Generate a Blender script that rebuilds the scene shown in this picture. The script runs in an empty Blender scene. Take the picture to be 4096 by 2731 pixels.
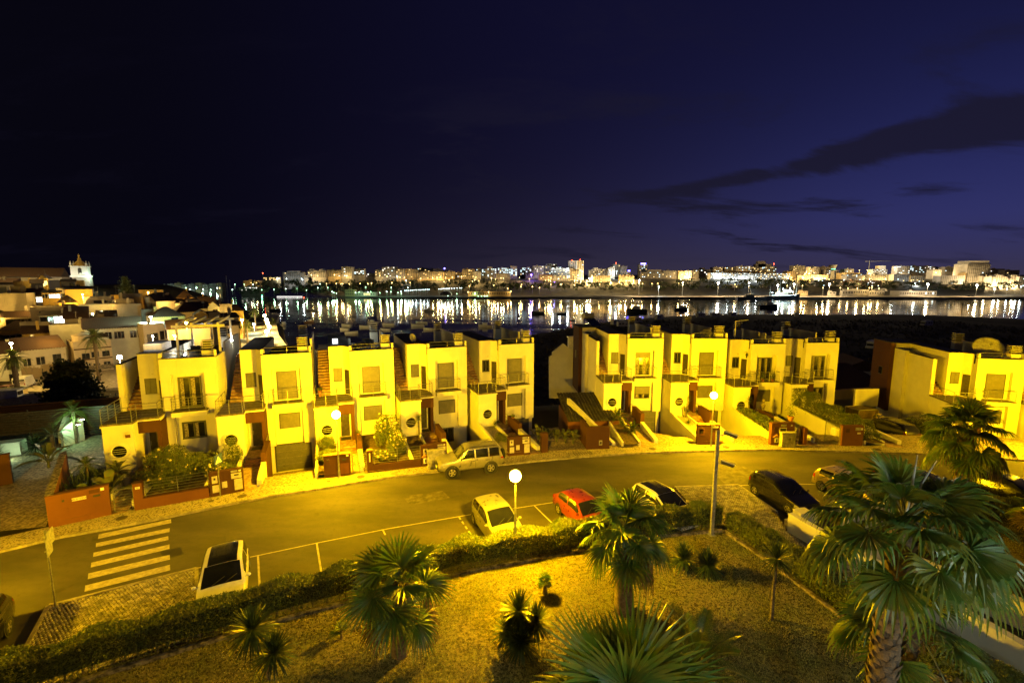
import bpy, bmesh, math, random
import numpy as np
from mathutils import Vector, Matrix
random.seed(7); np.random.seed(7)
R = math.radians
sc = bpy.context.scene
COL = sc.collection

# ---------------------------------------------------------------- camera, sky, exposure
cam_d = bpy.data.cameras.new('camera'); cam = bpy.data.objects.new('camera', cam_d); COL.objects.link(cam)
CAM_H = 13.0; PITCH = R(7.57); FPX = 1820.0
cam.location = (0, 0, CAM_H); cam.rotation_euler = (math.pi / 2 - PITCH, 0, 0)
cam_d.sensor_width = 36.0; cam_d.lens = 36.0 * FPX / 4096; cam_d.clip_start = 0.1; cam_d.clip_end = 9000
sc.camera = cam
sc.view_settings.view_transform = 'Standard'; sc.view_settings.look = 'None'
sc.view_settings.exposure = 0.0; sc.view_settings.gamma = 1.0; sc.view_settings.use_curve_mapping = False
sc.render.engine = 'CYCLES'
try:
    sc.cycles.use_denoising = True
    sc.cycles.use_light_tree = True
    sc.cycles.sample_clamp_indirect = 4.0
    sc.cycles.max_bounces = 5; sc.cycles.diffuse_bounces = 2; sc.cycles.glossy_bounces = 3
    sc.cycles.transparent_max_bounces = 6
except Exception:
    pass

W = bpy.data.worlds.new('World'); sc.world = W; W.use_nodes = True

class NT:
    """small helper to write node trees as expressions"""
    def __init__(s, tree): s.t = tree; s.n = tree.nodes; s.l = tree.links
    def add(s, typ, **kw):
        n = s.n.new(typ)
        for k, v in kw.items(): setattr(n, k, v)
        return n
    def put(s, sock, val):
        if isinstance(val, bpy.types.NodeSocket): s.l.new(val, sock)
        elif isinstance(val, (tuple, list)) and len(val) == 3 and sock.type == 'RGBA': sock.default_value = (*val, 1)
        else: sock.default_value = val
    def m(s, op, a, b=0.0, c=0.0, clamp=False):
        n = s.add('ShaderNodeMath', operation=op, use_clamp=clamp)
        s.put(n.inputs[0], a); s.put(n.inputs[1], b)
        if op in ('MULTIPLY_ADD', 'SMOOTH_MIN', 'COMPARE'): s.put(n.inputs[2], c)
        return n.outputs[0]
    def ramp(s, v, a, b, lo=0.0, hi=1.0):
        n = s.add('ShaderNodeMapRange', interpolation_type='SMOOTHSTEP')
        s.put(n.inputs[0], v); n.inputs[1].default_value = a; n.inputs[2].default_value = b
        n.inputs[3].default_value = lo; n.inputs[4].default_value = hi
        return n.outputs[0]
    def mix(s, f, a, b, mode='MIX'):
        n = s.add('ShaderNodeMix', data_type='RGBA', blend_type=mode)
        s.put(n.inputs[0], f); s.put(n.inputs[6], a); s.put(n.inputs[7], b)
        return n.outputs[2]
    def noise(s, vec, scale, detail=4.0, rough=0.55, dist=0.0):
        n = s.add('ShaderNodeTexNoise')
        if vec is not None: s.l.new(vec, n.inputs['Vector'])
        n.inputs['Scale'].default_value = scale; n.inputs['Detail'].default_value = detail
        n.inputs['Roughness'].default_value = rough; n.inputs['Distortion'].default_value = dist
        return n.outputs[0]
    def mapping(s, vec, scale=(1, 1, 1), rot=(0, 0, 0), loc=(0, 0, 0)):
        n = s.add('ShaderNodeMapping'); s.l.new(vec, n.inputs[0])
        n.inputs['Location'].default_value = loc; n.inputs['Rotation'].default_value = rot; n.inputs['Scale'].default_value = scale
        return n.outputs[0]

def build_sky():
    W.node_tree.nodes.clear(); t = NT(W.node_tree)
    tc = t.add('ShaderNodeTexCoord'); sep = t.add('ShaderNodeSeparateXYZ'); t.l.new(tc.outputs['Generated'], sep.inputs[0])
    x, y, z = sep.outputs
    az = t.m('ARCTAN2', x, y)                       # 0 straight ahead, positive to the right
    base = t.mix(t.ramp(az, -0.8, 0.35), (0.0021, 0.0018, 0.0050), (0.0048, 0.0045, 0.0235))
    # the last blue of dusk low on the right
    d0 = Vector((math.sin(R(47)) * math.cos(R(9)), math.cos(R(47)) * math.cos(R(9)), math.sin(R(9))))
    dp = t.add('ShaderNodeVectorMath', operation='DOT_PRODUCT'); t.l.new(tc.outputs['Generated'], dp.inputs[0]); dp.inputs[1].default_value = d0
    lobe = t.m('MULTIPLY', t.m('POWER', t.m('MAXIMUM', dp.outputs['Value'], 0.0), 9.0), t.m('POWER', 2.718, t.m('MULTIPLY', t.m('MAXIMUM', t.m('SUBTRACT', z, 0.10), 0.0), -6.0)))
    base = t.mix(lobe, base, (0.021, 0.030, 0.172))
    # lights of the town on the low air
    el = t.m('MAXIMUM', z, 0.0)
    glow = t.m('MULTIPLY', t.m('POWER', 2.718, t.m('MULTIPLY', el, -9.0)), t.ramp(az, -0.65, 0.45))
    base = t.mix(t.m('MULTIPLY', glow, 0.9), base, (0.044, 0.034, 0.050))
    # clouds: streaks seen on a flat layer, thicker in one rising band on the right
    den = t.m('ADD', el, 0.16)
    px = t.m('DIVIDE', x, den); py = t.m('DIVIDE', y, den)
    cv = t.add('ShaderNodeCombineXYZ'); t.l.new(px, cv.inputs[0]); t.l.new(py, cv.inputs[1])
    cl = t.noise(t.mapping(cv.outputs[0], (0.55, 1.15, 1), (0, 0, R(-24))), 1.6, 7, 0.60, 0.5)
    line = t.m('MULTIPLY_ADD', t.m('SUBTRACT', az, 0.342), 0.105, 0.180)
    off = t.m('DIVIDE', t.m('SUBTRACT', z, line), t.ramp(az, 0.2, 0.8, 0.012, 0.029))
    band = t.m('MULTIPLY', t.m('POWER', 2.718, t.m('MULTIPLY', t.m('MULTIPLY', off, off), -1.0)), t.ramp(az, 0.12, 0.42))
    mask = t.ramp(t.m('ADD', cl, t.m('MULTIPLY', band, 0.26)), 0.52, 0.68)
    mask = t.m('MULTIPLY', mask, t.m('MULTIPLY', t.ramp(az, -0.55, 0.35, 0.15, 0.90), t.m('MULTIPLY', t.ramp(z, 0.005, 0.06), t.ramp(z, 0.42, 0.24, 0.35, 1.0))))
    base = t.mix(mask, base, (0.0105, 0.0092, 0.023))
    bg = t.add('ShaderNodeBackground'); t.l.new(base, bg.inputs[0]); bg.inputs[1].default_value = 1.0
    out = t.add('ShaderNodeOutputWorld'); t.l.new(bg.outputs[0], out.inputs[0])
build_sky()

# ---------------------------------------------------------------- points on the ground from bearings seen through the lens
_s, _c = math.sin(PITCH), math.cos(PITCH)
def bearing(u, v):
    a = u - 2048.0; b = -(v - 1365.5)
    return (a, b * _s + FPX * _c, b * _c - FPX * _s)
def ground_at(u, v, z=0.0):
    d = bearing(u, v); t = (z - CAM_H) / d[2]
    return Vector((d[0] * t, d[1] * t, z))
def at(u, v, Y):
    d = bearing(u, v); t = Y / d[1]
    return Vector((d[0] * t, Y, CAM_H + d[2] * t))

# ---------------------------------------------------------------- objects
def link(o): COL.objects.link(o); return o
def props(o, label=None, cat=None, group=None, kind=None):
    if label: o['label'] = label
    if cat: o['category'] = cat
    if group: o['group'] = group
    if kind: o['kind'] = kind
    return o
def thing(name, label, cat, loc=(0, 0, 0), rz=0.0, group=None):
    o = bpy.data.objects.new(name, None); link(o); o.empty_display_size = 0.2
    o.location = loc; o.rotation_euler = (0, 0, rz)
    return props(o, label, cat, group)
def copy_tree(o, parent=None):
    c = o.copy(); COL.objects.link(c)
    if parent is not None: c.parent = parent
    for ch in list(o.children): copy_tree(ch, c)
    return c
def put(mesh, name, parent=None, loc=(0, 0, 0), rot=(0, 0, 0), scale=(1, 1, 1)):
    o = bpy.data.objects.new(name, mesh); link(o)
    if parent is not None: o.parent = parent
    o.location = loc; o.rotation_euler = rot; o.scale = scale
    return o

class MB:
    def __init__(s): s.v = []; s.f = []
    def add(s, vs, fs):
        n = len(s.v); s.v.extend([tuple(p) for p in vs]); s.f.extend([tuple(i + n for i in f) for f in fs]); return s
    def box(s, x0, x1, y0, y1, z0, z1, M=None):
        vs = [(x0, y0, z0), (x1, y0, z0), (x1, y1, z0), (x0, y1, z0), (x0, y0, z1), (x1, y0, z1), (x1, y1, z1), (x0, y1, z1)]
        if M is not None: vs = [M @ Vector(p) for p in vs]
        return s.add(vs, [(3, 2, 1, 0), (4, 5, 6, 7), (0, 1, 5, 4), (1, 2, 6, 5), (2, 3, 7, 6), (3, 0, 4, 7)])
    def quad(s, a, b, c, d): return s.add([a, b, c, d], [(0, 1, 2, 3)])
    def tri(s, a, b, c): return s.add([a, b, c], [(0, 1, 2)])
    def prism(s, pts, z0, z1):
        n = len(pts)
        zz0 = z0 if isinstance(z0, (list, tuple)) else [z0] * n; zz1 = z1 if isinstance(z1, (list, tuple)) else [z1] * n
        vs = [(p[0], p[1], zz0[i]) for i, p in enumerate(pts)] + [(p[0], p[1], zz1[i]) for i, p in enumerate(pts)]
        fs = [tuple(range(n - 1, -1, -1)), tuple(range(n, 2 * n))] + [(i, (i + 1) % n, n + (i + 1) % n, n + i) for i in range(n)]
        return s.add(vs, fs)
    def tube(s, p, q, r, n=6, r2=None, caps=True):
        p, q = Vector(p), Vector(q); r2 = r if r2 is None else r2
        d = (q - p); L = d.length
        if L < 1e-6: return s
        d /= L; a = d.orthogonal().normalized(); b = d.cross(a)
        vs = []
        for k in range(n):
            w = a * math.cos(2 * math.pi * k / n) + b * math.sin(2 * math.pi * k / n)
            vs.append(p + w * r)
        for k in range(n):
            w = a * math.cos(2 * math.pi * k / n) + b * math.sin(2 * math.pi * k / n)
            vs.append(q + w * r2)
        fs = [(k, (k + 1) % n, n + (k + 1) % n, n + k) for k in range(n)]
        if caps: fs += [tuple(range(n - 1, -1, -1)), tuple(range(n, 2 * n))]
        return s.add(vs, fs)
    def path(s, pts, r, n=6):
        for i in range(len(pts) - 1):
            ra, rb = (r, r) if not isinstance(r, (list, tuple)) else (r[min(i, len(r) - 1)], r[min(i + 1, len(r) - 1)])
            s.tube(pts[i], pts[i + 1], ra, n, rb)
        return s
    def lathe(s, prof, n=16, c=(0, 0, 0), M=None):
        vs = []; fs = []; m = len(prof)
        for k in range(n):
            a = 2 * math.pi * k / n
            for r, z in prof:
                p = Vector((c[0] + r * math.cos(a), c[1] + r * math.sin(a), c[2] + z))
                vs.append(M @ p if M is not None else p)
        for k in range(n):
            for j in range(m - 1):
                a = k * m + j; b = ((k + 1) % n) * m + j
                fs.append((a, b, b + 1, a + 1))
        return s.add(vs, fs)
    def mesh(s, name, mat, smooth=False):
        me = bpy.data.meshes.new(name); me.from_pydata(s.v, [], s.f)
        if mat is not None: me.materials.append(mat)
        if smooth: me.shade_smooth()
        me.update(); return me
    def build(s, name, mat, parent=None, smooth=False, loc=(0, 0, 0), rot=(0, 0, 0)):
        return put(s.mesh(name, mat, smooth), name, parent, loc, rot)

def smooth_angle(o, deg=40):
    try: o.data.set_sharp_from_angle(angle=R(deg))
    except Exception: pass

def np_mesh(name, verts, faces_n, mat, smooth=False):
    """verts (N,3), faces (M,k) arrays"""
    me = bpy.data.meshes.new(name); N = len(verts); Mf, k = faces_n.shape
    me.vertices.add(N); me.vertices.foreach_set('co', np.asarray(verts, np.float32).ravel())
    me.loops.add(Mf * k); me.loops.foreach_set('vertex_index', faces_n.astype(np.int32).ravel())
    me.polygons.add(Mf); me.polygons.foreach_set('loop_start', np.arange(0, Mf * k, k, dtype=np.int32))
    me.materials.append(mat); me.update(calc_edges=True)
    if smooth: me.shade_smooth()
    return me

_ico = {}
def ico(sub=1):
    if sub not in _ico:
        bm = bmesh.new(); bmesh.ops.create_icosphere(bm, subdivisions=sub, radius=1.0)
        vs = [tuple(v.co) for v in bm.verts]; fs = [tuple(v.index for v in f.verts) for f in bm.faces]; bm.free()
        _ico[sub] = (vs, fs)
    return _ico[sub]
def add_ball(mb, c, r, sub=1, sq=(1, 1, 1), jit=0.0):
    vs, fs = ico(sub)
    mb.add([(c[0] + p[0] * r * sq[0] * (1 + random.uniform(-jit, jit)), c[1] + p[1] * r * sq[1] * (1 + random.uniform(-jit, jit)), c[2] + p[2] * r * sq[2] * (1 + random.uniform(-jit, jit))) for p in vs], fs)
    return mb

# ---------------------------------------------------------------- materials
MAT = {}
def mat(name, col, rough=0.7, var=0.18, scale=6.0, bump=0.0, bscale=40.0, metal=0.0, spec=0.5, col2=None, world=False, coat=0.0, translucent=0.0):
    if name in MAT: return MAT[name]
    m = bpy.data.materials.new(name); m.use_nodes = True; m.node_tree.nodes.clear(); t = NT(m.node_tree)
    if world: vec = t.add('ShaderNodeNewGeometry').outputs['Position']
    else: vec = t.add('ShaderNodeTexCoord').outputs['Object']
    n = t.noise(vec, scale, 6, 0.62)
    c2 = col2 if col2 is not None else tuple(max(0, c * (1 - var * 2.2)) for c in col)
    c = t.mix(t.ramp(n, 0.36, 0.66), c2, tuple(min(1, q * (1 + var * 0.6)) for q in col) if col2 is None else col)
    b = t.add('ShaderNodeBsdfPrincipled'); t.put(b.inputs['Base Color'], c)
    rr = t.m('MULTIPLY_ADD', n, 0.25, rough - 0.12, clamp=True); t.put(b.inputs['Roughness'], rr)
    b.inputs['Metallic'].default_value = metal; b.inputs['Specular IOR Level'].default_value = spec; b.inputs['Coat Weight'].default_value = coat
    b.inputs['Coat Roughness'].default_value = 0.08
    if bump > 0:
        bn = t.add('ShaderNodeBump'); bn.inputs['Strength'].default_value = bump; bn.inputs['Distance'].default_value = 0.02
        t.put(bn.inputs['Height'], t.noise(vec, bscale, 5, 0.6)); t.l.new(bn.outputs[0], b.inputs['Normal'])
    out = t.add('ShaderNodeOutputMaterial')
    if translucent > 0:
        tr = t.add('ShaderNodeBsdfTranslucent'); t.put(tr.inputs[0], c); mx = t.add('ShaderNodeMixShader'); mx.inputs[0].default_value = translucent
        t.l.new(b.outputs[0], mx.inputs[1]); t.l.new(tr.outputs[0], mx.inputs[2]); t.l.new(mx.outputs[0], out.inputs[0])
    else: t.l.new(b.outputs[0], out.inputs[0])
    MAT[name] = m; return m
def emit(name, col, strength, sample=False):
    if name in MAT: return MAT[name]
    m = bpy.data.materials.new(name); m.use_nodes = True; m.node_tree.nodes.clear(); t = NT(m.node_tree)
    e = t.add('ShaderNodeEmission'); e.inputs[0].default_value = (*col, 1); e.inputs[1].default_value = strength
    out = t.add('ShaderNodeOutputMaterial'); t.l.new(e.outputs[0], out.inputs[0])
    if not sample:
        try: m.cycles.emission_sampling = 'NONE'
        except Exception: pass
    MAT[name] = m; return m
def lamp_or_fill(loc, power, col=(1.0, 0.70, 0.10), radius=0.25, parent=None, spot=None, aim=None, spec=1):
    d = bpy.data.lights.new('lamp_or_fill', 'SPOT' if spot else 'POINT'); d.energy = power; d.color = col; d.shadow_soft_size = radius
    if spec != 1: d.specular_factor = spec
    if spot: d.spot_size = R(spot); d.spot_blend = 0.5
    o = bpy.data.objects.new('lamp_or_fill', d); link(o); o.location = loc
    if parent is not None: o.parent = parent
    if aim is not None: o.rotation_euler = Vector(aim).to_track_quat('-Z', 'Y').to_euler()
    return o

SODIUM = (1.0, 0.66, 0.018)
def plaster_mat(name, col, stain=0.5):
    """painted render: faint trowel relief, dirt runs and patchy fading"""
    m = bpy.data.materials.new(name); m.use_nodes = True; m.node_tree.nodes.clear(); t = NT(m.node_tree)
    vec = t.add('ShaderNodeNewGeometry').outputs['Position']
    big = t.noise(vec, 0.9, 5, 0.6); run = t.noise(t.mapping(vec, (3.5, 3.5, 0.25)), 1.5, 5, 0.65); fine = t.noise(vec, 22, 4, 0.6)
    c = t.mix(t.ramp(big, 0.3, 0.7), tuple(q * 0.88 for q in col), col)
    c = t.mix(t.m('MULTIPLY', t.ramp(run, 0.58, 0.80), stain), c, tuple(q * 0.55 for q in col))
    c = t.mix(t.m('MULTIPLY', t.ramp(fine, 0.4, 0.75), 0.10), c, tuple(q * 0.7 for q in col))
    b = t.add('ShaderNodeBsdfPrincipled'); t.put(b.inputs['Base Color'], c); b.inputs['Roughness'].default_value = 0.85; b.inputs['Specular IOR Level'].default_value = 0.25
    bn = t.add('ShaderNodeBump'); bn.inputs['Strength'].default_value = 0.25; bn.inputs['Distance'].default_value = 0.01
    t.put(bn.inputs['Height'], t.noise(vec, 45, 4, 0.6)); t.l.new(bn.outputs[0], b.inputs['Normal'])
    out = t.add('ShaderNodeOutputMaterial'); t.l.new(b.outputs[0], out.inputs[0]); MAT[name] = m; return m
PLASTER = plaster_mat('plaster_white', (0.74, 0.72, 0.60), 0.45)
PLASTER_OLD = plaster_mat('plaster_town', (0.50, 0.43, 0.33), 1.0)
PLASTER_OCHRE = plaster_mat('plaster_ochre', (0.62, 0.42, 0.12), 0.8)
PLASTER_GREY = plaster_mat('plaster_grey', (0.30, 0.26, 0.21), 1.0)
PLASTER_PINK = plaster_mat('plaster_cream', (0.66, 0.54, 0.38), 0.5)
RED = plaster_mat('plaster_rust_red', (0.155, 0.060, 0.025), 0.5)
BROWN = plaster_mat('plaster_brown', (0.080, 0.034, 0.019), 0.5)

def slat_mat(name, col, pitch, axis=2, rough=0.5):
    m = bpy.data.materials.new(name); m.use_nodes = True; m.node_tree.nodes.clear(); t = NT(m.node_tree)
    vec = t.add('ShaderNodeTexCoord').outputs['Object']; sep = t.add('ShaderNodeSeparateXYZ'); t.l.new(vec, sep.inputs[0])
    saw = t.m('FRACT', t.m('DIVIDE', sep.outputs[axis], pitch))
    n = t.noise(vec, 5, 4)
    c = t.mix(t.ramp(n, 0.35, 0.7), tuple(q * 0.8 for q in col), col); c = t.mix(t.ramp(saw, 0.86, 0.98), c, tuple(q * 0.45 for q in col))
    b = t.add('ShaderNodeBsdfPrincipled'); t.put(b.inputs['Base Color'], c); b.inputs['Roughness'].default_value = rough
    bn = t.add('ShaderNodeBump'); bn.inputs['Strength'].default_value = 0.6; bn.inputs['Distance'].default_value = 0.012
    t.put(bn.inputs['Height'], t.m('PINGPONG', saw, 0.5)); t.l.new(bn.outputs[0], b.inputs['Normal'])
    out = t.add('ShaderNodeOutputMaterial'); t.l.new(b.outputs[0], out.inputs[0]); MAT[name] = m; return m
SHUTTER = slat_mat('roller_shutter_slats', (0.165, 0.155, 0.14), 0.055)
GARAGE = slat_mat('garage_door_panels', (0.14, 0.135, 0.125), 0.11)
LOUVRE = slat_mat('window_shutter_louvres', (0.13, 0.125, 0.115), 0.05)
DOOR = mat('dark_door', (0.05, 0.04, 0.032), 0.45, 0.2, 4)
METAL = mat('galvanised_rail', (0.33, 0.33, 0.33), 0.42, 0.15, 12, metal=0.75)
STEEL = mat('painted_steel', (0.40, 0.40, 0.38), 0.5, 0.15, 9, metal=0.3)
FRAME = mat('window_frame_dark', (0.06, 0.06, 0.058), 0.4, 0.1, 6)
WHITE = mat('white_paint', (0.76, 0.75, 0.72), 0.55, 0.08, 5)
GLASS = mat('window_glass', (0.012, 0.013, 0.014), 0.12, 0.2, 1.5, spec=0.9)
CURTAIN = mat('curtain', (0.34, 0.30, 0.24), 0.9, 0.3, 9)
ROOFFELT = mat('roof_felt', (0.055, 0.050, 0.046), 0.9, 0.25, 3, bump=0.3)
TERRA = mat('terracotta_tile', (0.40, 0.19, 0.085), 0.7, 0.25, 3, bump=0.15)
TERRDARK = mat('terrace_tile', (0.17, 0.14, 0.11), 0.75, 0.25, 5, bump=0.1)
PATHTILE = mat('path_tile', (0.42, 0.27, 0.15), 0.75, 0.22, 4, bump=0.2)
POT = mat('clay_pot', (0.40, 0.15, 0.06), 0.75, 0.2, 6)
SOIL = mat('garden_soil', (0.13, 0.085, 0.05), 0.95, 0.3, 5, bump=0.7, bscale=30)
GRAVEL = mat('pale_gravel', (0.52, 0.45, 0.33), 0.9, 0.3, 30, bump=0.9, bscale=60)
LABELPL = mat('cream_panel', (0.60, 0.55, 0.45), 0.55, 0.1, 6)
SLOT = mat('dark_slot', (0.03, 0.028, 0.025), 0.6, 0.1, 6)
RUBBER = mat('tyre_rubber', (0.018, 0.018, 0.018), 0.8, 0.2, 20)
STONE = mat('rough_stone', (0.30, 0.25, 0.18), 0.9, 0.35, 5, bump=0.6, bscale=14)
CONCRETE = mat('concrete', (0.36, 0.34, 0.30), 0.85, 0.2, 4, bump=0.2)
TILEROOF = slat_mat('clay_roof_tiles', (0.115, 0.062, 0.036), 0.36, 0, 0.85)
# ================================================================ ground and street
KERB = [(-34, 14.8), (-29.5, 17.6), (-24.7, 20.42), (-23.16, 21.57), (-21.15, 22.51), (-18.89, 23.71), (-15.32, 25.75), (-12.49, 26.89), (-10.07, 27.98), (-8.1, 28.74), (-5.0, 29.73), (0, 31.06), (4.11, 32.07), (8.4, 32.85), (12.8, 33.35), (19.77, 33.71), (23.07, 33.51), (27.96, 33.2), (30.56, 32.95), (37.23, 31.65), (48, 28.9), (62, 24.5)]
WALLB = [(-34, 16.4), (-29, 19.3), (-24.35, 22.42), (-22.3, 23.85), (-21.36, 24.29), (-16.56, 26.71), (-15.31, 27.26), (-12.36, 28.55), (-10.79, 29.02), (-6.36, 30.47), (0, 32.4), (2.7, 33.0), (5.94, 33.72), (10.02, 34.2), (14.71, 34.74), (20.33, 34.80), (25.93, 34.56), (31.5, 34.03), (38, 32.9), (49, 30.2), (63, 25.9)]
def smooth_line(pts, n=3):
    out = []
    for i in range(len(pts) - 1):
        p0 = Vector(pts[max(0, i - 1)]); p1 = Vector(pts[i]); p2 = Vector(pts[i + 1]); p3 = Vector(pts[min(len(pts) - 1, i + 2)])
        for k in range(n):
            t = k / n
            out.append(0.5 * ((2 * p1) + (p2 - p0) * t + (2 * p0 - 5 * p1 + 4 * p2 - p3) * t * t + (3 * p1 - p0 - 3 * p2 + p3) * t ** 3))
    out.append(Vector(pts[-1])); return out
def resample(pts, step):
    pts = [Vector(p) for p in pts]; out = [pts[0].copy()]; acc = 0.0
    for a, b in zip(pts, pts[1:]):
        L = (b - a).length; d = step - acc
        while d <= L:
            out.append(a.lerp(b, d / L)); d += step
        acc = (acc + L) % step if L + acc >= step else acc + L
    return out

def road_mat():
    m = bpy.data.materials.new('asphalt'); m.use_nodes = True; m.node_tree.nodes.clear(); t = NT(m.node_tree)
    vec = t.add('ShaderNodeNewGeometry').outputs['Position']
    big = t.noise(t.mapping(vec, (0.25, 0.7, 1), (0, 0, R(20))), 0.9, 6, 0.6); fine = t.noise(vec, 70, 3, 0.7); mid = t.noise(vec, 4, 6, 0.65)
    c = t.mix(t.ramp(big, 0.32, 0.68), (0.050, 0.045, 0.039), (0.088, 0.078, 0.066))
    c = t.mix(t.m('MULTIPLY', t.ramp(mid, 0.50, 0.72), 0.75), c, (0.052, 0.047, 0.041))
    c = t.mix(t.m('MULTIPLY', t.ramp(fine, 0.56, 0.72), 0.55), c, (0.20, 0.18, 0.15))
    c = t.mix(t.m('MULTIPLY', t.ramp(fine, 0.44, 0.30), 0.6), c, (0.03, 0.028, 0.026))
    oil = t.noise(t.mapping(vec, (0.9, 0.9, 1), (0, 0, R(20))), 0.8, 4, 0.5); c = t.mix(t.m('MULTIPLY', t.ramp(oil, 0.66, 0.76), 0.6), c, (0.025, 0.023, 0.021))
    b = t.add('ShaderNodeBsdfPrincipled'); t.put(b.inputs['Base Color'], c); b.inputs['Roughness'].default_value = 0.82; b.inputs['Specular IOR Level'].default_value = 0.35
    bn = t.add('ShaderNodeBump'); bn.inputs['Strength'].default_value = 0.5; bn.inputs['Distance'].default_value = 0.01
    t.put(bn.inputs['Height'], fine); t.l.new(bn.outputs[0], b.inputs['Normal'])
    out = t.add('ShaderNodeOutputMaterial'); t.l.new(b.outputs[0], out.inputs[0]); return m
ASPHALT = road_mat()
def paving_mat():
    """small limestone setts, laid in wavy courses"""
    m = bpy.data.materials.new('limestone_setts'); m.use_nodes = True; m.node_tree.nodes.clear(); t = NT(m.node_tree)
    vec = t.add('ShaderNodeNewGeometry').outputs['Position']
    v = t.add('ShaderNodeTexVoronoi', feature='DISTANCE_TO_EDGE'); v.inputs['Scale'].default_value = 8.0; v.inputs['Randomness'].default_value = 0.55; t.l.new(vec, v.inputs['Vector'])
    v2 = t.add('ShaderNodeTexVoronoi', feature='F1'); v2.inputs['Scale'].default_value = 8.0; v2.inputs['Randomness'].default_value = 0.55; t.l.new(vec, v2.inputs['Vector'])
    n = t.noise(vec, 0.8, 5)
    c = t.mix(t.m('MULTIPLY', t.m('FRACT', t.m('MULTIPLY', v2.outputs['Color'], 7.3)), 0.6), (0.46, 0.40, 0.30), (0.30, 0.255, 0.185))
    c = t.mix(t.ramp(n, 0.35, 0.7, 0.0, 0.4), c, (0.26, 0.22, 0.16))
    c = t.mix(t.ramp(v.outputs[0], 0.10, 0.02), c, (0.10, 0.08, 0.055))
    b = t.add('ShaderNodeBsdfPrincipled'); t.put(b.inputs['Base Color'], c); b.inputs['Roughness'].default_value = 0.75
    bn = t.add('ShaderNodeBump'); bn.inputs['Strength'].default_value = 0.9; bn.inputs['Distance'].default_value = 0.02
    t.put(bn.inputs['Height'], t.ramp(v.outputs[0], 0.0, 0.14)); t.l.new(bn.outputs[0], b.inputs['Normal'])
    out = t.add('ShaderNodeOutputMaterial'); t.l.new(b.outputs[0], out.inputs[0]); return m
SETTS = paving_mat()
COBBLE = mat('cobblestone', (0.40, 0.35, 0.25), 0.72, 0.3, 4.0, bump=0.3, bscale=30, world=True)
JOINT = mat('sandy_joint', (0.11, 0.085, 0.05), 0.95, 0.3, 9, world=True)
KERBM = mat('kerb_stone', (0.34, 0.30, 0.23), 0.8, 0.2, 3, bump=0.3, world=True)
PAINT = mat('road_paint', (0.46, 0.41, 0.31), 0.7, 0.3, 5.0, col2=(0.30, 0.26, 0.19), world=True, bump=.4)
IRON = mat('cast_iron', (0.09, 0.065, 0.045), 0.6, 0.3, 20, bump=0.8, bscale=30, world=True)

kl = smooth_line(KERB); wl = smooth_line(WALLB)
# road: one sheet from the far kerb to under the gardens on this side
mb = MB(); mb.add([(p.x, p.y, 0) for p in kl] + [(62, -12, 0), (-34, -12, 0)], [tuple(range(len(kl) + 2))[::-1]])
props(mb.build('road', ASPHALT), kind='structure')
# far pavement with its kerb
def strip(a, b, z, name, m, zb=None):
    s = MB(); n = min(len(a), len(b))
    s.add([(p.x, p.y, z) for p in a[:n]] + [(p.x, p.y, z) for p in b[:n]], [(i, i + 1, n + i + 1, n + i) for i in range(n - 1)])
    return props(s.build(name, m), kind='structure')
def offset_line(l, d):
    out = []
    for i, p in enumerate(l):
        t = (l[min(i + 1, len(l) - 1)] - l[max(i - 1, 0)]).normalized(); out.append(Vector((p.x - t.y * d, p.y + t.x * d)))
    return out
n0 = min(len(kl), len(wl))
ka = resample(kl, 0.8); 
kin = offset_line(kl, 0.14)
def nearest_on(l, p):
    best = None
    for a, b in zip(l, l[1:]):
        ab = b - a; s = max(0, min(1, (p - a).dot(ab) / max(1e-9, ab.dot(ab)))); q = a + ab * s; d = (q - p).length
        if best is None or d < best[0]: best = (d, q)
    return best[1]
inner = [nearest_on(wl, p) for p in kin]
inner = [q + (q - p).normalized() * 0.25 for p, q in zip(kin, inner)]
strip(kin, inner, 0.118, 'pavement', SETTS)
kp = thing('kerb', 'pale stone kerb along the far side of the street', 'kerb'); kp['kind'] = 'structure'; del kp['label']; del kp['category']
ks = resample(kl, 1.0)
for a, b in zip(ks, ks[1:]):
    d = (b - a).normalized(); nrm = Vector((-d.y, d.x)); g = 0.008
    a2 = a + d * g; b2 = b - d * g; s = MB()
    s.prism([(a2.x, a2.y), (b2.x, b2.y), (b2.x + nrm.x * .145, b2.y + nrm.y * .145), (a2.x + nrm.x * .145, a2.y + nrm.y * .145)], -0.02, 0.124 + random.uniform(-.004, .004))
    s.build('kerb_stone', KERBM, kp)

def line_mark(name, a, b, w, z=0.004, parent=None):
    a = Vector(a); b = Vector(b); d = (b - a).normalized(); nn = Vector((-d.y, d.x)) * w / 2; s = MB()
    k = max(1, int((b - a).length / 0.5)); pts = []
    for i in range(k + 1):
        p = a.lerp(b, i / k); j = random.uniform(-.006, .006); pts.append((p + nn * (1 + j * 8), p - nn * (1 - j * 8)))
    for (p1, q1), (p2, q2) in zip(pts, pts[1:]): s.quad((q1.x, q1.y, z), (q2.x, q2.y, z), (p2.x, p2.y, z), (p1.x, p1.y, z))
    return props(s.build(name, PAINT, parent), kind='structure' if parent is None else None)
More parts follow.
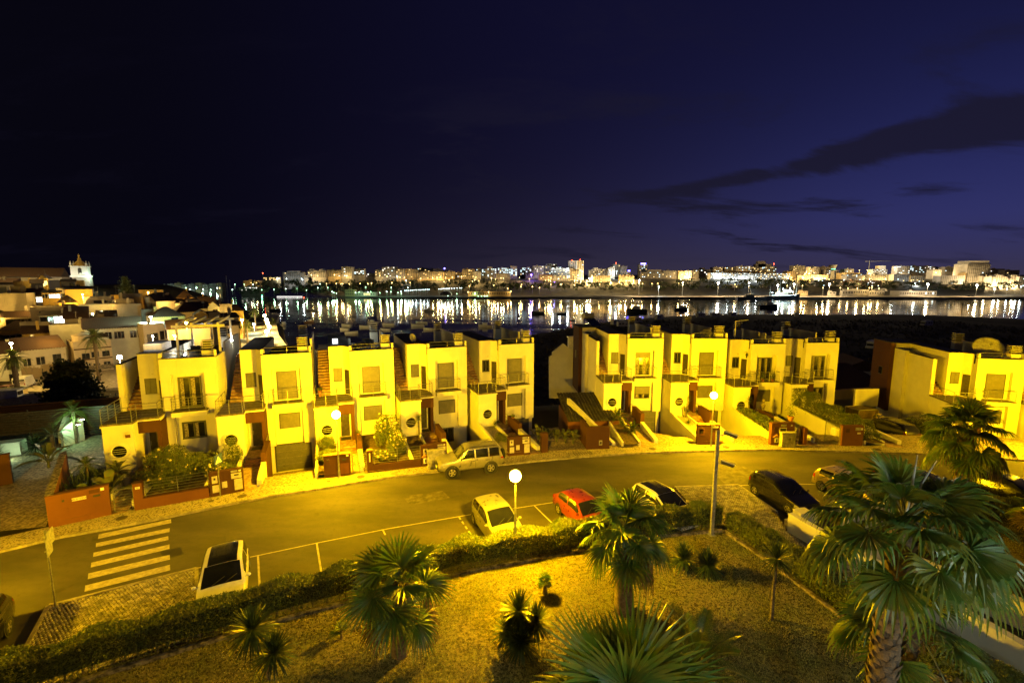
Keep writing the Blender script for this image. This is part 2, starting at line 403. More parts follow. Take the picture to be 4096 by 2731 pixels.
# zebra crossing: six bars
zb = thing('zebra_crossing', None, None); zb['kind'] = 'structure'
for (l0, l1, r0, r1) in [((395, 2136), (392, 2154), (684, 2075), (685, 2090)), ((384, 2171), (383, 2187), (679, 2111), (678, 2126)), ((374, 2209), (372, 2226), (673, 2143), (674, 2158)),
                         ((365, 2249), (363, 2268), (678, 2176), (678, 2194)), ((353, 2292), (351, 2315), (679, 2217), (680, 2236)), ((341, 2340), (338, 2365), (680, 2257), (681, 2279))]:
    c = [ground_at(*p, 0.004) for p in (l1, r1, r0, l0)]; s = MB(); k = 6
    for i in range(k):
        a = c[0].lerp(c[1], i / k); b = c[0].lerp(c[1], (i + 1) / k); d = c[3].lerp(c[2], (i + 1) / k); e = c[3].lerp(c[2], i / k); s.quad(a, b, d, e)
    s.build('bar', PAINT, zb)
# parking lines
PARK = [(-19.28, 16.38), (-18.75, 16.82)], [(-14.45, 19.24), (-12.23, 20.19), (-9.75, 21.28), (-6.48, 22.63), (-2.1, 24.15), (0, 24.72), (2.58, 25.53), (7.5, 26.65), (10.41, 27.2)], [(14.54, 27.73), (18.28, 27.95), (26, 27.6), (33, 26.6)]
for seg in PARK[1:]:
    for a, b in zip(seg, seg[1:]): line_mark('parking_line', a, b, 0.075)
for a, b in [((-12.12, 20.17), (-10.2, 16.9)), ((-9.77, 21.24), (-8.0, 17.8)), ((-6.8, 22.45), (-6.55, 22.0)), ((1.3, 25.1), (2.2, 23.1)), ((18.0, 27.9), (18.3, 25.6)), ((21.4, 27.8), (21.8, 25.2))]: line_mark('parking_line', a, b, 0.085, 0.0045)
for k in range(5):
    a = Vector((-2.95, 23.8)).lerp(Vector((-1.83, 21.39)), k / 5); b = Vector((-2.95, 23.8)).lerp(Vector((-1.83, 21.39)), k / 5 + .11); line_mark('parking_line', a, b, 0.09, 0.0045)
PATCH = mat('asphalt_patch', (0.115, 0.10, 0.082), 0.85, 0.25, 2.5, world=True, bump=.4); TAR = mat('tar_seam', (0.028, 0.026, 0.024), 0.6, 0.2, 3, world=True)
for pts, m_ in (([(2862, 1848), (2930, 1858), (2975, 1866), (3032, 1890), (3000, 1912), (2955, 1938), (2905, 1940), (2868, 1905)], PATCH), ([(1610, 1985), (1770, 1962), (1800, 1990), (1640, 2020)], PATCH), ([(640, 2205), (720, 2188), (735, 2215), (655, 2235)], TAR)):
    s = MB(); s.add([ground_at(u, v, .003) for u, v in pts], [tuple(range(len(pts)))[::-1]]); props(s.build('road_patch', m_), kind='structure')
sm = [(1024, 2088), (1180, 2068), (1330, 2045), (1500, 2016), (1640, 1999)]
for a, b in zip(sm, sm[1:]):
    o = line_mark('road_seam', ground_at(*a, 0).xy, ground_at(*b, 0).xy, .035, .0035); o.data.materials.clear(); o.data.materials.append(TAR)
# manholes and drains in the far pavement
def manhole(p, r, label, z=0.122):
    t = thing('manhole_cover', label, 'manhole cover', (p.x, p.y, z))
    MB().lathe([(0, .012), (r * .86, .012), (r * .86, 0)], 24).build('lid', IRON, t)
    MB().lathe([(r * .88, .0), (r * .88, .008), (r, .008), (r, 0)], 24).build('rim', KERBM, t)
    return t
for (u, v, r, l) in [(487, 2071, .30, 'round iron manhole cover below the barred gate of the leftmost red garden wall'), (968, 1984, .29, 'round iron manhole cover in front of the brown mailbox wall with the blue crossing sign'), (845, 2003, .17, 'small iron cover beside the post of the blue crossing sign'),
                     (1443, 1906, .29, 'round iron manhole cover right of the street lamp on the far pavement'), (1315, 1924, .15, 'small iron cover at the foot of the lamp on the far pavement'), (2610, 1794, .30, 'round iron manhole cover before the ramp with the sago palms'),
                     (2905, 1788, .30, 'round iron manhole cover right of the brown mailbox wall behind the camera pole'), (2820, 1788, .15, 'small iron cover at the foot of the rightmost lit lamp'), (3508, 1797, .32, 'round iron manhole cover by the driveway of the parked dark estate car')]:
    manhole(ground_at(u, v, .122), r, l)
def flat_rect(name, c, rz, sx, sy, m, label, cat, bars=0):
    t = thing(name, label, cat, c, rz)
    MB().box(-sx / 2, sx / 2, -sy / 2, sy / 2, 0, .012).build('plate', m, t)
    for k in range(bars):
        x = -sx / 2 + (k + .5) * sx / bars; MB().box(x - .03, x + .03, -sy * .42, sy * .42, .012, .03).build('bar', IRON, t)
    return t
flat_rect('drain_grate', ground_at(2330, 1813, .122), R(14), 1.5, .62, KERBM, 'long slotted drain grate in the pavement before the big brown gate block', 'drain', 8)
flat_rect('drain_grate', ground_at(2675, 1815, .003), R(6), .9, .3, IRON, 'thin gutter grate in the road below the sago palm ramp', 'drain', 8)
flat_rect('access_cover', ground_at(1560, 1897, .122), R(20), 1.0, .62, KERBM, 'square stone access cover set in the pavement before the oleander fence', 'cover')
flat_rect('access_cover', ground_at(3300, 1793, .122), R(0), .9, .5, KERBM, 'square stone access cover in the pavement before the ornate driveway gate', 'cover')

# cobbled islands on this side, stones laid one by one in wavy courses
def in_poly(x, y, P):
    c = np.zeros(len(x), bool); j = len(P) - 1
    for i in range(len(P)):
        xi, yi = P[i]; xj, yj = P[j]
        c ^= ((yi > y) != (yj > y)) & (x < (xj - xi) * (y - yi) / (yj - yi + 1e-12) + xi); j = i
    return c
def cobbles(name, poly, z, ang, size=0.115):
    P = np.array(poly); lo = P.min(0) - 1; hi = P.max(0) + 1; c = (lo + hi) / 2; rad = np.hypot(*(hi - lo)) / 2
    n = int(2 * rad / size) + 1; i, j = np.meshgrid(np.arange(n), np.arange(n)); a = (i - n / 2) * size + (j % 2) * size * .5; b = (j - n / 2) * size * 1.02
    b = b + 0.05 * np.sin(a * 1.7) + 0.03 * np.sin(a * 4.1 + 1.3)
    x = c[0] + a * math.cos(ang) - b * math.sin(ang); y = c[1] + a * math.sin(ang) + b * math.cos(ang)
    x = x.ravel() + np.random.uniform(-.01, .01, x.size); y = y.ravel() + np.random.uniform(-.01, .01, y.size)
    k = in_poly(x, y, poly); x = x[k]; y = y[k]; N = len(x)
    h = np.random.uniform(.012, .032, N); sx = size * .5 * np.random.uniform(.78, .94, N); sy = size * .5 * np.random.uniform(.78, .94, N); rr = ang + np.random.normal(0, .10, N)
    cs, sn = np.cos(rr), np.sin(rr); V = []
    for (px, py, q, zz) in [(-1, -1, 1, 0), (1, -1, 1, 0), (1, 1, 1, 0), (-1, 1, 1, 0), (-1, -1, .72, 1), (1, -1, .72, 1), (1, 1, .72, 1), (-1, 1, .72, 1)]:
        lx = px * sx * q; ly = py * sy * q; V.append(np.stack([x + lx * cs - ly * sn, y + lx * sn + ly * cs, z + zz * h + np.random.uniform(-.003, .003, N) * zz], 1))
    V = np.stack(V, 1).reshape(-1, 3); F = np.array([(4, 5, 6, 7), (0, 1, 5, 4), (1, 2, 6, 5), (2, 3, 7, 6), (3, 0, 4, 7)]); Fa = (F[None] + (np.arange(N) * 8)[:, None, None]).reshape(-1, 4)
    return np_mesh(name, V, Fa, COBBLE)
def island(poly, ang, edges):
    s = MB(); s.prism(poly, 0.002, 0.105); o = props(s.build('pavement', JOINT), kind='structure')
    props(put(cobbles('cobblestones', poly, .100, ang), 'cobblestones', o), kind='stuff')
    for a, b in edges:
        a = Vector(a); b = Vector(b); L = (b - a).length; d = (b - a) / L; nn = Vector((-d.y, d.x)); k = max(1, int(L / 1.0))
        for i in range(k):
            p = a + d * (L * i / k + .008); q = a + d * (L * (i + 1) / k - .008); t = MB()
            t.prism([(p.x - nn.x * .07, p.y - nn.y * .07), (q.x - nn.x * .07, q.y - nn.y * .07), (q.x + nn.x * .07, q.y + nn.y * .07), (p.x + nn.x * .07, p.y + nn.y * .07)], -.01, .135)
            t.build('kerb_stone', KERBM, o)
IL = [(-14.31, 19.1), (-18.6, 16.7), (-16.4, 13.2), (-15.2, 12.9), (-11.6, 15.2)]
island(IL[::-1], R(28), [(IL[1], IL[0]), (IL[0], IL[4]), (IL[2], IL[1])])
IR = [(10.3, 27.3), (14.45, 27.6), (14.95, 24.2), (14.3, 22.2), (16.0, 18.5), (17.4, 13.0), (19.0, 8.0), (16.2, 8.0), (13.6, 14.6), (12.6, 19.5), (11.7, 22.7), (10.4, 23.0)]
island(IR[::-1], R(-62), [(IR[0], IR[1]), (IR[1], IR[2])])

# gardens on this side
def lawn_mat():
    m = bpy.data.materials.new('lawn'); m.use_nodes = True; m.node_tree.nodes.clear(); t = NT(m.node_tree)
    vec = t.add('ShaderNodeNewGeometry').outputs['Position']
    a = t.noise(vec, 0.45, 6, 0.6); b2 = t.noise(vec, 9, 6, 0.7)
    c = t.mix(t.ramp(a, 0.36, 0.64), (0.17, 0.17, 0.04), (0.28, 0.235, 0.08))
    c = t.mix(t.ramp(b2, 0.38, 0.62), c, (0.075, 0.065, 0.02))
    b = t.add('ShaderNodeBsdfPrincipled'); t.put(b.inputs['Base Color'], c); b.inputs['Roughness'].default_value = 0.95; b.inputs['Specular IOR Level'].default_value = 0.1
    bn = t.add('ShaderNodeBump'); bn.inputs['Strength'].default_value = 1.0; bn.inputs['Distance'].default_value = 0.05
    t.put(bn.inputs['Height'], t.noise(vec, 16, 6, 0.7)); t.l.new(bn.outputs[0], b.inputs['Normal'])
    out = t.add('ShaderNodeOutputMaterial'); t.l.new(b.outputs[0], out.inputs[0]); return m
LAWN = lawn_mat()
HL = [(-19.0, 10.2), (-13.48, 13.29), (-10.43, 14.88), (-8.23, 15.99), (-2.18, 18.56), (1.03, 19.52), (6.96, 21.37), (10.9, 22.0)]     # foot of the long hedge, lawn side
HR = [(10.9, 22.0), (11.75, 19.4), (12.3, 17.18), (12.75, 15.4), (13.4, 13.9), (15.5, 9.5)]                                              # foot of the side hedge
lawn_poly = [Vector(p) for p in HL + HR[1:]] + [Vector((16, -3)), Vector((-22, -3))]
lawn_poly = [lawn_poly[0] + Vector((-.3, .5))] + [p + Vector((-.15, .45)) for p in lawn_poly[1:8]] + lawn_poly[8:]
def sheet(name, poly, z, m, sub=0.6, amp=.0):
    bm = bmesh.new(); vs = [bm.verts.new((p[0], p[1], z)) for p in poly]; bm.faces.new(vs)
    bmesh.ops.triangulate(bm, faces=bm.faces[:]); me = bpy.data.meshes.new(name); bm.to_mesh(me); bm.free(); me.materials.append(m)
    return props(put(me, name), kind='structure')
sheet('lawn', lawn_poly[::-1], 0.15, LAWN)
LAWN2 = [(17.6, 24.9), (22.5, 24.3), (29, 23.2), (40, 20.4), (60, 14), (60, -6), (22, -6), (20.2, 10)]
sheet('lawn', LAWN2[::-1], 0.14, LAWN)
def grass(name, poly, z, n, hmax=.07):
    P = np.array([tuple(p) for p in poly]); lo = P.min(0); hi = P.max(0)
    x = np.random.uniform(lo[0], hi[0], n * 2); y = np.random.uniform(max(lo[1], 8.0), hi[1], n * 2); k = in_poly(x, y, [tuple(p) for p in poly]); x = x[k][:n]; y = y[k][:n]; N = len(x)
    clump = np.sin(x * 2.1 + 3 * np.sin(y * 1.3)) * np.sin(y * 2.7 + 2 * np.sin(x * .9)); h = np.random.uniform(.4, 1, N) * hmax * (1.0 + .35 * clump)
    a = np.random.uniform(0, 2 * math.pi, N); w = np.random.uniform(.008, .018, N); lx = np.random.normal(0, .4, N) * h; ly = np.random.normal(0, .4, N) * h
    V = np.stack([np.stack([x - w * np.cos(a), y - w * np.sin(a), np.full(N, z)], 1), np.stack([x + w * np.cos(a), y + w * np.sin(a), np.full(N, z)], 1), np.stack([x + lx, y + ly, z + h], 1)], 1).reshape(-1, 3)
    me = np_mesh(name, V, np.arange(3 * N).reshape(-1, 3), GRASS); return props(put(me, name), kind='stuff')
GRASS = mat('grass_blade', (0.30, 0.31, 0.07), 0.7, 0.3, 0.6, col2=(0.42, 0.35, 0.11), world=True, spec=0.2)
grass('grass', lawn_poly, .148, 190000, .055)
grass('grass', LAWN2, .138, 60000)

# ---- terrain under and behind the houses, marsh and river
MARSH = mat('marsh_ground', (0.060, 0.050, 0.030), 0.95, 0.3, 0.08, col2=(0.030, 0.026, 0.017), world=True, bump=0.8, bscale=1.2, spec=0.1)
BANK = [(-420, 262), (-260, 264), (-200, 282), (-160, 300), (-127, 247), (-97, 190), (-75, 152), (-50, 158), (-22, 176), (-5, 200), (12, 211), (34, 245), (60, 278), (85, 301), (114, 318), (147, 334), (293, 333), (330, 292), (380, 270), (560, 225)]
WATER_Z = -12.0
def bank_y(x):
    for (x0, y0), (x1, y1) in zip(BANK, BANK[1:]):
        if x0 <= x <= x1: return y0 + (y1 - y0) * (x - x0) / (x1 - x0)
    return BANK[0][1] if x < BANK[0][0] else BANK[-1][1]
def front_y(x):
    for a, b in zip(WALLB, WALLB[1:]):
        if a[0] <= x <= b[0]: return a[1] + (b[1] - a[1]) * (x - a[0]) / (b[0] - a[0])
    return WALLB[0][1] if x < WALLB[0][0] else WALLB[-1][1]
xs = [-420, -380, -340, -300, -270] + [-250 + 6.0 * i for i in range(0, 34)] + [-46 + 2.0 * i for i in range(0, 55)] + [66 + 12.0 * i for i in range(0, 40)]
rows = []
for x in xs:
    by = bank_y(x); f = front_y(x); col = []
    for k in range(46):
        t = k / 45.0; y = (f - .1) + (by + 6 - f) * t ** 1.7
        d = y - f
        if x > -34: z = -2.3 if d < 22 else (-2.3 - 8.5 * min(1, (d - 22) / 22.0))
        else:
            z = -2.0 - 7.2 * min(1, max(0, d - 10) / 22.0)
            h = (-x - 0.25 * y - 78) / 60.0; h = max(0, min(1, h)); z += 20.0 * h * h * (3 - 2 * h)
        if d < 0.3: z = -2.3
        z += 0.25 * math.sin(x * .31 + y * .17) * math.sin(y * .23 - x * .11) * min(1, max(0, d - 40) / 30)
        q = by + 2 - y
        if q < 8: z = z + (WATER_Z - .5 - z) * (1 - max(0, q) / 8.0)
        col.append((x, y, z))
    rows.append(col)
s = MB(); V = [p for c in rows for p in c]; nC = 46; s.v = V
s.f = [(i * nC + j, (i + 1) * nC + j, (i + 1) * nC + j + 1, i * nC + j + 1) for i in range(len(xs) - 1) for j in range(nC - 1)]
props(s.build('ground', MARSH, smooth=True), kind='structure')
# rough marsh grass tufts that catch a little light
def tufts(name, n, m):
    x = np.random.uniform(-30, 260, n); d = 44 + np.random.uniform(0, 1, n) ** 1.4 * 200; y = d + 34
    k = np.array([yy < bank_y(xx) - 4 for xx, yy in zip(x, y)]); x = x[k]; y = y[k]; N = len(x); h = np.random.uniform(.25, .8, N) ; V = []
    for q in range(3):
        a = np.random.uniform(0, 6.28, N); w = np.random.uniform(.25, .7, N)
        V += [np.stack([x - w * np.cos(a), y - w * np.sin(a), np.full(N, -11.2)], 1), np.stack([x + w * np.cos(a), y + w * np.sin(a), np.full(N, -11.2)], 1), np.stack([x + np.random.normal(0, .3, N), y, -10.8 + h], 1)]
    V = np.stack(V, 1).reshape(-1, 3); props(put(np_mesh(name, V, np.arange(len(V)).reshape(-1, 3), m), name), kind='stuff')
tufts('marsh_grass', 9000, mat('marsh_reed', (0.085, 0.07, 0.035), 0.9, 0.3, 0.2, world=True))

def water_mat():
    m = bpy.data.materials.new('river_water'); m.use_nodes = True; m.node_tree.nodes.clear(); t = NT(m.node_tree)
    vec = t.add('ShaderNodeNewGeometry').outputs['Position']
    streak = t.noise(t.mapping(vec, (0.006, 0.05, 1)), 1.0, 5, 0.6, 0.4)
    b = t.add('ShaderNodeBsdfPrincipled'); b.inputs['Base Color'].default_value = (0.006, 0.007, 0.012, 1)
    t.put(b.inputs['Roughness'], t.ramp(streak, 0.38, 0.62, 0.035, 0.11)); b.inputs['IOR'].default_value = 1.33; b.inputs['Specular IOR Level'].default_value = 0.5
    h = t.m('ADD', t.m('MULTIPLY', t.noise(t.mapping(vec, (0.10, 0.30, 1)), 1.0, 5, 0.6), 0.6), t.m('MULTIPLY', t.noise(t.mapping(vec, (0.5, 1.2, 1)), 1.0, 3, 0.6), 0.10))
    bn = t.add('ShaderNodeBump'); bn.inputs['Strength'].default_value = 0.055; bn.inputs['Distance'].default_value = 0.5
    t.put(bn.inputs['Height'], h); t.l.new(bn.outputs[0], b.inputs['Normal'])
    out = t.add('ShaderNodeOutputMaterial'); t.l.new(b.outputs[0], out.inputs[0]); return m
s = MB(); s.quad((-6000, 60, WATER_Z), (6000, 60, WATER_Z), (6000, 6000, WATER_Z), (-6000, 6000, WATER_Z)); props(s.build('water', water_mat()), kind='structure')
# ================================================================ terraced houses
def round_window(parent, x, y, z, r, lit=False):
    M = Matrix.Translation((x, y, z)) @ Matrix.Rotation(R(90), 4, 'X')
    w = MB().lathe([(r * 1.42, -.02), (r * 1.42, .05), (r * 1.08, .085), (r, .06), (r * .98, .008)], 28, M=M).build('round_window', PLASTER, parent, smooth=False)
    MB().lathe([(0, .012), (r * .99, .012)], 28, M=M).build('pane', GLASS, w)
    for k, dz in enumerate((-.35, 0, .35)):
        hw = r * math.sqrt(1 - (dz) ** 2) * .97; MB().box(x - hw, x + hw, y - .034, y - .013, z + dz * r - .012, z + dz * r + .012).build('glazing_bar', STEEL, w)
    return w
UNIT_BAR = None
def bar_mesh():
    global UNIT_BAR
    if UNIT_BAR is None: UNIT_BAR = MB().tube((0, 0, 0), (1, 0, 0), 1.0, 6).mesh('rail_bar', METAL)
    return UNIT_BAR
def put_bar(name, parent, p, q, r):
    p, q = Vector(p), Vector(q); d = q - p
    o = put(bar_mesh(), name, parent); o.location = p; o.rotation_mode = 'QUATERNION'; o.rotation_quaternion = d.to_track_quat('X', 'Z'); o.scale = (d.length, r, r); return o
def railing(parent, pts, h=0.98, bars=6, name='railing', post_every=1.0, z0=0.06):
    """posts with horizontal bars; each bar and post a piece of its own under the rail"""
    s = MB(); pts = [Vector(p) for p in pts]
    s.path([p + Vector((0, 0, h)) for p in pts], 0.024, 8); r = s.build(name, METAL, parent)
    for i, (a, b) in enumerate(zip(pts, pts[1:])):
        for k in range(bars - 1):
            dz = Vector((0, 0, z0 + (h - .05 - z0) * k / (bars - 1))); put_bar('rail_bar', r, a + dz, b + dz, 0.0115)
        n = max(1, round((b - a).length / post_every))
        for k in range(n + 1):
            if k == 0 and i > 0: continue
            p = a.lerp(b, k / n); put_bar('rail_post', r, p - Vector((0, 0, .02)), p + Vector((0, 0, h)), 0.02)
    return r
def roller(parent, x0, x1, z0, z1, y, open_=0.0):
    w = MB().box(x0 - .06, x0, y - .03, y + .05, z0, z1).box(x1, x1 + .06, y - .03, y + .05, z0, z1).box(x0 - .06, x1 + .06, y - .03, y + .05, z1, z1 + .06).build('window', FRAME, parent)
    zo = z0 + (z1 - z0) * open_
    MB().box(x0, x1, y - .015, y + .02, zo, z1).build('roller_shutter', SHUTTER, w)
    if open_ > 0: panes(w, x0, x1, z0, zo, y + .01, 2)
    return w
def panes(w, x0, x1, z0, z1, y, n=2, curtain=True):
    for k in range(n):
        a = x0 + (x1 - x0) * k / n; b = x0 + (x1 - x0) * (k + 1) / n
        MB().box(a, a + .05, y - .03, y + .03, z0, z1).box(b - .05, b, y - .03, y + .03, z0, z1).box(a + .05, b - .05, y - .03, y + .03, z0, z0 + .06).box(a + .05, b - .05, y - .03, y + .03, z1 - .06, z1).build('sash', FRAME, w)
        MB().quad((a + .05, y, z0 + .06), (b - .05, y, z0 + .06), (b - .05, y, z1 - .06), (a + .05, y, z1 - .06)).build('pane', GLASS, w)
        if curtain:
            s = MB(); m = 9; xa, xb = a + .07, a + (b - a) * random.uniform(.3, .55)
            for i in range(m):
                u0 = xa + (xb - xa) * i / m; u1 = xa + (xb - xa) * (i + 1) / m; s.quad((u0, y - .004 - .003 * (i % 2), z0 + .07), (u1, y - .004 - .003 * ((i + 1) % 2), z0 + .07), (u1, y - .004 - .003 * ((i + 1) % 2), z1 - .07), (u0, y - .004 - .003 * (i % 2), z1 - .07))
            s.build('curtain', CURTAIN, w)
    return w
def glazed(parent, x0, x1, z0, z1, y, n=2, curtain=True, name='window'):
    w = MB().box(x0 - .06, x0, y - .03, y + .05, z0, z1).box(x1, x1 + .06, y - .03, y + .05, z0, z1).box(x0 - .06, x1 + .06, y - .03, y + .05, z1, z1 + .06).box(x0 - .08, x1 + .08, y - .07, y + .05, z0 - .05, z0).build(name, FRAME, parent)
    return panes(w, x0, x1, z0, z1, y + .01, n, curtain)
def leaves_window(parent, x0, x1, z0, z1, y, open_=False):
    w = MB().box(x0 - .05, x1 + .05, y - .02, y + .06, z0 - .05, z1 + .05).build('window', FRAME, parent); xm = (x0 + x1) / 2
    if open_: panes(w, x0, x1, z0, z1, y - .03, 2, False)
    else:
        for a, b in ((x0, xm - .01), (xm + .01, x1)): MB().box(a, b, y - .05, y - .02, z0, z1).build('shutter', LOUVRE, w)
    MB().box(x0 - .09, x1 + .09, y - .08, y + .02, z0 - .10, z0 - .055).build('sill', PLASTER, w)
    return w
def chimney(parent, x, y, z, sx=.36, sy=.30, h=1.0):
    c = MB().box(x - sx, x + sx, y - sy, y + sy, z, z + h * .58).build('chimney', PLASTER, parent)
    MB().box(x - sx * .7, x + sx * .7, y - sy * .7, y + sy * .7, z + h * .58, z + h * .98).build('flue', SLOT, c)
    for k in range(5):
        zz = z + h * .60 + k * h * .1; MB().box(x - sx - .03, x + sx + .03, y - sy - .03, y + sy + .03, zz, zz + .035).build('louvre', PLASTER, c)
    return c
def dish(name, label, loc, r, aim, tilt=25):
    t = thing(name, label, 'satellite dish', loc); Mx = Matrix.Translation((0, 0, r * 1.02)) @ Matrix.Rotation(R(aim), 4, 'Z') @ Matrix.Rotation(R(90 - tilt), 4, 'X')
    prof = [(r * k / 6, .22 * r * (k / 6) ** 2) for k in range(7)]
    o = MB().lathe(prof + [(r * k / 6, .22 * r * (k / 6) ** 2 + .015) for k in range(6, -1, -1)], 28, M=Mx).build('reflector', STEEL, t, smooth=True)
    MB().tube((0, 0, -.02), (0, 0, r * .9), .04).build('mast', METAL, t)
    a = Mx @ Vector((0, 0, r * .8)); s = MB()
    for k in range(3):
        p = Mx @ Vector((r * .9 * math.cos(k * 2.1), r * .9 * math.sin(k * 2.1), .2 * r)); s.tube(p, a, .012)
    s.build('feed_arm', METAL, t); MB().box(a.x - .05, a.x + .05, a.y - .05, a.y + .05, a.z - .06, a.z + .06).build('receiver', FRAME, t)
    return t

HOUSES = []
def house(n, x, y, az, zo, label, first=False, upper='shutter', lower='shutter', small='shut', pitch=6.3, red_bits=True, garage=True):
    """terraced house: front volume, recessed stair bay, entrance volume with a terrace on top. local x runs along the facade, y into the block"""
    t = thing('terraced_house', label, 'house', (x, y, zo), R(90 - az), 'flat-roofed terraced houses along the street')
    ZF, ZP = 3.85, 7.56
    W_ = PLASTER
    # front volume: deep wall, lintel band and two piers in front of it leave a tall recess for the openings
    MB().box(0, 3.45, .35, 9.5, -2.3, 7.0).build('front_volume', W_, t)
    MB().box(0, 3.45, 0, .349, 6.42, ZP).box(0, .62, 0, .349, .4, 6.42).box(2.62, 3.45, 0, .349, .4, 6.42).build('front_wall', W_, t)
    MB().box(.005, 3.30, .35, 9.3, 7.0, 7.03).build('roof', ROOFFELT, t)
    MB().box(3.302, 3.45, .35, 3.4, 7.0, 7.56).box(3.302, 3.45, 3.4, 9.5, 7.0, 8.25).build('parapet', W_, t)
    MB().box(-.02, 3.48, -.03, .36, ZP, ZP + .04).build('coping', ROOFFELT, t)
    rr = railing(t, [(.22, .17, ZP + .04), (3.3, .17, ZP + .04)], .46, 2, 'roof_railing', 1.55, .2)
    MB().box(.0, .16, .05, .30, ZP + .04, ZP + .42).box(3.32, 3.45, .05, .30, ZP + .04, ZP + .5).build('roof_post', W_, t)
    chimney(t, 2.85, .62, 7.02, .34, .26, 1.66); chimney(t, 2.6, 7.6, 7.02, .34, .3, 2.0)
    # openings
    if upper == 'shutter': roller(t, .98, 2.28, 3.95, 6.12, .33)
    elif upper == 'half': roller(t, .98, 2.28, 3.95, 6.12, .33, .80)
    else: glazed(t, .98, 2.28, 3.95, 6.12, .33, 2, True, 'balcony_door')
    MB().box(.66, 2.58, .30, .348, 6.18, 6.40).build('shutter_box', W_, t)
    if lower == 'shutter': roller(t, .98, 2.34, 1.62, 2.78, .33)
    elif lower == 'half': roller(t, .98, 2.34, 1.62, 2.78, .33, .42)
    else: glazed(t, .98, 2.34, 1.62, 2.78, .33, 2)
    if garage:
        g = MB().box(.46, .56, .31, .36, -1.85, .30).box(3.0, 3.1, .31, .36, -1.85, .30).box(.46, 3.1, .31, .36, .30, .38).build('garage_door', FRAME, t)
        s = 4
        for k in range(s): MB().box(.56, 3.0, .325, .349, -1.83 + 2.12 * k / s + .006, -1.83 + 2.12 * (k + 1) / s - .006).build('panel', GARAGE, g)
        MB().box(.95, 1.13, .29, .325, -1.45, -1.38).build('handle', FRAME, g)
    else: leaves_window(t, 1.2, 2.2, -.95, .25, .33, True)
    # balcony under the tall opening
    b = MB().box(.60, 2.74, -.62, .345, 3.46, 3.80).build('balcony', W_, t)
    MB().box(.58, 2.76, -.64, .345, 3.80, 3.845).build('balcony_floor', TERRDARK, b)
    railing(t, [(.66, .30, 3.845), (.66, -.58, 3.845), (2.68, -.58, 3.845), (2.68, .30, 3.845)], .98, 6, 'balcony_railing', .95)
    # stair bay
    out = [(-1.55, 1.15), (-.46, 1.15), (-.004, .52), (-.004, 9.5), (-1.55, 9.5)]
    MB().prism(out, -2.3, 7.86).build('stair_bay', W_, t)
    MB().prism([(-1.57, 1.12), (-.45, 1.12), (.02, .47), (.02, 9.3), (-1.57, 9.3)], 7.862, 7.90).build('roof', ROOFFELT, t)
    leaves_window(t, -1.22, -.62, 5.0, 6.02, 1.15, small == 'open')
    d = Vector((.46, -.63, 0)).normalized(); nn = Vector((-d.y, d.x, 0)); p0 = Vector((-.46, 1.15, 0)) + d * .12 - nn * 0
    s = MB(); q0 = p0; q1 = p0 + d * .56; off = Vector((d.y, -d.x, 0)) * .012
    s.add([q0 + off + Vector((0, 0, 3.9)), q1 + off + Vector((0, 0, 3.9)), q1 + off + Vector((0, 0, 5.92)), q0 + off + Vector((0, 0, 5.92))], [(0, 1, 2, 3)])
    s.build('terrace_door', DOOR, t)
    MB().box(-.78, -.72, 1.06, 1.14, 6.35, 6.43).build('wall_plate', LABELPL, t)
    # outside stair up to the roof, each tread a piece
    for k in range(16):
        y0 = 1.25 + k * .27; z1 = 3.85 + (k + 1) * .196
        MB().box(-2.455, -1.555, y0, y0 + .42, z1 - .36, z1 - .02).build('stair_riser', PATHTILE, t)
        MB().box(-2.46, -1.553, y0 - .03, y0 + .27, z1 - .019, z1 + .015).build('stair_tread', TERRA, t)
    MB().box(-2.46, -1.55, 5.6, 9.5, 6.4, 6.99).build('roof_landing', W_, t)
    MB().box(-2.46, -1.556, 1.05, 9.5, -2.3, 3.55).build('back_volume', W_, t)
    if first:
        MB().box(-2.76, -2.47, 1.05, 9.5, -2.3, 7.2).build('stair_wall', W_, t)
        MB().box(-2.78, -2.45, 1.02, 9.5, 7.202, 7.24).build('coping', ROOFFELT, t)
        if first == 'tower':
            MB().box(-3.05, -2.764, 5.0, 9.5, -2.3, 7.4).box(-3.05, -.8, 7.2, 9.52, 7.4, 7.9).build('back_tower', W_, t)
            MB().box(-3.42, -3.052, 7.0, 10.6, .6, 7.9).build('brown_panel', BROWN, t)
            w = MB().box(-3.46, -3.41, 8.2, 8.95, 4.3, 5.15).build('window', FRAME, t); MB().box(-3.475, -3.46, 8.24, 8.91, 4.35, 5.1).build('pane', GLASS, w)
            MB().box(-3.5, -1.0, 6.9, 10.7, 7.902, 7.98).build('roof', ROOFFELT, t)
    # entrance volume with its terrace
    MB().box(-2.72, -1.10, -2.2, 1.045, -2.3, 3.62).build('entrance_volume', W_, t)
    terr = [(-2.76, -2.25), (-1.05, -2.25), (-1.05, -1.40), (.12, -1.40), (.12, .349), (-.006, .52), (-.46, 1.145), (-2.76, 1.145)]
    MB().prism([(-1.098, -1.36), (.06, -1.36), (.06, .345), (-.005, .5), (-.47, 1.14), (-1.098, 1.14)], 3.45, 3.70).build('terrace_slab', W_, t)
    MB().prism(terr, 3.72, 3.84).build('terrace_floor', TERRDARK, t)
    MB().prism([(-2.78, -2.27), (-1.03, -2.27), (-1.03, -1.42), (.14, -1.42), (.14, .34), (-.4, .34), (-.4, -.9), (-1.5, -.9), (-1.5, 1.14), (-2.78, 1.14)], 3.622, 3.72).build('terrace_edge', W_, t)
    railing(t, [(-2.70, 1.05, 3.84), (-2.70, -2.18, 3.84), (-1.12, -2.18, 3.84), (-1.12, -1.33, 3.84), (.06, -1.33, 3.84), (.06, -.02, 3.84)], .98, 6, 'terrace_railing', 1.05)
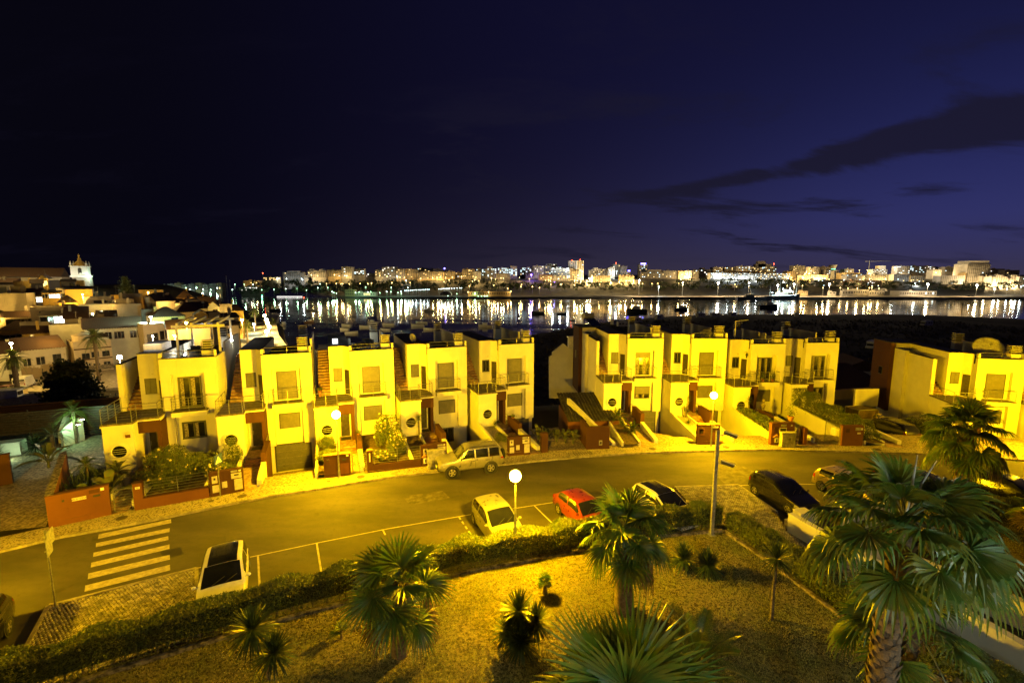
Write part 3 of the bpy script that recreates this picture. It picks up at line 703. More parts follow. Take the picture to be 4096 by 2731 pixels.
    round_window(t, -1.93, -2.2, 1.95, .40)
    # doorway
    MB().box(-1.098, .13, -1.38, -1.22, 2.80, 3.62).build('porch_fascia', BROWN, t)
    MB().box(-.12, .13, -1.22, .345, .40, 3.45).build('porch_side', BROWN, t)
    MB().box(-1.098, -.122, -.12, .3, .62, 3.45).build('porch_wall', W_, t)
    dr = MB().box(-.96, -.90, -.16, -.122, .66, 2.74).box(-.24, -.18, -.16, -.122, .66, 2.74).box(-.96, -.18, -.16, -.122, 2.74, 2.80).build('door_frame', WHITE, t)
    dd = MB().box(-.90, -.24, -.15, -.124, .66, 2.72).build('door', DOOR, t)
    MB().box(-.86, -.83, -.19, -.151, 1.55, 1.85).build('handle', METAL, dd)
    MB().box(-.93, -.21, -.18, -.123, 2.82, 3.10).build('door_light', LABELPL, t)
    MB().box(-1.12, .10, -2.55, -.121, -2.0, .60).build('porch_floor', PATHTILE, t)
    for k in range(3):
        MB().box(-1.12, .08, -2.55 - .34 * (k + 1), -2.552 - .34 * k, -2.0, .60 - .13 * (k + 1)).build('porch_step', TERRA, t)
    MB().box(-.95, -.2, -.95, -.35, .601, .62).build('door_mat', SLOT, t)
    if red_bits:
        MB().box(.102, .44, -4.25, -1.7, -2.0, 1.45).build('porch_block', BROWN, t)
        railing(t, [(.16, -1.66, .62), (.16, -.05, .62)], .85, 4, 'porch_railing', .8)
    HOUSES.append((t, x, y, az, zo)); return HOUSES[-1]

def loc2w(h, x, y, z=0.0):
    t, hx, hy, az, zo = h; a = R(90 - az)
    return Vector((hx + x * math.cos(a) - y * math.sin(a), hy + x * math.sin(a) + y * math.cos(a), z))
def street_y(h, x):
    """local y of the pavement's inner edge at facade position x"""
    y = 0.0
    while y > -16:
        p = loc2w(h, x, y)
        if p.y <= front_y(p.x): return y
        y -= .02
    return y
hl = ['terraced house at the left end of the near row, with a roof pergola', 'terraced house second from left in the near row, driveway with a wide closed garage door', 'terraced house in the middle of the near row, two white loungers on its roof',
      'terraced house fourth in the near row, behind the brown mailbox wall and white cabinet', 'terraced house at the right end of the near row, behind the parked off-road car']
H1 = house(1, -24.69, 31.3, 68, 0, hl[0], True, 'glass', 'glass', 'shut')
H2 = house(2, -18.86, 33.70, 68, -.08, hl[1])
H3 = house(3, -13.05, 36.05, 68, -.15, hl[2])
H4 = house(4, -7.2, 38.35, 68, -.28, hl[3], garage=False)
H5 = house(5, -1.15, 40.75, 68, -.30, hl[4], small='open')
H6 = house(6, 11.05, 43.0, 88, 0, 'terraced house at the left end of the farther row, with a rusty brown side tower', 'tower', 'half', 'half', 'shut')
H7 = house(7, 17.35, 43.4, 88, -.05, 'terraced house behind the rightmost lit street lamp, dark panoramic lower window and roof dish', upper='shutter', lower='shutter', small='open')
H8 = house(8, 23.75, 44.6, 88, -.75, 'terraced house with potted plants on its balcony and a bust beside its steps', upper='glass', small='open')
H9 = house(9, 30.2, 46.2, 88, -.85, 'terraced house at the right end of the farther row, behind the long dark hedge', upper='glass', lower='glass')
H10 = house(10, 41.6, 40.0, 105, -1.4, 'terraced house at the far right with a tall brown side panel and a large dish', 'tower', red_bits=False)
H11 = house(11, 41.6 + 6.3 * math.sin(R(105)), 40.0 + 6.3 * math.cos(R(105)), 105, -1.5, 'terraced house cut by the right edge of the picture')

# yards between the houses and the street
DRIVE = mat('driveway_setts', (0.36, 0.29, 0.19), 0.8, 0.3, 7, bump=0.7, bscale=18, world=True)
def ramp_strip(h, x0, x1, prof, name, m, bottom=None, kind='structure', nx=2):
    """surface following the street line; prof = [(t, z)] with t from 0 at the street to 1 at y_end"""
    s = MB(); cols = []; n = len(prof)
    for i in range(nx + 1):
        x = x0 + (x1 - x0) * i / nx; ys = street_y(h, x)
        cols.append([(x, ys + (ye - ys) * t if t <= 1 else ye, z) for (t, z, ye) in prof])
    vs = []
    for c in cols:
        for (x, y, z) in c: p = loc2w(h, x, y, z); vs.append((p.x, p.y, z))
    fs = [(i * n + j, (i + 1) * n + j, (i + 1) * n + j + 1, i * n + j + 1) for i in range(nx) for j in range(n - 1)]
    s.add(vs, fs)
    if bottom is not None:
        k = len(vs); s.v += [(x, y, bottom) for (x, y, z) in vs]
        per = [(j) for j in range(n)] + [i * n + n - 1 for i in range(1, nx + 1)] + [nx * n + j for j in range(n - 2, -1, -1)] + [i * n for i in range(nx - 1, 0, -1)]
        for a, b in zip(per, per[1:] + per[:1]): s.f.append((a, b, b + k, a + k))
    return props(s.build(name, m), kind=kind)
def lowwall(h, x0, x1, ys, ye, z0, z1, zb, label, name='garden_wall', m=None, n=6):
    """sloping garden wall from the street (z0) up to the house (z1)"""
    s = MB(); A = []
    for i in range(n + 1):
        t = i / n; y = ys + (ye - ys) * t; z = z0 + (z1 - z0) * t; A.append((loc2w(h, x0, y), loc2w(h, x1, y), z))
    vs = []
    for a, b, z in A: vs += [(a.x, a.y, z), (b.x, b.y, z), (a.x, a.y, zb), (b.x, b.y, zb)]
    fs = []
    for i in range(n):
        k = i * 4; q = k + 4; fs += [(k, k + 1, q + 1, q), (k, q, q + 2, k + 2), (k + 1, k + 3, q + 3, q + 1)]
    fs += [(0, 1, 3, 2), (n * 4, n * 4 + 2, n * 4 + 3, n * 4 + 1)]; s.add(vs, fs)
    return props(s.build(name, m or PLASTER), label, 'garden wall', 'low white walls between the driveways')
def yard(h, i, drive='ramp', planter='soil', wall_top=.62, path=True):
    ys = street_y(h, 1.8)
    if drive == 'ramp': ramp_strip(h, .30, 3.56, [(0, .125, -.1), (.16, .115, -.1), (.3, -.05, -.1), (.85, -1.72, -.1), (1, -1.84, -.1)], 'driveway', DRIVE)
    else: ramp_strip(h, .30, 3.56, [(0, .22, .2), (1, .25, .2)], 'garden_bed', SOIL)
    if path: ramp_strip(h, -1.20, .08, [(0, .126, -3.6), (1, .21, -3.6)], 'path', PATHTILE, -2.2)
    yl = street_y(h, -2.6) + .35
    ramp_strip(h, -2.56, -1.36, [(0, .40, -2.22), (1, .55, -2.22)], 'garden_bed', GRAVEL if planter == 'gravel' else SOIL)
YL = {1: 'hedge garden', 2: 'shrub garden', 3: 'stepped planter', 4: 'oleander garden', 5: 'gravel planter', 6: 'sago palm planter', 7: 'pale gravel planter', 8: 'leafy planter', 9: 'long hedge planter'}
for i, h in enumerate([H1, H2, H3, H4, H5, H6, H7, H8, H9], 1):
    yard(h, i, 'bed' if i in (1, 3) else 'ramp', 'gravel' if i in (5, 7) else 'soil')
    ys = street_y(h, .2)
    lowwall(h, .10, .40, ys + .75, -4.2, .42, .72, -2.2, f'low white sloping wall right of the {YL[i]} path, between path and driveway' if i not in (1, 3) else f'low white wall right of the {YL[i]} path')
    if i > 1:
        yl = street_y(h, -2.62); lowwall(h, -2.74, -2.58, yl + .28, -2.2, .48, .95, -2.2, f'white retaining wall along the left of the {YL[i]}')
    yl = street_y(h, -1.3); lowwall(h, -1.37, -1.21, yl + .30, -2.2, .48, .80, -.2, f'white kerb wall along the right of the {YL[i]}', n=4)
for x0, x1, h in ((3.56, 12, H5), (-12, -2.8, H6), (3.6, 12, H9), (-9, -2.8, H10), (-2.8, 10, H10)):
    ramp_strip(h, x0, x1, [(0, .125, 2.0), (.2, .10, 2.0), (.75, -1.6, 2.0), (1, -1.9, 2.0)], 'driveway', DRIVE, nx=6)
# ================================================================ street walls, gates, lamps, signs
def text_mesh(txt, size, m, parent, loc, rot, name='lettering'):
    c = bpy.data.curves.new(name, 'FONT'); c.body = txt; c.size = size; c.align_x = 'CENTER'; c.align_y = 'CENTER'; c.extrude = .002
    o = bpy.data.objects.new(name, c); link(o); dg = bpy.context.evaluated_depsgraph_get()
    me = bpy.data.meshes.new_from_object(o.evaluated_get(dg)); bpy.data.objects.remove(o); me.materials.clear(); me.materials.append(m)
    return put(me, name, parent, loc, rot)
def gwall(a, b, h, label, m=RED, th=.28, panels=(), name='garden_wall', cat='garden wall', group=None, z=.118, cop=None):
    a = Vector(a); b = Vector(b); d = b - a; L = d.xy.length; rz = math.atan2(d.y, d.x)
    t = thing(name, label, cat, (a.x, a.y, z), rz, group)
    MB().box(0, L, 0, th, -.2, h).build('wall', m, t)
    if cop: MB().box(-.02, L + .02, -.02, th + .02, h, h + .04).build('coping', cop, t)
    for (n, x0, x1, z0, z1, mm, *dep) in panels:
        dd = dep[0] if dep else .025
        MB().box(x0 * L, x1 * L, -dd, -.001, z0 * h, z1 * h).build(n, mm, t)
    return t
def std_panels(light=LABELPL, dark=SLOT):
    return [('meter_door', .08, .24, .55, .84, light), ('meter_glass', .13, .19, .68, .77, dark, .03), ('meter_door', .08, .27, .16, .46, light), ('service_door', .36, .51, .30, .55, light),
            ('mailbox', .64, .95, .62, .84, light), ('mail_slot', .73, .87, .73, .79, dark, .035), ('bell_plate', .64, .84, .88, .96, STEEL), ('number_plate', .87, .94, .89, .95, WHITE), ('service_door', .72, .96, .12, .58, light)]
P_ = lambda u, v: ground_at(u, v, .118)
vila = gwall(P_(196, 2112), P_(446, 2057), 1.72, 'tall rusty red garden wall with a house name plaque, banana plants behind it', RED, .3,
    [('meter_door', .20, .31, .62, .84, RED, .012), ('meter_glass', .245, .285, .74, .81, SLOT, .02), ('service_door', .21, .33, .28, .52, RED, .012), ('service_door', .45, .54, .36, .60, RED, .012),
     ('mailbox', .67, .90, .60, .79, RED, .012), ('mail_slot', .74, .86, .70, .77, SLOT, .02), ('bell_plate', .68, .85, .83, .95, BROWN, .02), ('number_plate', .87, .93, .87, .96, WHITE, .02), ('service_door', .74, .90, .18, .50, RED, .012), ('plaque', .40, .63, .70, .80, LABELPL, .02)], cop=BROWN)
Lv = (P_(446, 2057) - P_(196, 2112)).xy.length
text_mesh('VILA  VIDA', .125, SLOT, vila, (.515 * Lv, -.024, .75 * 1.72), (R(90), 0, 0))
# side wall of that garden, running back from the street
a = P_(196, 2112); bW = Vector((-29.6, 28.6, .118)); dW = (bW - a).normalized()
gwall(bW, a + dW * .02, 1.74, 'long garden wall running back from the street beside the dark yard, flat pale top', RED, .3, cop=STONE)
def bar_gate(a, b, h, label, flower=False, bars=7, name='gate', group=None, z=.16):
    a = Vector(a); b = Vector(b); d = b - a; L = d.xy.length; t = thing(name, label, 'gate', (a.x, a.y, z), math.atan2(d.y, d.x), group)
    s = MB()
    for p, q in (((.04, 0, 0), (.04, 0, h)), ((L - .04, 0, 0), (L - .04, 0, h)), ((.04, 0, .03), (L - .04, 0, .03)), ((.04, 0, h), (L - .04, 0, h))): s.tube(p, q, .022, 6)
    s.build('gate_frame', METAL, t)
    for k in range(bars): zz = .03 + (h - .03) * (k + 1) / (bars + 1); put_bar('gate_bar', t, (.05, 0, zz), (L - .05, 0, zz), .011)
    if flower:
        s = MB(); cx, cz = L * .5, h * .52
        for k in range(6):
            an = R(30 + 60 * k); pts = []
            for i in range(9):
                u = i / 8; r = .34 * math.sin(u * math.pi * .5) * (h / 1.2); w = .16 * math.sin(u * math.pi); pts.append((cx + r * math.cos(an) - w * math.sin(an), -.02, cz + r * math.sin(an) + w * math.cos(an)))
            s.path(pts, .008, 4); s.tube((cx, -.02, cz), (cx + .2 * math.cos(an), -.02, cz + .2 * math.sin(an)), .008, 4)
        s.build('flower_scroll', METAL, t)
    MB().tube((L - .07, -.05, h * .5), (L - .07, .05, h * .5), .035, 8).build('lock', METAL, t)
    return t
def bar_fence(a, b, h, label, z, bars=6):
    a = Vector(a); b = Vector(b); d = b - a; L = d.xy.length; t = thing('fence', label, 'fence', (a.x, a.y, z), math.atan2(d.y, d.x))
    sl = 0
    for k in range(bars): zz = .08 + (h - .08) * k / (bars - 1); put_bar('fence_rail', t, (0, 0, zz), (L, 0, zz), .013)
    for k in range(3): x = .03 + (L - .06) * k / 2; put_bar('fence_post', t, (x, 0, 0), (x, 0, h), .018)
    return t
bar_gate(P_(450, 2056) + Vector((0, .12, 0)), P_(536, 2041) + Vector((0, .12, 0)), 1.28, 'barred pedestrian gate with a wire flower, right of the wall with the name plaque', True)
g0 = P_(540, 2041); g1 = P_(838, 1989)
t = gwall(g0, g0 + (g1 - g0).normalized() * .42, 1.55, 'red gate pillar with a small number plate beside the flower gate', RED, .34, [('number_plate', .28, .78, .80, .88, WHITE)], name='gate_pillar', cat='gate pillar', cop=BROWN)
text_mesh('63', .11, SLOT, t, (.53 * .42, -.03, .84 * 1.55), (R(90), 0, 0))
g0b = g0 + (g1 - g0).normalized() * .425
gwall(g0b, g1, .62, 'low red wall under the bar fence in front of the big shrub garden', RED, .26, cop=BROWN)
bar_fence(g0b + Vector((.03, .12, 0)), g1 + Vector((-.03, .12, 0)), .92, 'five bar metal fence in front of the big flowering shrub', .79)
gwall(P_(842, 1988), P_(978, 1963), 1.5, 'brown mailbox wall with cream meter doors behind the blue crossing sign', BROWN, .32, std_panels())
gwall(P_(1298, 1912), P_(1403, 1900), 1.5, 'dark brown mailbox wall behind the lit lamp post, below the stepped planter', BROWN, .32, std_panels(BROWN, SLOT)[:1] + [('meter_glass', .10, .20, .74, .84, WHITE, .02), ('meter_glass', .115, .185, .755, .825, SLOT, .03), ('mailbox', .62, .95, .1, .60, RED), ('mail_slot', .70, .86, .72, .80, SLOT, .03), ('number_plate', .86, .95, .90, .97, WHITE)], cop=TERRA)
bar_gate(P_(1407, 1899) + Vector((0, .12, 0)), P_(1468, 1888) + Vector((0, .12, 0)), 1.25, 'thin barred gate right of the dark brown mailbox wall by the lamp post', True)
g0 = P_(1470, 1890); g1 = P_(1684, 1866); dd = (g1 - g0).normalized()
gwall(g0, g0 + dd * .36, 1.5, 'brown gate pillar with an upright house name tile, left of the oleander fence', BROWN, .34, [('name_tile', .40, .62, .50, .90, WHITE)], name='gate_pillar', cat='gate pillar', cop=TERRA)
gwall(g0 + dd * .365, g1, .50, 'low brown wall under the fence of the oleander garden', BROWN, .26)
bar_fence(g0 + dd * .4 + Vector((0, .12, 0)), g1 + Vector((-.03, .12, 0)), .95, 'bar fence in front of the yellow flowering oleanders', .63)
gwall(P_(1686, 1866), P_(1788, 1850), 1.5, 'brown mailbox wall behind the white cabinet and the off-road car', BROWN, .32, std_panels())
def cabinet(c, rz, sx, sy, h, label):
    t = thing('utility_cabinet', label, 'cabinet', c, rz); MB().box(-sx / 2, sx / 2, -sy / 2, sy / 2, .10, h).build('body', CONCRETE, t); MB().box(-sx / 2 - .02, sx / 2 + .02, -sy / 2 - .02, sy / 2 + .02, 0, .10).build('plinth', CONCRETE, t)
    MB().box(-sx / 2 - .03, sx / 2 + .03, -sy / 2 - .03, sy / 2 + .03, h, h + .05).build('lid', CONCRETE, t)
    for k in (-1, 1): MB().box(min(0, k * sx * .48) + .006, max(0, k * sx * .48) - .006, -sy / 2 - .02, -sy / 2 - .001, .16, h - .06).build('door', CONCRETE, t)
    MB().box(.04, .09, -sy / 2 - .045, -sy / 2 - .02, h * .5, h * .5 + .2).build('handle', SLOT, t); return t
cabinet(P_(1745, 1868) + Vector((.0, -.05, 0)), R(17), 1.15, .36, 1.25, 'pale concrete utility cabinet left of the parked off-road car')
def mail_house(c, rz, label):
    t = thing('mail_box', label, 'mail box', c, rz); MB().prism([(-.22, 0), (.22, 0), (.22, .12), (-.22, .12)], 0, .55).build('body', BROWN, t)
    s = MB(); s.add([(-.26, -.03, .55), (.26, -.03, .55), (0, -.03, .78), (-.26, .15, .55), (.26, .15, .55), (0, .15, .78)], [(0, 1, 2), (3, 5, 4), (0, 3, 4, 1), (1, 4, 5, 2), (2, 5, 3, 0)]); s.build('roof', TERRA, t)
    MB().box(-.14, .14, -.03, -.001, .12, .50).build('front', WHITE, t); MB().box(-.05, .05, -.04, -.03, .18, .42).build('picture', SLOT, t); return t
mail_house(P_(1698, 1866) + Vector((.12, -.16, .2)), R(20), 'small house-shaped box on the brown wall beside the pale cabinet near the off-road car')
gwall(P_(2032, 1824), P_(2122, 1817), 1.45, 'brown mailbox wall right of the parked off-road car', BROWN, .32, std_panels())
gwall(P_(2166, 1811), P_(2192, 1809), 1.5, 'lone square brown pillar beside the dark garage passage', BROWN, .42, name='gate_pillar', cat='gate pillar')
t = gwall(P_(2346, 1797), P_(2437, 1794), 1.75, 'big plain brown block with one small letter panel, left of the sago palms', BROWN, .34, [('letter_panel', .54, .68, .18, .40, STEEL), ('mail_slot', .57, .65, .24, .34, SLOT, .035)])
MB().box(0, .30, .345, 2.2, -.1, 1.74).build('return_wall', BROWN, t)
gwall(P_(2789, 1778), P_(2876, 1778), 1.62, 'dark brown mailbox wall behind the rightmost lit lamp post', BROWN, .34, std_panels(BROWN, SLOT)[:1] + [('meter_door', .08, .30, .50, .80, RED), ('mailbox', .55, .92, .15, .62, RED), ('bell_plate', .60, .82, .84, .94, STEEL), ('number_plate', .84, .92, .86, .93, WHITE), ('meter_glass', .12, .2, .6, .7, SLOT, .035)], cop=TERRA)
gwall(P_(3082, 1779), P_(3172, 1777), 1.75, 'orange brown mailbox wall with a framed picture tile, clay pot on its top', RED, .34, [('picture_tile', .34, .66, .56, .80, LABELPL), ('picture', .38, .62, .60, .76, SLOT, .035), ('bell_plate', .40, .64, .86, .95, STEEL), ('number_plate', .84, .91, .86, .93, WHITE), ('meter_door', .12, .30, .55, .85, BROWN)], cop=BROWN)
mail_house(P_(3100, 1777) + Vector((0, -.16, .1)), 0, 'small house-shaped box on the orange brown wall with the picture tile')
cabinet(P_(3140, 1781) + Vector((0, -.24, 0)), 0, 1.05, .40, 1.12, 'pale utility cabinet with a dark handle before the orange brown picture tile wall')
def maze_gate(a, b, h, label):
    a = Vector(a); b = Vector(b); d = b - a; L = d.xy.length; t = thing('gate', label, 'gate', (a.x, a.y, .16), math.atan2(d.y, d.x)); s = MB()
    for p, q in (((.04, 0, 0), (.04, 0, h)), ((L - .04, 0, 0), (L - .04, 0, h * .8)), ((.04, 0, .03), (L - .04, 0, .03)), ((.04, 0, h), (L - .04, 0, h * .8))): s.tube(p, q, .024, 6)
    s.build('gate_frame', METAL, t)
    for k in range(5):
        i = .09 * (k + 1); zt = h - i * .9; put_bar('gate_bar', t, (i, 0, i), (i, 0, zt), .012); put_bar('gate_bar', t, (i, 0, zt), (L - .05, 0, zt - .12), .012)
        put_bar('gate_bar', t, (i, 0, i), (L - i, 0, i), .012); put_bar('gate_bar', t, (L - i, 0, i), (L - i, 0, h * .72 - i * .6), .012)
    MB().box(L * .36, L * .70, -.02, .02, h * .36, h * .74).build('plate', LABELPL, t); return t
maze_gate(P_(3172, 1776) + Vector((.05, .15, 0)), P_(3212, 1776) + Vector((0, .3, 0)), 1.65, 'narrow metal gate with nested square bars, right of the orange brown wall')
gwall(P_(3213, 1778), P_(3226, 1778), 1.35, 'slim red gate pillar right of the narrow square-barred gate', RED, .6, name='gate_pillar', cat='gate pillar')
maze_gate(P_(3312, 1772) + Vector((0, .5, 0)), P_(3364, 1782) + Vector((0, .1, 0)), 1.7, 'open driveway gate with nested square bars below the long dark hedge')
gwall(P_(3365, 1783), P_(3449, 1783), 1.62, 'red mailbox wall at the right end of the long dark hedge', RED, .34, [('mailbox', .62, .94, .30, .58, RED, .012), ('bell_plate', .60, .84, .78, .92, STEEL), ('number_plate', .86, .94, .80, .90, WHITE), ('meter_door', .16, .32, .68, .86, BROWN), ('mail_slot', .70, .86, .60, .68, LABELPL)])
t = thing('white_block', 'small white boxy wall stub beside the red mailbox wall', 'wall stub', P_(3470, 1766), 0); MB().box(-.2, .45, 0, .9, -.1, .95).build('wall', PLASTER, t); MB().box(-.22, .47, -.02, .92, .95, .99).build('coping', PLASTER, t)

# ---- street lamps with globe heads
GLOBE = emit('lamp_globe_lit', (1.0, 0.56, 0.0022), 4200.0, True)
def globe_lamp(x, y, z, h, label, r=.26, power=1.0):
    t = thing('street_lamp', label, 'street lamp', (x, y, z), 0, 'globe street lamps along the street')
    MB().lathe([(0, 0), (.11, 0), (.11, .04), (.075, .06), (.07, .5), (.055, .56), (.04, h - r - .12), (.06, h - r - .06), (.10, h - r - .02), (.10, h - r + .03), (0, h - r + .03)], 14).build('pole', STEEL, t, smooth=False)
    s = MB(); s.lathe([(r * math.sin(R(a)), h - r * math.cos(R(a))) for a in range(12, 181, 12)], 16); s.build('globe', GLOBE, t, smooth=True)
    return t
globe_lamp(-11.40, 28.6, .12, 4.30, 'lit yellow globe lamp on the far pavement before the dark brown mailbox wall')
globe_lamp(.15, 19.65, .1, 4.14, 'lit yellow globe lamp standing in the long hedge by the silver hatchback')
globe_lamp(15.62, 34.35, .12, 4.10, 'lit yellow globe lamp on the far pavement seen behind the camera pole')
globe_lamp(-23.4, 13.0, .1, 4.3, 'globe street lamp just outside the left edge, lighting the crossing')
globe_lamp(40.3, 32.0, .12, 4.3, 'globe street lamp just outside the right edge, lighting the last house')

# camera pole
cp = thing('camera_pole', 'grey square pole with two surveillance cameras at the hedge corner', 'camera pole', (10.2, 21.75, .12), R(8))
MB().box(-.085, .085, -.06, .06, 0, 5.55).build('pole', STEEL, cp); MB().box(-.16, .16, -.14, .14, -.02, .05).build('base_plate', STEEL, cp)
def cctv(p, parent, dx, name='camera'):
    M = Matrix.Translation(p) @ Matrix.Rotation(R(-12), 4, 'Z') @ Matrix.Rotation(R(20), 4, 'Y')
    c = MB().box(.0, .62, -.08, .08, -.07, .07, M).build('camera', FRAME, parent); MB().box(-.02, .68, -.10, .10, .075, .10, M).build('hood', WHITE, c); MB().box(.62, .64, -.06, .06, -.05, .05, M).build('lens', GLASS, c)
    MB().tube((0, 0, p.z - .12), (p.x + .1, 0, p.z - .10), .025, 6).build('bracket', STEEL, c)
cctv(Vector((.35, 0, 5.42)), cp, 1); cctv(Vector((.28, 0, 3.92)), cp, 1)
# plain two-plate sign at the left corner
sg = thing('road_sign', 'tall post with two blank sign backs on the left cobbled corner', 'road sign', (-18.24, 16.63, .12), R(-12))
MB().tube((0, 0, 0), (0, 0, 3.25), .038, 10).build('post', METAL, sg)
def plate(parent, cx, y, cz, w, h, rz, m):
    M = Matrix.Rotation(rz, 4, 'Z') @ Matrix.Translation((0, 0, 0)); o = [(-w / 2 + .04, -h / 2), (w / 2 - .04, -h / 2), (w / 2, -h / 2 + .04), (w / 2, h / 2 - .04), (w / 2 - .04, h / 2), (-w / 2 + .04, h / 2), (-w / 2, h / 2 - .04), (-w / 2, -h / 2 + .04)]
    vs = [M @ Vector((cx + a, y, cz + b)) for a, b in o] + [M @ Vector((cx + a, y + .02, cz + b)) for a, b in o]; n = 8
    return MB().add(vs, [tuple(range(n - 1, -1, -1)), tuple(range(n, 2 * n))] + [(i, (i + 1) % n, n + (i + 1) % n, n + i) for i in range(n)]).build('sign_plate', m, parent)
p1 = plate(sg, -.10, -.10, 2.62, .62, .72, R(133), STEEL); plate(sg, .06, -.12, 2.92, .6, .6, R(129), STEEL)
for zz in (2.35, 2.8, 2.95): MB().box(-.06, .06, -.07, .05, zz, zz + .04).build('clamp', METAL, sg)
# blue pedestrian crossing sign
sg2 = thing('road_sign', 'blue pedestrian crossing sign with white triangle on a thin post', 'road sign', tuple(P_(882, 1985)), R(24))
MB().tube((0, 0, 0), (0, 0, 2.75), .032, 10).build('post', METAL, sg2)
BLUE = mat('sign_blue', (.02, .05, .32), .4, .05, 3); BLACKP = mat('sign_black', (.015, .015, .015), .5, .05, 3)
o = MB().box(-.30, .30, -.075, -.055, 2.05, 2.65, Matrix.Rotation(R(58), 4, 'Z')).build('sign_plate', BLUE, sg2)
Mr = Matrix.Rotation(R(58), 4, 'Z')
MB().add([Mr @ Vector(p) for p in ((-.23, -.079, 2.13), (.23, -.079, 2.13), (0, -.079, 2.55))], [(0, 1, 2)]).build('triangle', WHITE, o)
s = MB(); bx = lambda a, b, c, d: s.add([Mr @ Vector((a, -.082, b)), Mr @ Vector((c, -.082, b)), Mr @ Vector((c, -.082, d)), Mr @ Vector((a, -.082, d))], [(0, 1, 2, 3)])
bx(-.02, 2.28, .03, 2.38); bx(-.06, 2.15, -.02, 2.28); bx(.02, 2.15, .06, 2.28); bx(-.02, 2.40, .03, 2.44); s.build('walking_figure', BLACKP, o)
# ================================================================ plants
LEAF_FAN = mat('fan_leaf', (0.055, 0.135, 0.022), 0.36, 0.25, 3, translucent=0.28, col2=(0.11, 0.135, 0.022), spec=.4)
LEAF_DRY = mat('dry_fan_leaf', (0.22, 0.15, 0.06), 0.7, 0.3, 4, translucent=0.2)
LEAF_YUC = mat('sword_leaf', (0.050, 0.085, 0.028), 0.42, 0.25, 4, translucent=0.12)
LEAF_HEDGE = mat('hedge_leaf', (0.11, 0.15, 0.03), 0.45, 0.3, 1.2, world=True, translucent=0.25, col2=(0.16, 0.17, 0.04))
LEAF_SHRUB = mat('shrub_leaf', (0.09, 0.13, 0.03), 0.48, 0.3, 2.2, world=True, translucent=0.22, col2=(0.13, 0.14, 0.04))
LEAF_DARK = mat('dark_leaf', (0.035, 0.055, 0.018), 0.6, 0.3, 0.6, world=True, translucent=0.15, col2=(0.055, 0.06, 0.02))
LEAF_BAN = mat('banana_leaf', (0.12, 0.16, 0.035), 0.42, 0.3, 3, translucent=0.3, col2=(0.16, 0.15, 0.05))
FLOWER = mat('pale_flower', (0.70, 0.58, 0.25), 0.7, 0.15, 5)
PETIOLE = mat('leaf_stalk', (0.12, 0.13, 0.04), 0.5, 0.2, 5)
BARK = mat('palm_bark', (0.17, 0.125, 0.085), 0.9, 0.35, 9, bump=1.0, bscale=22, col2=(0.08, 0.058, 0.04))
BOOT = mat('palm_leaf_base', (0.26, 0.18, 0.11), 0.85, 0.35, 7, bump=0.6, bscale=30, col2=(0.12, 0.085, 0.055))
WOOD = mat('grey_bark', (0.20, 0.16, 0.12), 0.9, 0.3, 8, bump=0.8, bscale=18)

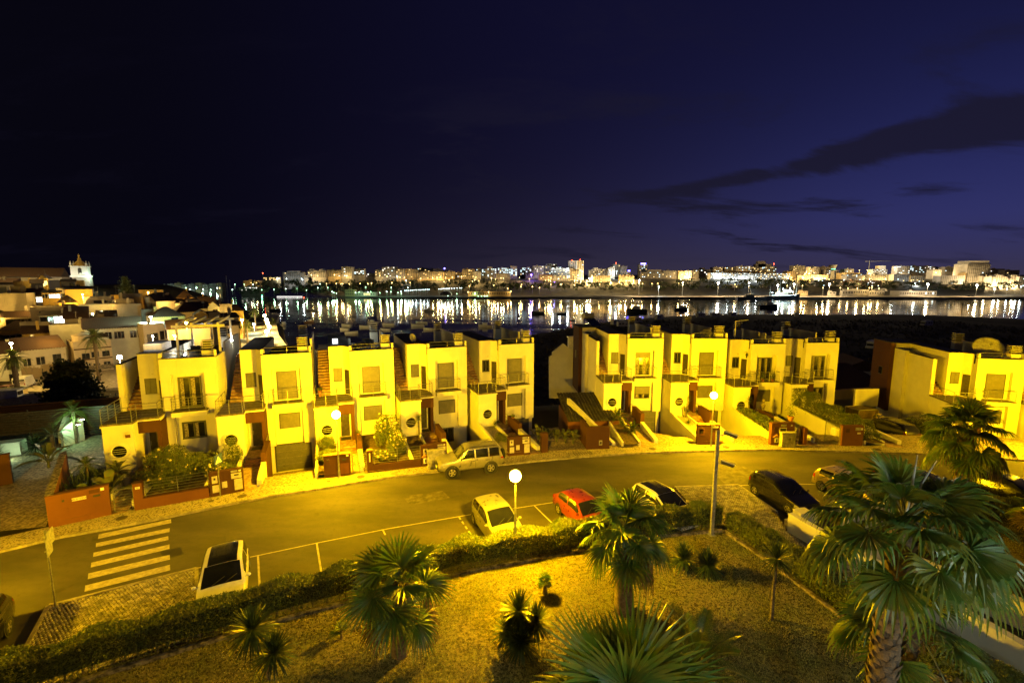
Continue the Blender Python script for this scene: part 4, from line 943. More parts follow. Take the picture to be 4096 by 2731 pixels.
def leaf_cloud(name, P, size, m, parent=None, kind='stuff', up=.35, aspect=.5):
    P = np.asarray(P, float); N = len(P); d = np.random.normal(0, 1, (N, 3)); d /= np.linalg.norm(d, axis=1)[:, None]
    n = np.random.normal(0, 1, (N, 3)); n[:, 2] += up * 3; s = np.cross(d, n); s /= np.linalg.norm(s, axis=1)[:, None] + 1e-9
    L = (np.asarray(size) * np.random.uniform(.65, 1.25, N))[:, None]; V = np.stack([P - d * L * .5, P + s * L * aspect * .5 + d * L * .05, P + d * L * .5, P - s * L * aspect * .5 + d * L * .05], 1).reshape(-1, 3)
    o = put(np_mesh(name, V, np.arange(4 * N).reshape(-1, 4), m), name, parent)
    if kind: o['kind'] = kind
    return o
def hedge(label, line, width, h, n, loc_z=.15, leaf=.075, stems=True, m=LEAF_HEDGE, hfun=None, base=.22, core=False):
    """clipped hedge along a line: leaves thick at the faces, stems and gaps low down"""
    L = [Vector(p) for p in line]; seg = [(b - a).length for a, b in zip(L, L[1:])]; tot = sum(seg)
    t = thing('hedge', label, 'hedge', (L[0].x, L[0].y, loc_z)); P = []; o = Vector((L[0].x, L[0].y))
    for _ in range(n):
        s = random.uniform(0, tot); i = 0
        while s > seg[i] and i < len(seg) - 1: s -= seg[i]; i += 1
        a, b = L[i], L[i + 1]; d = (b - a) / seg[i]; nn = Vector((-d.y, d.x)); p = a + d * s
        lump = 1 + .07 * math.sin(p.x * 2.3 + p.y) + .05 * math.sin(p.x * 5.1 - p.y * 3); hh = (hfun(p) if hfun else h) * lump
        f = random.random()
        if f < .42: x = random.uniform(-.5, .5); z = hh - abs(random.gauss(0, .05))
        elif f < .86: x = random.choice((-.5, .5)) * (1 - abs(random.gauss(0, .12))); z = hh * (base + (1 - base) * random.random() ** .8)
        else: x = random.uniform(-.45, .45); z = hh * random.uniform(base, 1)
        w = width * lump * (1 - .12 * max(0, z / hh - .8) / .2); q = p + nn * (x * w + random.gauss(0, .03)); P.append((q.x - o.x, q.y - o.y, z + random.gauss(0, .03)))
    leaf_cloud('foliage', P, leaf, m, t)
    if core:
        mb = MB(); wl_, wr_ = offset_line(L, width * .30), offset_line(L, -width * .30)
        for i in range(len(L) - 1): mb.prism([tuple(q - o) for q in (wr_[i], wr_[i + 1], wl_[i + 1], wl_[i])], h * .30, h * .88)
        mb.build('shade_core', LEAF_DARK, t)  # added solid dark core that keeps light from passing through the foliage
    if stems:
        k = int(tot / .42); mb = MB(); acc = 0
        for j in range(k):
            s = (j + random.uniform(.2, .8)) * tot / k; i = 0
            while s > seg[i] and i < len(seg) - 1: s -= seg[i]; i += 1
            p = L[i].lerp(L[i + 1], s / seg[i]) - o; hh = hfun(L[i].lerp(L[i + 1], s / seg[i])) if hfun else h
            for q in range(3):
                a = random.uniform(0, 6.28); mb.path([(p.x, p.y, -.05), (p.x + .06 * math.cos(a), p.y + .06 * math.sin(a), hh * .3), (p.x + .2 * math.cos(a), p.y + .2 * math.sin(a), hh * .75)], [.018, .013, .006], 4)
        o2 = mb.build('stem', WOOD, t); o2['kind'] = 'stuff'
    return t
mid = lambda l, d: [p for p in offset_line([Vector(q) for q in l], d)]
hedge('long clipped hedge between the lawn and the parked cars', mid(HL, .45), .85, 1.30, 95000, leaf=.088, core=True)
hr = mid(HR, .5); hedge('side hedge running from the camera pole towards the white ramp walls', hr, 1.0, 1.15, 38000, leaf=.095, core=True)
hedge('clipped hedge at the right edge in front of the black minivan', [(23.6, 23.75), (26, 23.6), (29, 23.0), (34, 21.9)], 1.1, 1.1, 16000, leaf=.13)
for l, nm in ((HL, 'edging'), (HR, 'edging')):
    s = MB(); q = [Vector(p) for p in l]; w = offset_line(q, .16); s2 = []
    e = thing('edging_wall', None, None); e['kind'] = 'structure'
    for (a, b), (c, d) in zip(zip(q, q[1:]), zip(w, w[1:])): MB().prism([(a.x, a.y), (b.x, b.y), (d.x, d.y), (c.x, c.y)], 0, .26).build('edging_block', STONE, e)

def fan_leaf(c, az, el, pet, Rr, droop, nseg=34, spread=125, twist=0.0, m=LEAF_FAN, sag=.25):
    """one palmate leaf as (blade, stalk): pleated blade fused to the middle, split tips hanging by their weight"""
    d = Vector((math.cos(az) * math.cos(el), math.sin(az) * math.cos(el), math.sin(el))); side = Vector((-math.sin(az), math.cos(az), 0))
    pts = []
    for i in range(6):
        u = i / 5; pts.append(Vector(c) + d * pet * u + Vector((0, 0, -sag * pet * u * u)))
    T = (pts[-1] - pts[-2]).normalized(); S = (side * math.cos(twist) + T.cross(side) * math.sin(twist)).normalized(); Nn = T.cross(S).normalized()
    if Nn.z < 0: Nn = -Nn
    hub = pts[-1]; b = MB(); st = [(.05, 1), (.30, 1), (.55, .96), (.74, .55), (.90, .30), (1.0, 0.02)]
    for k in range(nseg):
        th = R(spread) * (2 * (k + .5) / nseg - 1); dth = R(spread) / nseg * .97; ln = Rr * (1 - .22 * abs(th / R(spread)) ** 2) * random.uniform(.92, 1.06); pl = .012 * Rr * (1 if k % 2 else -1)
        ddx = random.uniform(-.05, .05); dk = droop * random.uniform(.7, 1.3); rows = []
        for (r, w) in st:
            rr = r * ln; cu = math.cos(th + ddx * max(0, r - .5)); su = math.sin(th + ddx * max(0, r - .5)); D = T * cu + S * su; E = S * cu - T * su
            hang = dk * ln * 1.25 * max(0, r - .50) ** 1.4; p = hub + D * rr * (1 - .8 * dk * max(0, r - .55)) + Nn * (.10 * rr * (1 - r)) * math.cos(th * .7) + Vector((0, 0, -hang)); hw = rr * math.tan(dth) * w if r <= .56 else .55 * ln * math.tan(dth) * w
            rows.append((p - E * hw, p + Nn * pl * 2.2 * (w), p + E * hw))
        vs = [q for rw in rows for q in rw]; fs = []
        for i in range(len(rows) - 1): a = i * 3; fs += [(a, a + 1, a + 4, a + 3), (a + 1, a + 2, a + 5, a + 4)]
        b.add(vs, fs)
    return b, pts
def boot_mesh():
    s = MB(); s.add([(-.055, 0, 0), (.055, 0, 0), (.05, -.035, .07), (0, -.06, .13), (-.05, -.035, .07), (0, -.03, .02), (0, -.05, .085)], [(0, 1, 5), (0, 5, 4), (1, 2, 5), (4, 5, 6), (5, 2, 6), (4, 6, 3), (6, 2, 3)]); return s
BOOTM = None
def palm(name, label, x, y, z0, zc, r0, r1, n_leaf, Rr, pet, boots=(0.35, 1.0, 120), seed=1, droop=.55, lean=(0, 0), el=(82, -38), az_bias=None, trunk_bulge=1.15, cat='palm tree', nseg=34, dry=2, shaft=False, bsize=1.0):
    global BOOTM
    random.seed(seed); t = thing(name, label, cat, (x, y, z0)); H = zc - z0; c = Vector((lean[0], lean[1], H)); prof = []
    s = MB(); n = 14; rings = 16; vs = []
    for i in range(rings + 1):
        u = i / rings; r = r0 * trunk_bulge * (1 - u) ** 2 + (r0 + (r1 - r0) * u) * (1 - (1 - u) ** 2); r *= 1 + .04 * (i % 2)
        for k in range(n): a = 2 * math.pi * k / n; vs.append((lean[0] * u + r * math.cos(a), lean[1] * u + r * math.sin(a), H * u - .1 * (i == 0)))
    s.add(vs, [(i * n + k, i * n + (k + 1) % n, (i + 1) * n + (k + 1) % n, (i + 1) * n + k) for i in range(rings) for k in range(n)]); s.build('trunk', BARK, t, smooth=True)
    if boots:
        if BOOTM is None: BOOTM = boot_mesh().mesh('leaf_base', BOOT)
        a = 0.0; b0, b1, nb = boots
        for k in range(nb):
            u = b0 + (b1 - b0) * (k + .5) / nb; a += 2.39996; r = r0 * trunk_bulge * (1 - u) ** 2 + (r0 + (r1 - r0) * u) * (1 - (1 - u) ** 2)
            sc_ = bsize * random.uniform(.8, 1.25); o = put(BOOTM, 'leaf_base', t, (lean[0] * u + r * .97 * math.cos(a), lean[1] * u + r * .97 * math.sin(a), H * u), (R(random.uniform(-18, 6)), R(random.uniform(-14, 14)), a + math.pi / 2), (sc_ * 1.15, sc_, sc_ * random.uniform(.9, 1.4)))
    az = random.uniform(0, 6.28)
    for k in range(n_leaf):
        az += 2.39996; f = (k + .5) / n_leaf; e = R(el[0] + (el[1] - el[0]) * f ** .85 + random.uniform(-7, 7)); isdry = k >= n_leaf - dry
        blade, pts = fan_leaf(c, az + random.uniform(-.2, .2), e, pet * random.uniform(.85, 1.12) * (.75 + .35 * f), Rr * random.uniform(.88, 1.08), droop * (.55 + .9 * f), nseg, 128, random.uniform(-.35, .35), sag=.12 + .30 * f)
        o = blade.build('leaf', LEAF_DRY if isdry else LEAF_FAN, t); q = MB(); q.path(pts, [.022, .02, .017, .015, .013, .011], 5); q.build('stalk', PETIOLE, o)
    if shaft:
        for k in range(2): q = MB(); q.path([c + Vector((.05 * k, 0, 0)), c + Vector((.06 + .16 * k, 0, .7)), c + Vector((.06 + .34 * k, -.03, 1.12 + .1 * (1 - k)))], [.03, .022, .006], 6); q.build('new_spear', LABELPL, t)
    random.seed(seed + 100); return t
palm('fan_palm', 'bushy fan palm on the lawn left of centre, short trunk with a smooth pale foot', -3.91, 14.3, .12, 2.80, .26, .17, 17, 1.25, 1.0, (.36, .98, 70), 3, .22, (.05, 0), (80, -48), nseg=30)
palm('fan_palm', 'fan palm in the middle of the lawn, in front of the red car', 4.40, 16.37, .12, 3.75, .33, .20, 20, 1.25, 1.05, (.30, .98, 90), 5, .42, (-.08, 0), (82, -52), nseg=28)
palm('fan_palm', 'tallest fan palm, nearest on the right, scaly trunk running off the bottom edge', 6.62, 7.45, .1, 8.85, .235, .19, 25, .92, .92, (.45, .99, 300), 11, .56, (.22, 0), (74, -16), trunk_bulge=1.0, nseg=28, dry=0, shaft=True, bsize=1.05)
palm('fan_palm', 'shorter fan palm right behind the tallest palm, its trunk beside it', 8.05, 8.45, .1, 6.1, .19, .15, 11, .95, .85, (.45, .99, 170), 17, .5, (.1, 0), (50, -30), trunk_bulge=1.0, bsize=.9)
palm('fan_palm', 'fan palm beyond the tallest one, in front of the house at the far right', 24.35, 23.31, .1, 5.25, .34, .27, 32, 1.25, 1.25, (.12, .99, 150), 23, .62, (-.25, 0), (78, -50), nseg=28, bsize=1.7)
palm('fan_palm', 'fan palm cut by the bottom edge, only its bright upright leaves showing', 1.72, 6.1, .1, 6.62, .2, .16, 9, 1.22, .72, (.7, .99, 40), 31, .10, (0, 0), (80, 12), trunk_bulge=1.0, nseg=36, dry=0)
palm('fan_palm', 'small low fan palm beside the trunk of the palm at the far right', 26.6, 21.3, .1, 1.5, .2, .16, 14, 1.0, .7, (.3, .98, 20), 37, .3, (0, 0), (70, -5))
palm('young_palm', 'young knee-high fan palm with a bare stem on the bright lawn', 1.37, 17.36, .15, .78, .07, .045, 12, .30, .16, None, 41, .15, (0, 0), (80, -20), cat='palm', nseg=16, dry=0, trunk_bulge=1.6)
palm('young_palm', 'tiny palm seedling with two leaves on the lawn left of the bushy palm', -6.18, 14.95, .15, .45, .05, .035, 4, .34, .16, None, 43, .1, (0, 0), (75, 25), cat='palm', nseg=16, dry=0)

def pinnate(c, az, el, L, nl, ll, sag, m, t, w=.008, lift=.5):
    d = Vector((math.cos(az) * math.cos(el), math.sin(az) * math.cos(el), math.sin(el))); S = Vector((-math.sin(az), math.cos(az), 0)); pts = []
    for i in range(9): u = i / 8; pts.append(Vector(c) + d * L * u + Vector((0, 0, -sag * L * u * u)))
    b = MB()
    for i in range(nl):
        u = .12 + .88 * (i + .5) / nl; j = min(7, int(u * 8)); f = u * 8 - j; p = pts[j].lerp(pts[j + 1], f); T = (pts[j + 1] - pts[j]).normalized(); N = S.cross(T) * -1 if S.cross(T).z < 0 else S.cross(T)
        l = ll * math.sin(math.pi * (.12 + .80 * u)) ** .7 * random.uniform(.9, 1.1)
        for sgn in (-1, 1):
            D = (S * sgn * .80 + T * .55 + N * lift * .6).normalized(); a = p + T * w; q = p - T * w; e = p + D * l + Vector((0, 0, -.18 * l)); mm = p + D * l * .5
            b.add([q, a, mm + T * w * .9, e, mm - T * w * .9], [(0, 1, 2, 4), (4, 2, 3)])
    o = b.build('leaf', m, t); q = MB(); q.path(pts, [.020 - .0019 * i for i in range(9)], 5); q.build('rachis', PETIOLE, o); return o
def feather_palm(name, label, x, y, z0, h, r, n, L, ll, seed, sag=.5, el=(82, -5), nl=44, m=LEAF_FAN, cat='palm', w=.0075, trunk_m=None):
    random.seed(seed); t = thing(name, label, cat, (x, y, z0)); s = MB(); s.lathe([(r * 1.1, -.1), (r, h * .4), (r * 1.15, h * .8), (r * .8, h)], 12); s.build('trunk', trunk_m or BARK, t); az = 0
    for k in range(n): az += 2.39996; f = (k + .5) / n; pinnate((0, 0, h * .95), az, R(el[0] + (el[1] - el[0]) * f), L * random.uniform(.85, 1.1), nl, ll, sag * (.5 + .7 * f), m, t, w)
    return t
feather_palm('date_palm', 'feathery date palm on the lawn at the lower right, left of the tallest trunk', 5.5, 12.1, .1, 1.75, .2, 18, 2.15, .42, 51, .55, (80, -15), 46, w=.010)
feather_palm('sago_palm', 'larger sago palm in the curved planter below the round window', 9.35, 39.0, .42, .75, .2, 26, 1.05, .22, 53, .45, (75, -20), 40, LEAF_YUC)
feather_palm('sago_palm', 'smaller sago palm lower in the curved planter, nearer the street', 10.05, 36.6, .36, .45, .16, 24, .95, .20, 55, .45, (75, -20), 40, LEAF_YUC)
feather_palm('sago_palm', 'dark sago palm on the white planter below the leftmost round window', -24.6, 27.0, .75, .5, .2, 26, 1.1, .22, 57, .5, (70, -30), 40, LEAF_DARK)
feather_palm('dwarf_date_palm', 'thin feathery dwarf palm before the leftmost round window', -26.05, 26.6, .2, 1.7, .06, 16, 1.0, .24, 59, .8, (75, -30), 34, LEAF_YUC)
feather_palm('dwarf_date_palm', 'dwarf palm lit green from below in the dark left garden', *at(290, 1640, 35.2)[:2], .0, at(290, 1640, 35.2).z, .09, 22, 1.5, .32, 61, .7, (80, -25), 36, LEAF_FAN)
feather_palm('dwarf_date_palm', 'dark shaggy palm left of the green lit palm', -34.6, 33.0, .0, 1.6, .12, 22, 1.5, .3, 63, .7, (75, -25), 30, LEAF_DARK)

def sword_plant(name, label, x, y, z0, heads, stems, seed, cat='yucca', n=130, m=LEAF_YUC, w=.03):
    """rosettes of stiff sword leaves on bare stems"""
    random.seed(seed); t = thing(name, label, cat, (x, y, z0))
    for p, q in stems: s = MB(); a = Vector(p); b = Vector(q); mm = a.lerp(b, .5) + Vector((random.uniform(-.06, .06), random.uniform(-.06, .06), 0)); s.path([a, mm, b], [.075, .06, .05], 8); s.build('stem', WOOD, t)
    for (hx, hy, hz, rr) in heads:
        b = MB()
        for k in range(n):
            az = k * 2.39996 + random.uniform(-.2, .2); el = R(85 - 120 * (k / n) ** .9 + random.uniform(-8, 8)); d = Vector((math.cos(az) * math.cos(el), math.sin(az) * math.cos(el), math.sin(el))); S = Vector((-math.sin(az), math.cos(az), 0)); L = rr * random.uniform(.8, 1.1); c = Vector((hx, hy, hz)) + d * .04
            pp = [c + d * L * u + Vector((0, 0, -.16 * L * u * u * (1.2 - math.sin(el)))) for u in (0, .35, .7, 1)]; ww = [w * .8, w, w * .7, .001]; vs = []
            for p, q in zip(pp, ww): vs += [p - S * q, p + S * q]
            b.add(vs, [(0, 1, 3, 2), (2, 3, 5, 4), (4, 5, 7, 6)])
        o = b.build('rosette', m, t); o['kind'] = 'stuff'
    return t
sword_plant('yucca', 'two-headed yucca with a pale bent stem at the bottom left of the lawn', -7.85, 13.25, .1, [(-.55, .1, 1.75, .85), (.12, .05, .95, .75)], [((0, 0, -.1), (-.55, .1, 1.75)), ((-.1, 0, .3), (.12, .05, .95))], 71, n=190)
sword_plant('yucca', 'dense dark yucca clump on the bright lawn, bottom centre', .28, 14.55, .1, [(-.05, .25, 1.25, .8), (.55, .1, .95, .7), (.02, -.3, .55, .75), (-.4, 0, .7, .65)], [((0, .1, -.1), (-.05, .25, 1.2)), ((.2, 0, -.1), (.55, .1, .9)), ((0, -.1, -.1), (.02, -.3, .5))], 73, n=170)
sword_plant('yucca', 'left one of the two round yuccas under the hedge by the camera pole', 7.65, 18.9, .12, [(0, 0, .6, .75)], [((0, 0, -.1), (0, 0, .6))], 75, n=190)
sword_plant('yucca', 'right one of the two round yuccas under the hedge by the camera pole', 8.65, 18.6, .12, [(0, 0, .5, .78)], [((0, 0, -.1), (0, 0, .5))], 77, n=190)
sword_plant('dragon_tree', 'slender dragon tree with one tufted head by the side hedge', 9.95, 15.9, .1, [(.03, 0, 2.55, .72)], [((0, 0, -.1), (.03, 0, 2.5))], 79, cat='tree', n=150, w=.018)
sword_plant('dragon_tree', 'small spiky dragon tree in front of the fourth round window', *loc2w(H4, -1.4, -2.75, .6)[:2], .55, [(0, 0, 1.55, .5)], [((0, 0, 0), (0, 0, 1.5)), ((.05, 0, 0), (-.06, 0, 1.3))], 81, cat='plant', n=70, w=.014)
sword_plant('dragon_tree', 'branched spiky plant in front of the round window behind the camera pole', *loc2w(H7, -1.45, -2.7, .6)[:2], .55, [(.25, 0, 1.75, .42), (-.15, 0, .85, .4), (.1, 0, .5, .35)], [((0, 0, 0), (.25, 0, 1.7)), ((0, 0, 0), (-.15, 0, .8))], 83, cat='plant', n=50, w=.012)
sword_plant('dragon_tree', 'spiky plant in front of the round window above the leafy planter', *loc2w(H8, -1.45, -2.75, .6)[:2], .6, [(0, 0, 1.2, .5)], [((0, 0, 0), (0, 0, 1.2))], 85, cat='plant', n=70, w=.014)
sword_plant('grass_tuft', 'fine grassy tuft in the small planter under the fifth round window', *loc2w(H5, -1.45, -2.75, .6)[:2], .62, [(0, 0, .15, .6)], [], 87, cat='plant', n=160, w=.006)
sword_plant('agave', 'small agave in the pale gravel planter', *loc2w(H7, -1.9, -4.4, .5)[:2], .48, [(0, 0, .05, .42)], [], 89, cat='plant', n=40, w=.02)
sword_plant('agave', 'tiny agave near the mailbox wall end of the pale gravel planter', *loc2w(H7, -1.6, -7.2, .45)[:2], .44, [(0, 0, .05, .34)], [], 91, cat='plant', n=30, w=.018)
for k, (px, py, hh, lab) in enumerate([(-25.4, 24.3, 1.5, 'tall strap-leaved clump behind the red wall, left part'), (-25.9, 25.6, 1.7, 'tall strap-leaved clump beside the inner garden gate'), (-26.8, 27.4, 1.2, 'low strap-leaved clump under the leftmost house corner')]):
    sword_plant('strap_plant', lab, px, py, .1, [(0, 0, .3, hh), (.5, .3, .2, hh * .9)], [], 93 + k, cat='plant', n=110, m=LEAF_YUC, w=.022)

def banana(label, x, y, z0, n, L, W_, seed, name='banana_plant', el=(85, 15)):
    random.seed(seed); t = thing(name, label, 'plant', (x, y, z0)); s = MB(); s.tube((0, 0, -.1), (0, 0, .5), .09, 8, .06); s.build('stem', PETIOLE, t); az = random.uniform(0, 6)
    for k in range(n):
        az += 2.39996; e = R(el[0] + (el[1] - el[0]) * (k + .5) / n); d = Vector((math.cos(az) * math.cos(e), math.sin(az) * math.cos(e), math.sin(e))); S = Vector((-math.sin(az), math.cos(az), 0)); b = MB(); m_ = 12; Lk = L * random.uniform(.8, 1.1); rows = []
        for i in range(m_ + 1):
            u = i / m_; p = Vector((0, 0, .35)) + d * Lk * (.25 + .75 * u) + Vector((0, 0, -.30 * Lk * u * u)); wv = W_ * math.sin(math.pi * (.06 + .92 * u)) ** .6 * random.uniform(.85, 1.08); up = Vector((0, 0, .22 * wv)); rows.append((p - S * wv + up, p, p + S * wv + up))
        vs = [q for r in rows for q in r]; fs = []
        for i in range(m_):
            if not (random.random() < .10 and 2 < i): fs.append((i * 3, i * 3 + 1, i * 3 + 4, i * 3 + 3))
            if not (random.random() < .10 and 2 < i): fs.append((i * 3 + 1, i * 3 + 2, i * 3 + 5, i * 3 + 4))
        b.add(vs, fs); o = b.build('leaf', LEAF_BAN, t); q = MB(); q.path([Vector((0, 0, .3))] + [r[1] for r in rows[::3]], [.03, .022, .018, .012, .006], 5); q.build('midrib', PETIOLE, o)
    return t
banana('big pale banana plant right behind the red wall with the name plaque', -23.35, 24.95, .45, 9, 1.9, .26, 101, el=(82, 22))
banana('smaller pale banana plant at the left corner behind the name plaque wall', -24.15, 24.1, .45, 8, 1.4, .22, 103, el=(75, 20))
banana('banana clump in the dark left garden behind the long garden wall', -30.8, 28.9, .8, 12, 1.9, .24, 105, el=(85, 0))
for k, (px, py) in enumerate([(2.2, 36.4), (2.9, 35.9), (3.6, 35.5), (4.3, 35.2), (4.9, 35.0)]):
    banana('broad-leaved plant ' + ['farthest from the street', 'second from the house', 'in the middle', 'second from the street', 'nearest the street'][k] + ' in the row by the passage wall', px, py, -.4 + .1 * k, 9, 1.7 - .12 * k, .17, 111 + k, 'canna_plant', (88, 45))['group'] = 'row of broad-leaved plants along the passage wall'

def shrub(label, c, rx, ry, rz, n, leaf, m=LEAF_SHRUB, flowers=0, name='shrub', trunk=True, zb=.1, seed=1):
    random.seed(seed); np.random.seed(seed); t = thing(name, label, 'shrub', (c[0], c[1], zb)); k = 16; cl = []
    for i in range(k): a = random.uniform(0, 6.28); r = math.sqrt(random.random()) * .72; cl.append((rx * r * math.cos(a), ry * r * math.sin(a), rz * random.uniform(.35, .9), random.uniform(.3, .5)))
    P = []
    for i in range(n):
        q = cl[i % k]; v = np.random.normal(0, 1, 3); v /= np.linalg.norm(v); f = random.uniform(.6, 1.0) * q[3]; P.append((q[0] + v[0] * rx * f, q[1] + v[1] * ry * f, max(.02, q[2] + v[2] * rz * f * .9)))
    leaf_cloud('foliage', P, leaf, m, t, aspect=.42)
    if flowers:
        b = MB()
        for i in range(flowers): p = max((P[random.randrange(n)] for _ in range(4)), key=lambda p: p[2] - .4 * p[1]); add_ball(b, (p[0], p[1] - .03, p[2] + .03), random.uniform(.04, .085), 1, jit=.3)
        o = b.build('flowers', FLOWER, t); o['kind'] = 'stuff'
    if trunk:
        s = MB()
        for q in cl[:9]: s.path([(q[0] * .15, q[1] * .15, -.05), (q[0] * .55, q[1] * .55, q[2] * .5), (q[0], q[1], q[2])], [.035, .022, .01], 5)
        s.build('branches', WOOD, t)
    return t
p = loc2w(H1, 1.9, -4.0); shrub('large yellow-flowered shrub filling the garden behind the five bar fence', p, 2.6, 1.9, 1.9, 15000, .11, flowers=26, seed=121)
p = loc2w(H1, .9, -4.9); shrub('lower part of the flowered hedge right behind the bar fence by the flower gate', p, 2.0, 1.2, 1.35, 8000, .10, flowers=8, seed=123)
p = loc2w(H2, -2.0, -5.2); shrub('grey-green shrub with pale blooms behind the brown mailbox wall with the blue sign', p, .9, 1.3, 1.35, 6000, .10, flowers=36, seed=125)
p = loc2w(H2, -1.75, -3.2); shrub('spindly dark shrub in front of the second round window', p, .7, .5, 1.9, 2200, .10, seed=127)
p = loc2w(H3, -1.95, -3.1); shrub('round grassy shrub on the upper step of the stepped planter', p, .75, .55, 1.0, 4200, .10, seed=129, zb=.6)
p = loc2w(H3, -1.95, -5.2); shrub('lower leafy shrub on the stepped planter above the dark brown mailbox wall', p, .75, 1.0, .8, 4200, .13, seed=131, zb=.45)
p = loc2w(H3, 2.3, -3.6); shrub('tall oleander with yellow blooms below the fourth round window', p, 1.0, .9, 2.5, 6500, .13, flowers=60, seed=133)
p = loc2w(H3, 2.9, -5.3); shrub('lower oleander with big pale blooms behind the oleander fence, right part', p, .8, .9, 1.7, 4200, .12, flowers=60, seed=135)
p = loc2w(H3, 1.5, -5.6); shrub('low ground shrub behind the oleander fence, left part', p, 1.3, .6, .7, 4000, .09, flowers=25, seed=137)
p = loc2w(H5, -1.95, -5.4); shrub('knee-high succulent cover on the gravel planter by the off-road car', p, .55, 1.8, .22, 2600, .07, LEAF_BAN, trunk=False, seed=139, zb=.5)
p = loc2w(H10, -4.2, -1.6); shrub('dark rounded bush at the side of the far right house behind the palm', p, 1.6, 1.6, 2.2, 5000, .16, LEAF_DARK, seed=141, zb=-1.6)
p = loc2w(H9, 5.6, -3.2); shrub('pale flowering bush behind the box trailer', p, .8, .7, 1.5, 2200, .12, flowers=60, seed=143, zb=-1.6)
a = loc2w(H9, -2.0, -2.4); b = loc2w(H9, -2.0, street_y(H9, -2.0) + .4)
hedge('long dark sloping hedge on the retaining wall right of the bust', [(a.x, a.y), (b.x, b.y)], 1.35, 1.25, 12000, .45, .14, hfun=lambda q: (1 + .22 * math.sin(q.y * 3.1) * math.sin(q.x * 4 + q.y)) * 1.9 - 1.0 * min(1, max(0, (a.y - q.y) / (a.y - b.y))), base=.05)
a8 = loc2w(H8, -2.1, -2.6); b8 = loc2w(H8, -2.1, street_y(H8, -2.0) + .4)
hedge('leafy trailing planting on the sloping planter left of the bust', [(a8.x, a8.y), (b8.x, b8.y)], 1.15, .75, 5500, .42, .14, stems=False, m=LEAF_SHRUB, base=.0)
# dark pine-like tree and low scrub at the left
def tree(label, x, y, z0, h, r, n, leaf, m, seed, name='tree', shape='cone', trunk=.25, group=None):
    random.seed(seed); np.random.seed(seed); t = thing(name, label, 'tree', (x, y, z0), 0, group); s = MB(); s.path([(0, 0, -.3), (.1, 0, h * .4), (0, .1, h * .9)], [trunk, trunk * .6, trunk * .15], 7); P = []; tips = []
    for k in range(34):
        u = .18 + .82 * (k + .5) / 34; a = k * 2.39996; w = r * (1.05 - u) ** .75 if shape == 'cone' else r * math.sin(math.pi * min(.97, .1 + .85 * u)) ** .6; w *= random.uniform(.6, 1.15); p0 = Vector((0, 0, h * u * .92)); p1 = Vector((w * math.cos(a), w * math.sin(a), h * u * .95 + .12 * w)); s.path([p0, p0.lerp(p1, .5) + Vector((0, 0, .15)), p1], [trunk * .3, trunk * .18, .02], 4); tips.append((p0, p1, w))
    for i in range(n):
        p0, p1, w = tips[random.randrange(34)]; f = random.random() ** .55; q = p0.lerp(p1, f); sp = .10 * h * (.35 + .5 * f) * .9; P.append((q.x + random.gauss(0, sp * .55), q.y + random.gauss(0, sp * .55), q.z + random.gauss(0, sp * .42)))
    s.build('trunk', WOOD, t); leaf_cloud('crown', P, leaf, m, t, kind=None); return t
tree('large dark pine tree between the gardens and the old town street at the left', -55.5, 56, -9, 12.2, 6.4, 15000, .55, LEAF_DARK, 151, 'pine_tree')
tree('smaller dark pine beside the large one, nearer the first house', -44.5, 52, -8.5, 8.6, 3.8, 7000, .45, LEAF_DARK, 153, 'pine_tree')
tree('dark scrub tree left of the large pine', -60, 52, -9, 6.5, 4.2, 6000, .45, LEAF_DARK, 155, 'pine_tree', 'round')
tree('dark leafy tree against the left house corner', -37.5, 47, -8.5, 7.0, 2.6, 4500, .4, LEAF_DARK, 157, 'tree', 'round')
random.seed(5); np.random.seed(5)
# pots
def pot(label, p, r, h, plant=None, name='flower_pot'):
    t = thing(name, label, 'flower pot', p); MB().lathe([(0, 0), (r * .7, 0), (r, h * .85), (r * 1.08, h * .86), (r * 1.08, h), (r * .9, h), (r * .85, h * .8), (0, h * .8)], 16).build('pot', POT, t)
    if plant:
        P = [(random.gauss(0, r * .7), random.gauss(0, r * .7), h + abs(random.gauss(0, plant * .45))) for _ in range(260)]; leaf_cloud('leaves', P, .11, LEAF_SHRUB, t)
    return t
pot('large clay pot with a tall plant on the orange brown wall with the picture tile', P_(3166, 1772) + Vector((0, .35, 1.75)), .22, .36, 1.7)
pot('clay pot on the dark brown gate block in the middle of the near row', loc2w(H3, .27, -3.0) + Vector((0, 0, 1.45)), .11, .14, .12)
pot('small pot on the porch block by the fifth house door', loc2w(H5, .27, -2.6) + Vector((0, 0, 1.16)), .13, .14, .18)
pot('stone bowl on the porch block at the long dark hedge', loc2w(H9, .27, -2.6) + Vector((0, 0, .60)), .2, .28)
pot('slim dark pot at the foot of the third house stair on the terrace', loc2w(H3, -2.35, .9) + Vector((0, 0, 3.70)), .14, .55, .2)
pot('potted plant behind the balcony rail, left, of the house with the bust', loc2w(H8, 1.2, -.25) + Vector((0, 0, 3.10)), .14, .26, .7)
pot('potted plant behind the balcony rail, right, of the house with the bust', loc2w(H8, 2.2, -.25) + Vector((0, 0, 3.10)), .14, .26, .8)
pot('clay pot with a small plant beside the box trailer', loc2w(H9, 4.4, -4.2) + Vector((0, 0, -1.5)), .2, .3, .5)
bust = thing('statue', 'stone bust on the red porch block beside the steps', 'statue', loc2w(H8, .27, -2.2) + Vector((0, 0, .70)))
MB().lathe([(0, 0), (.15, 0), (.15, .08), (.10, .12), (.11, .25), (.19, .42), (.21, .55), (.12, .66), (.075, .70), (.075, .76), (.11, .82), (.125, .92), (.11, 1.03), (.06, 1.10), (0, 1.12)], 16).build('bust', STONE, bust, smooth=True)
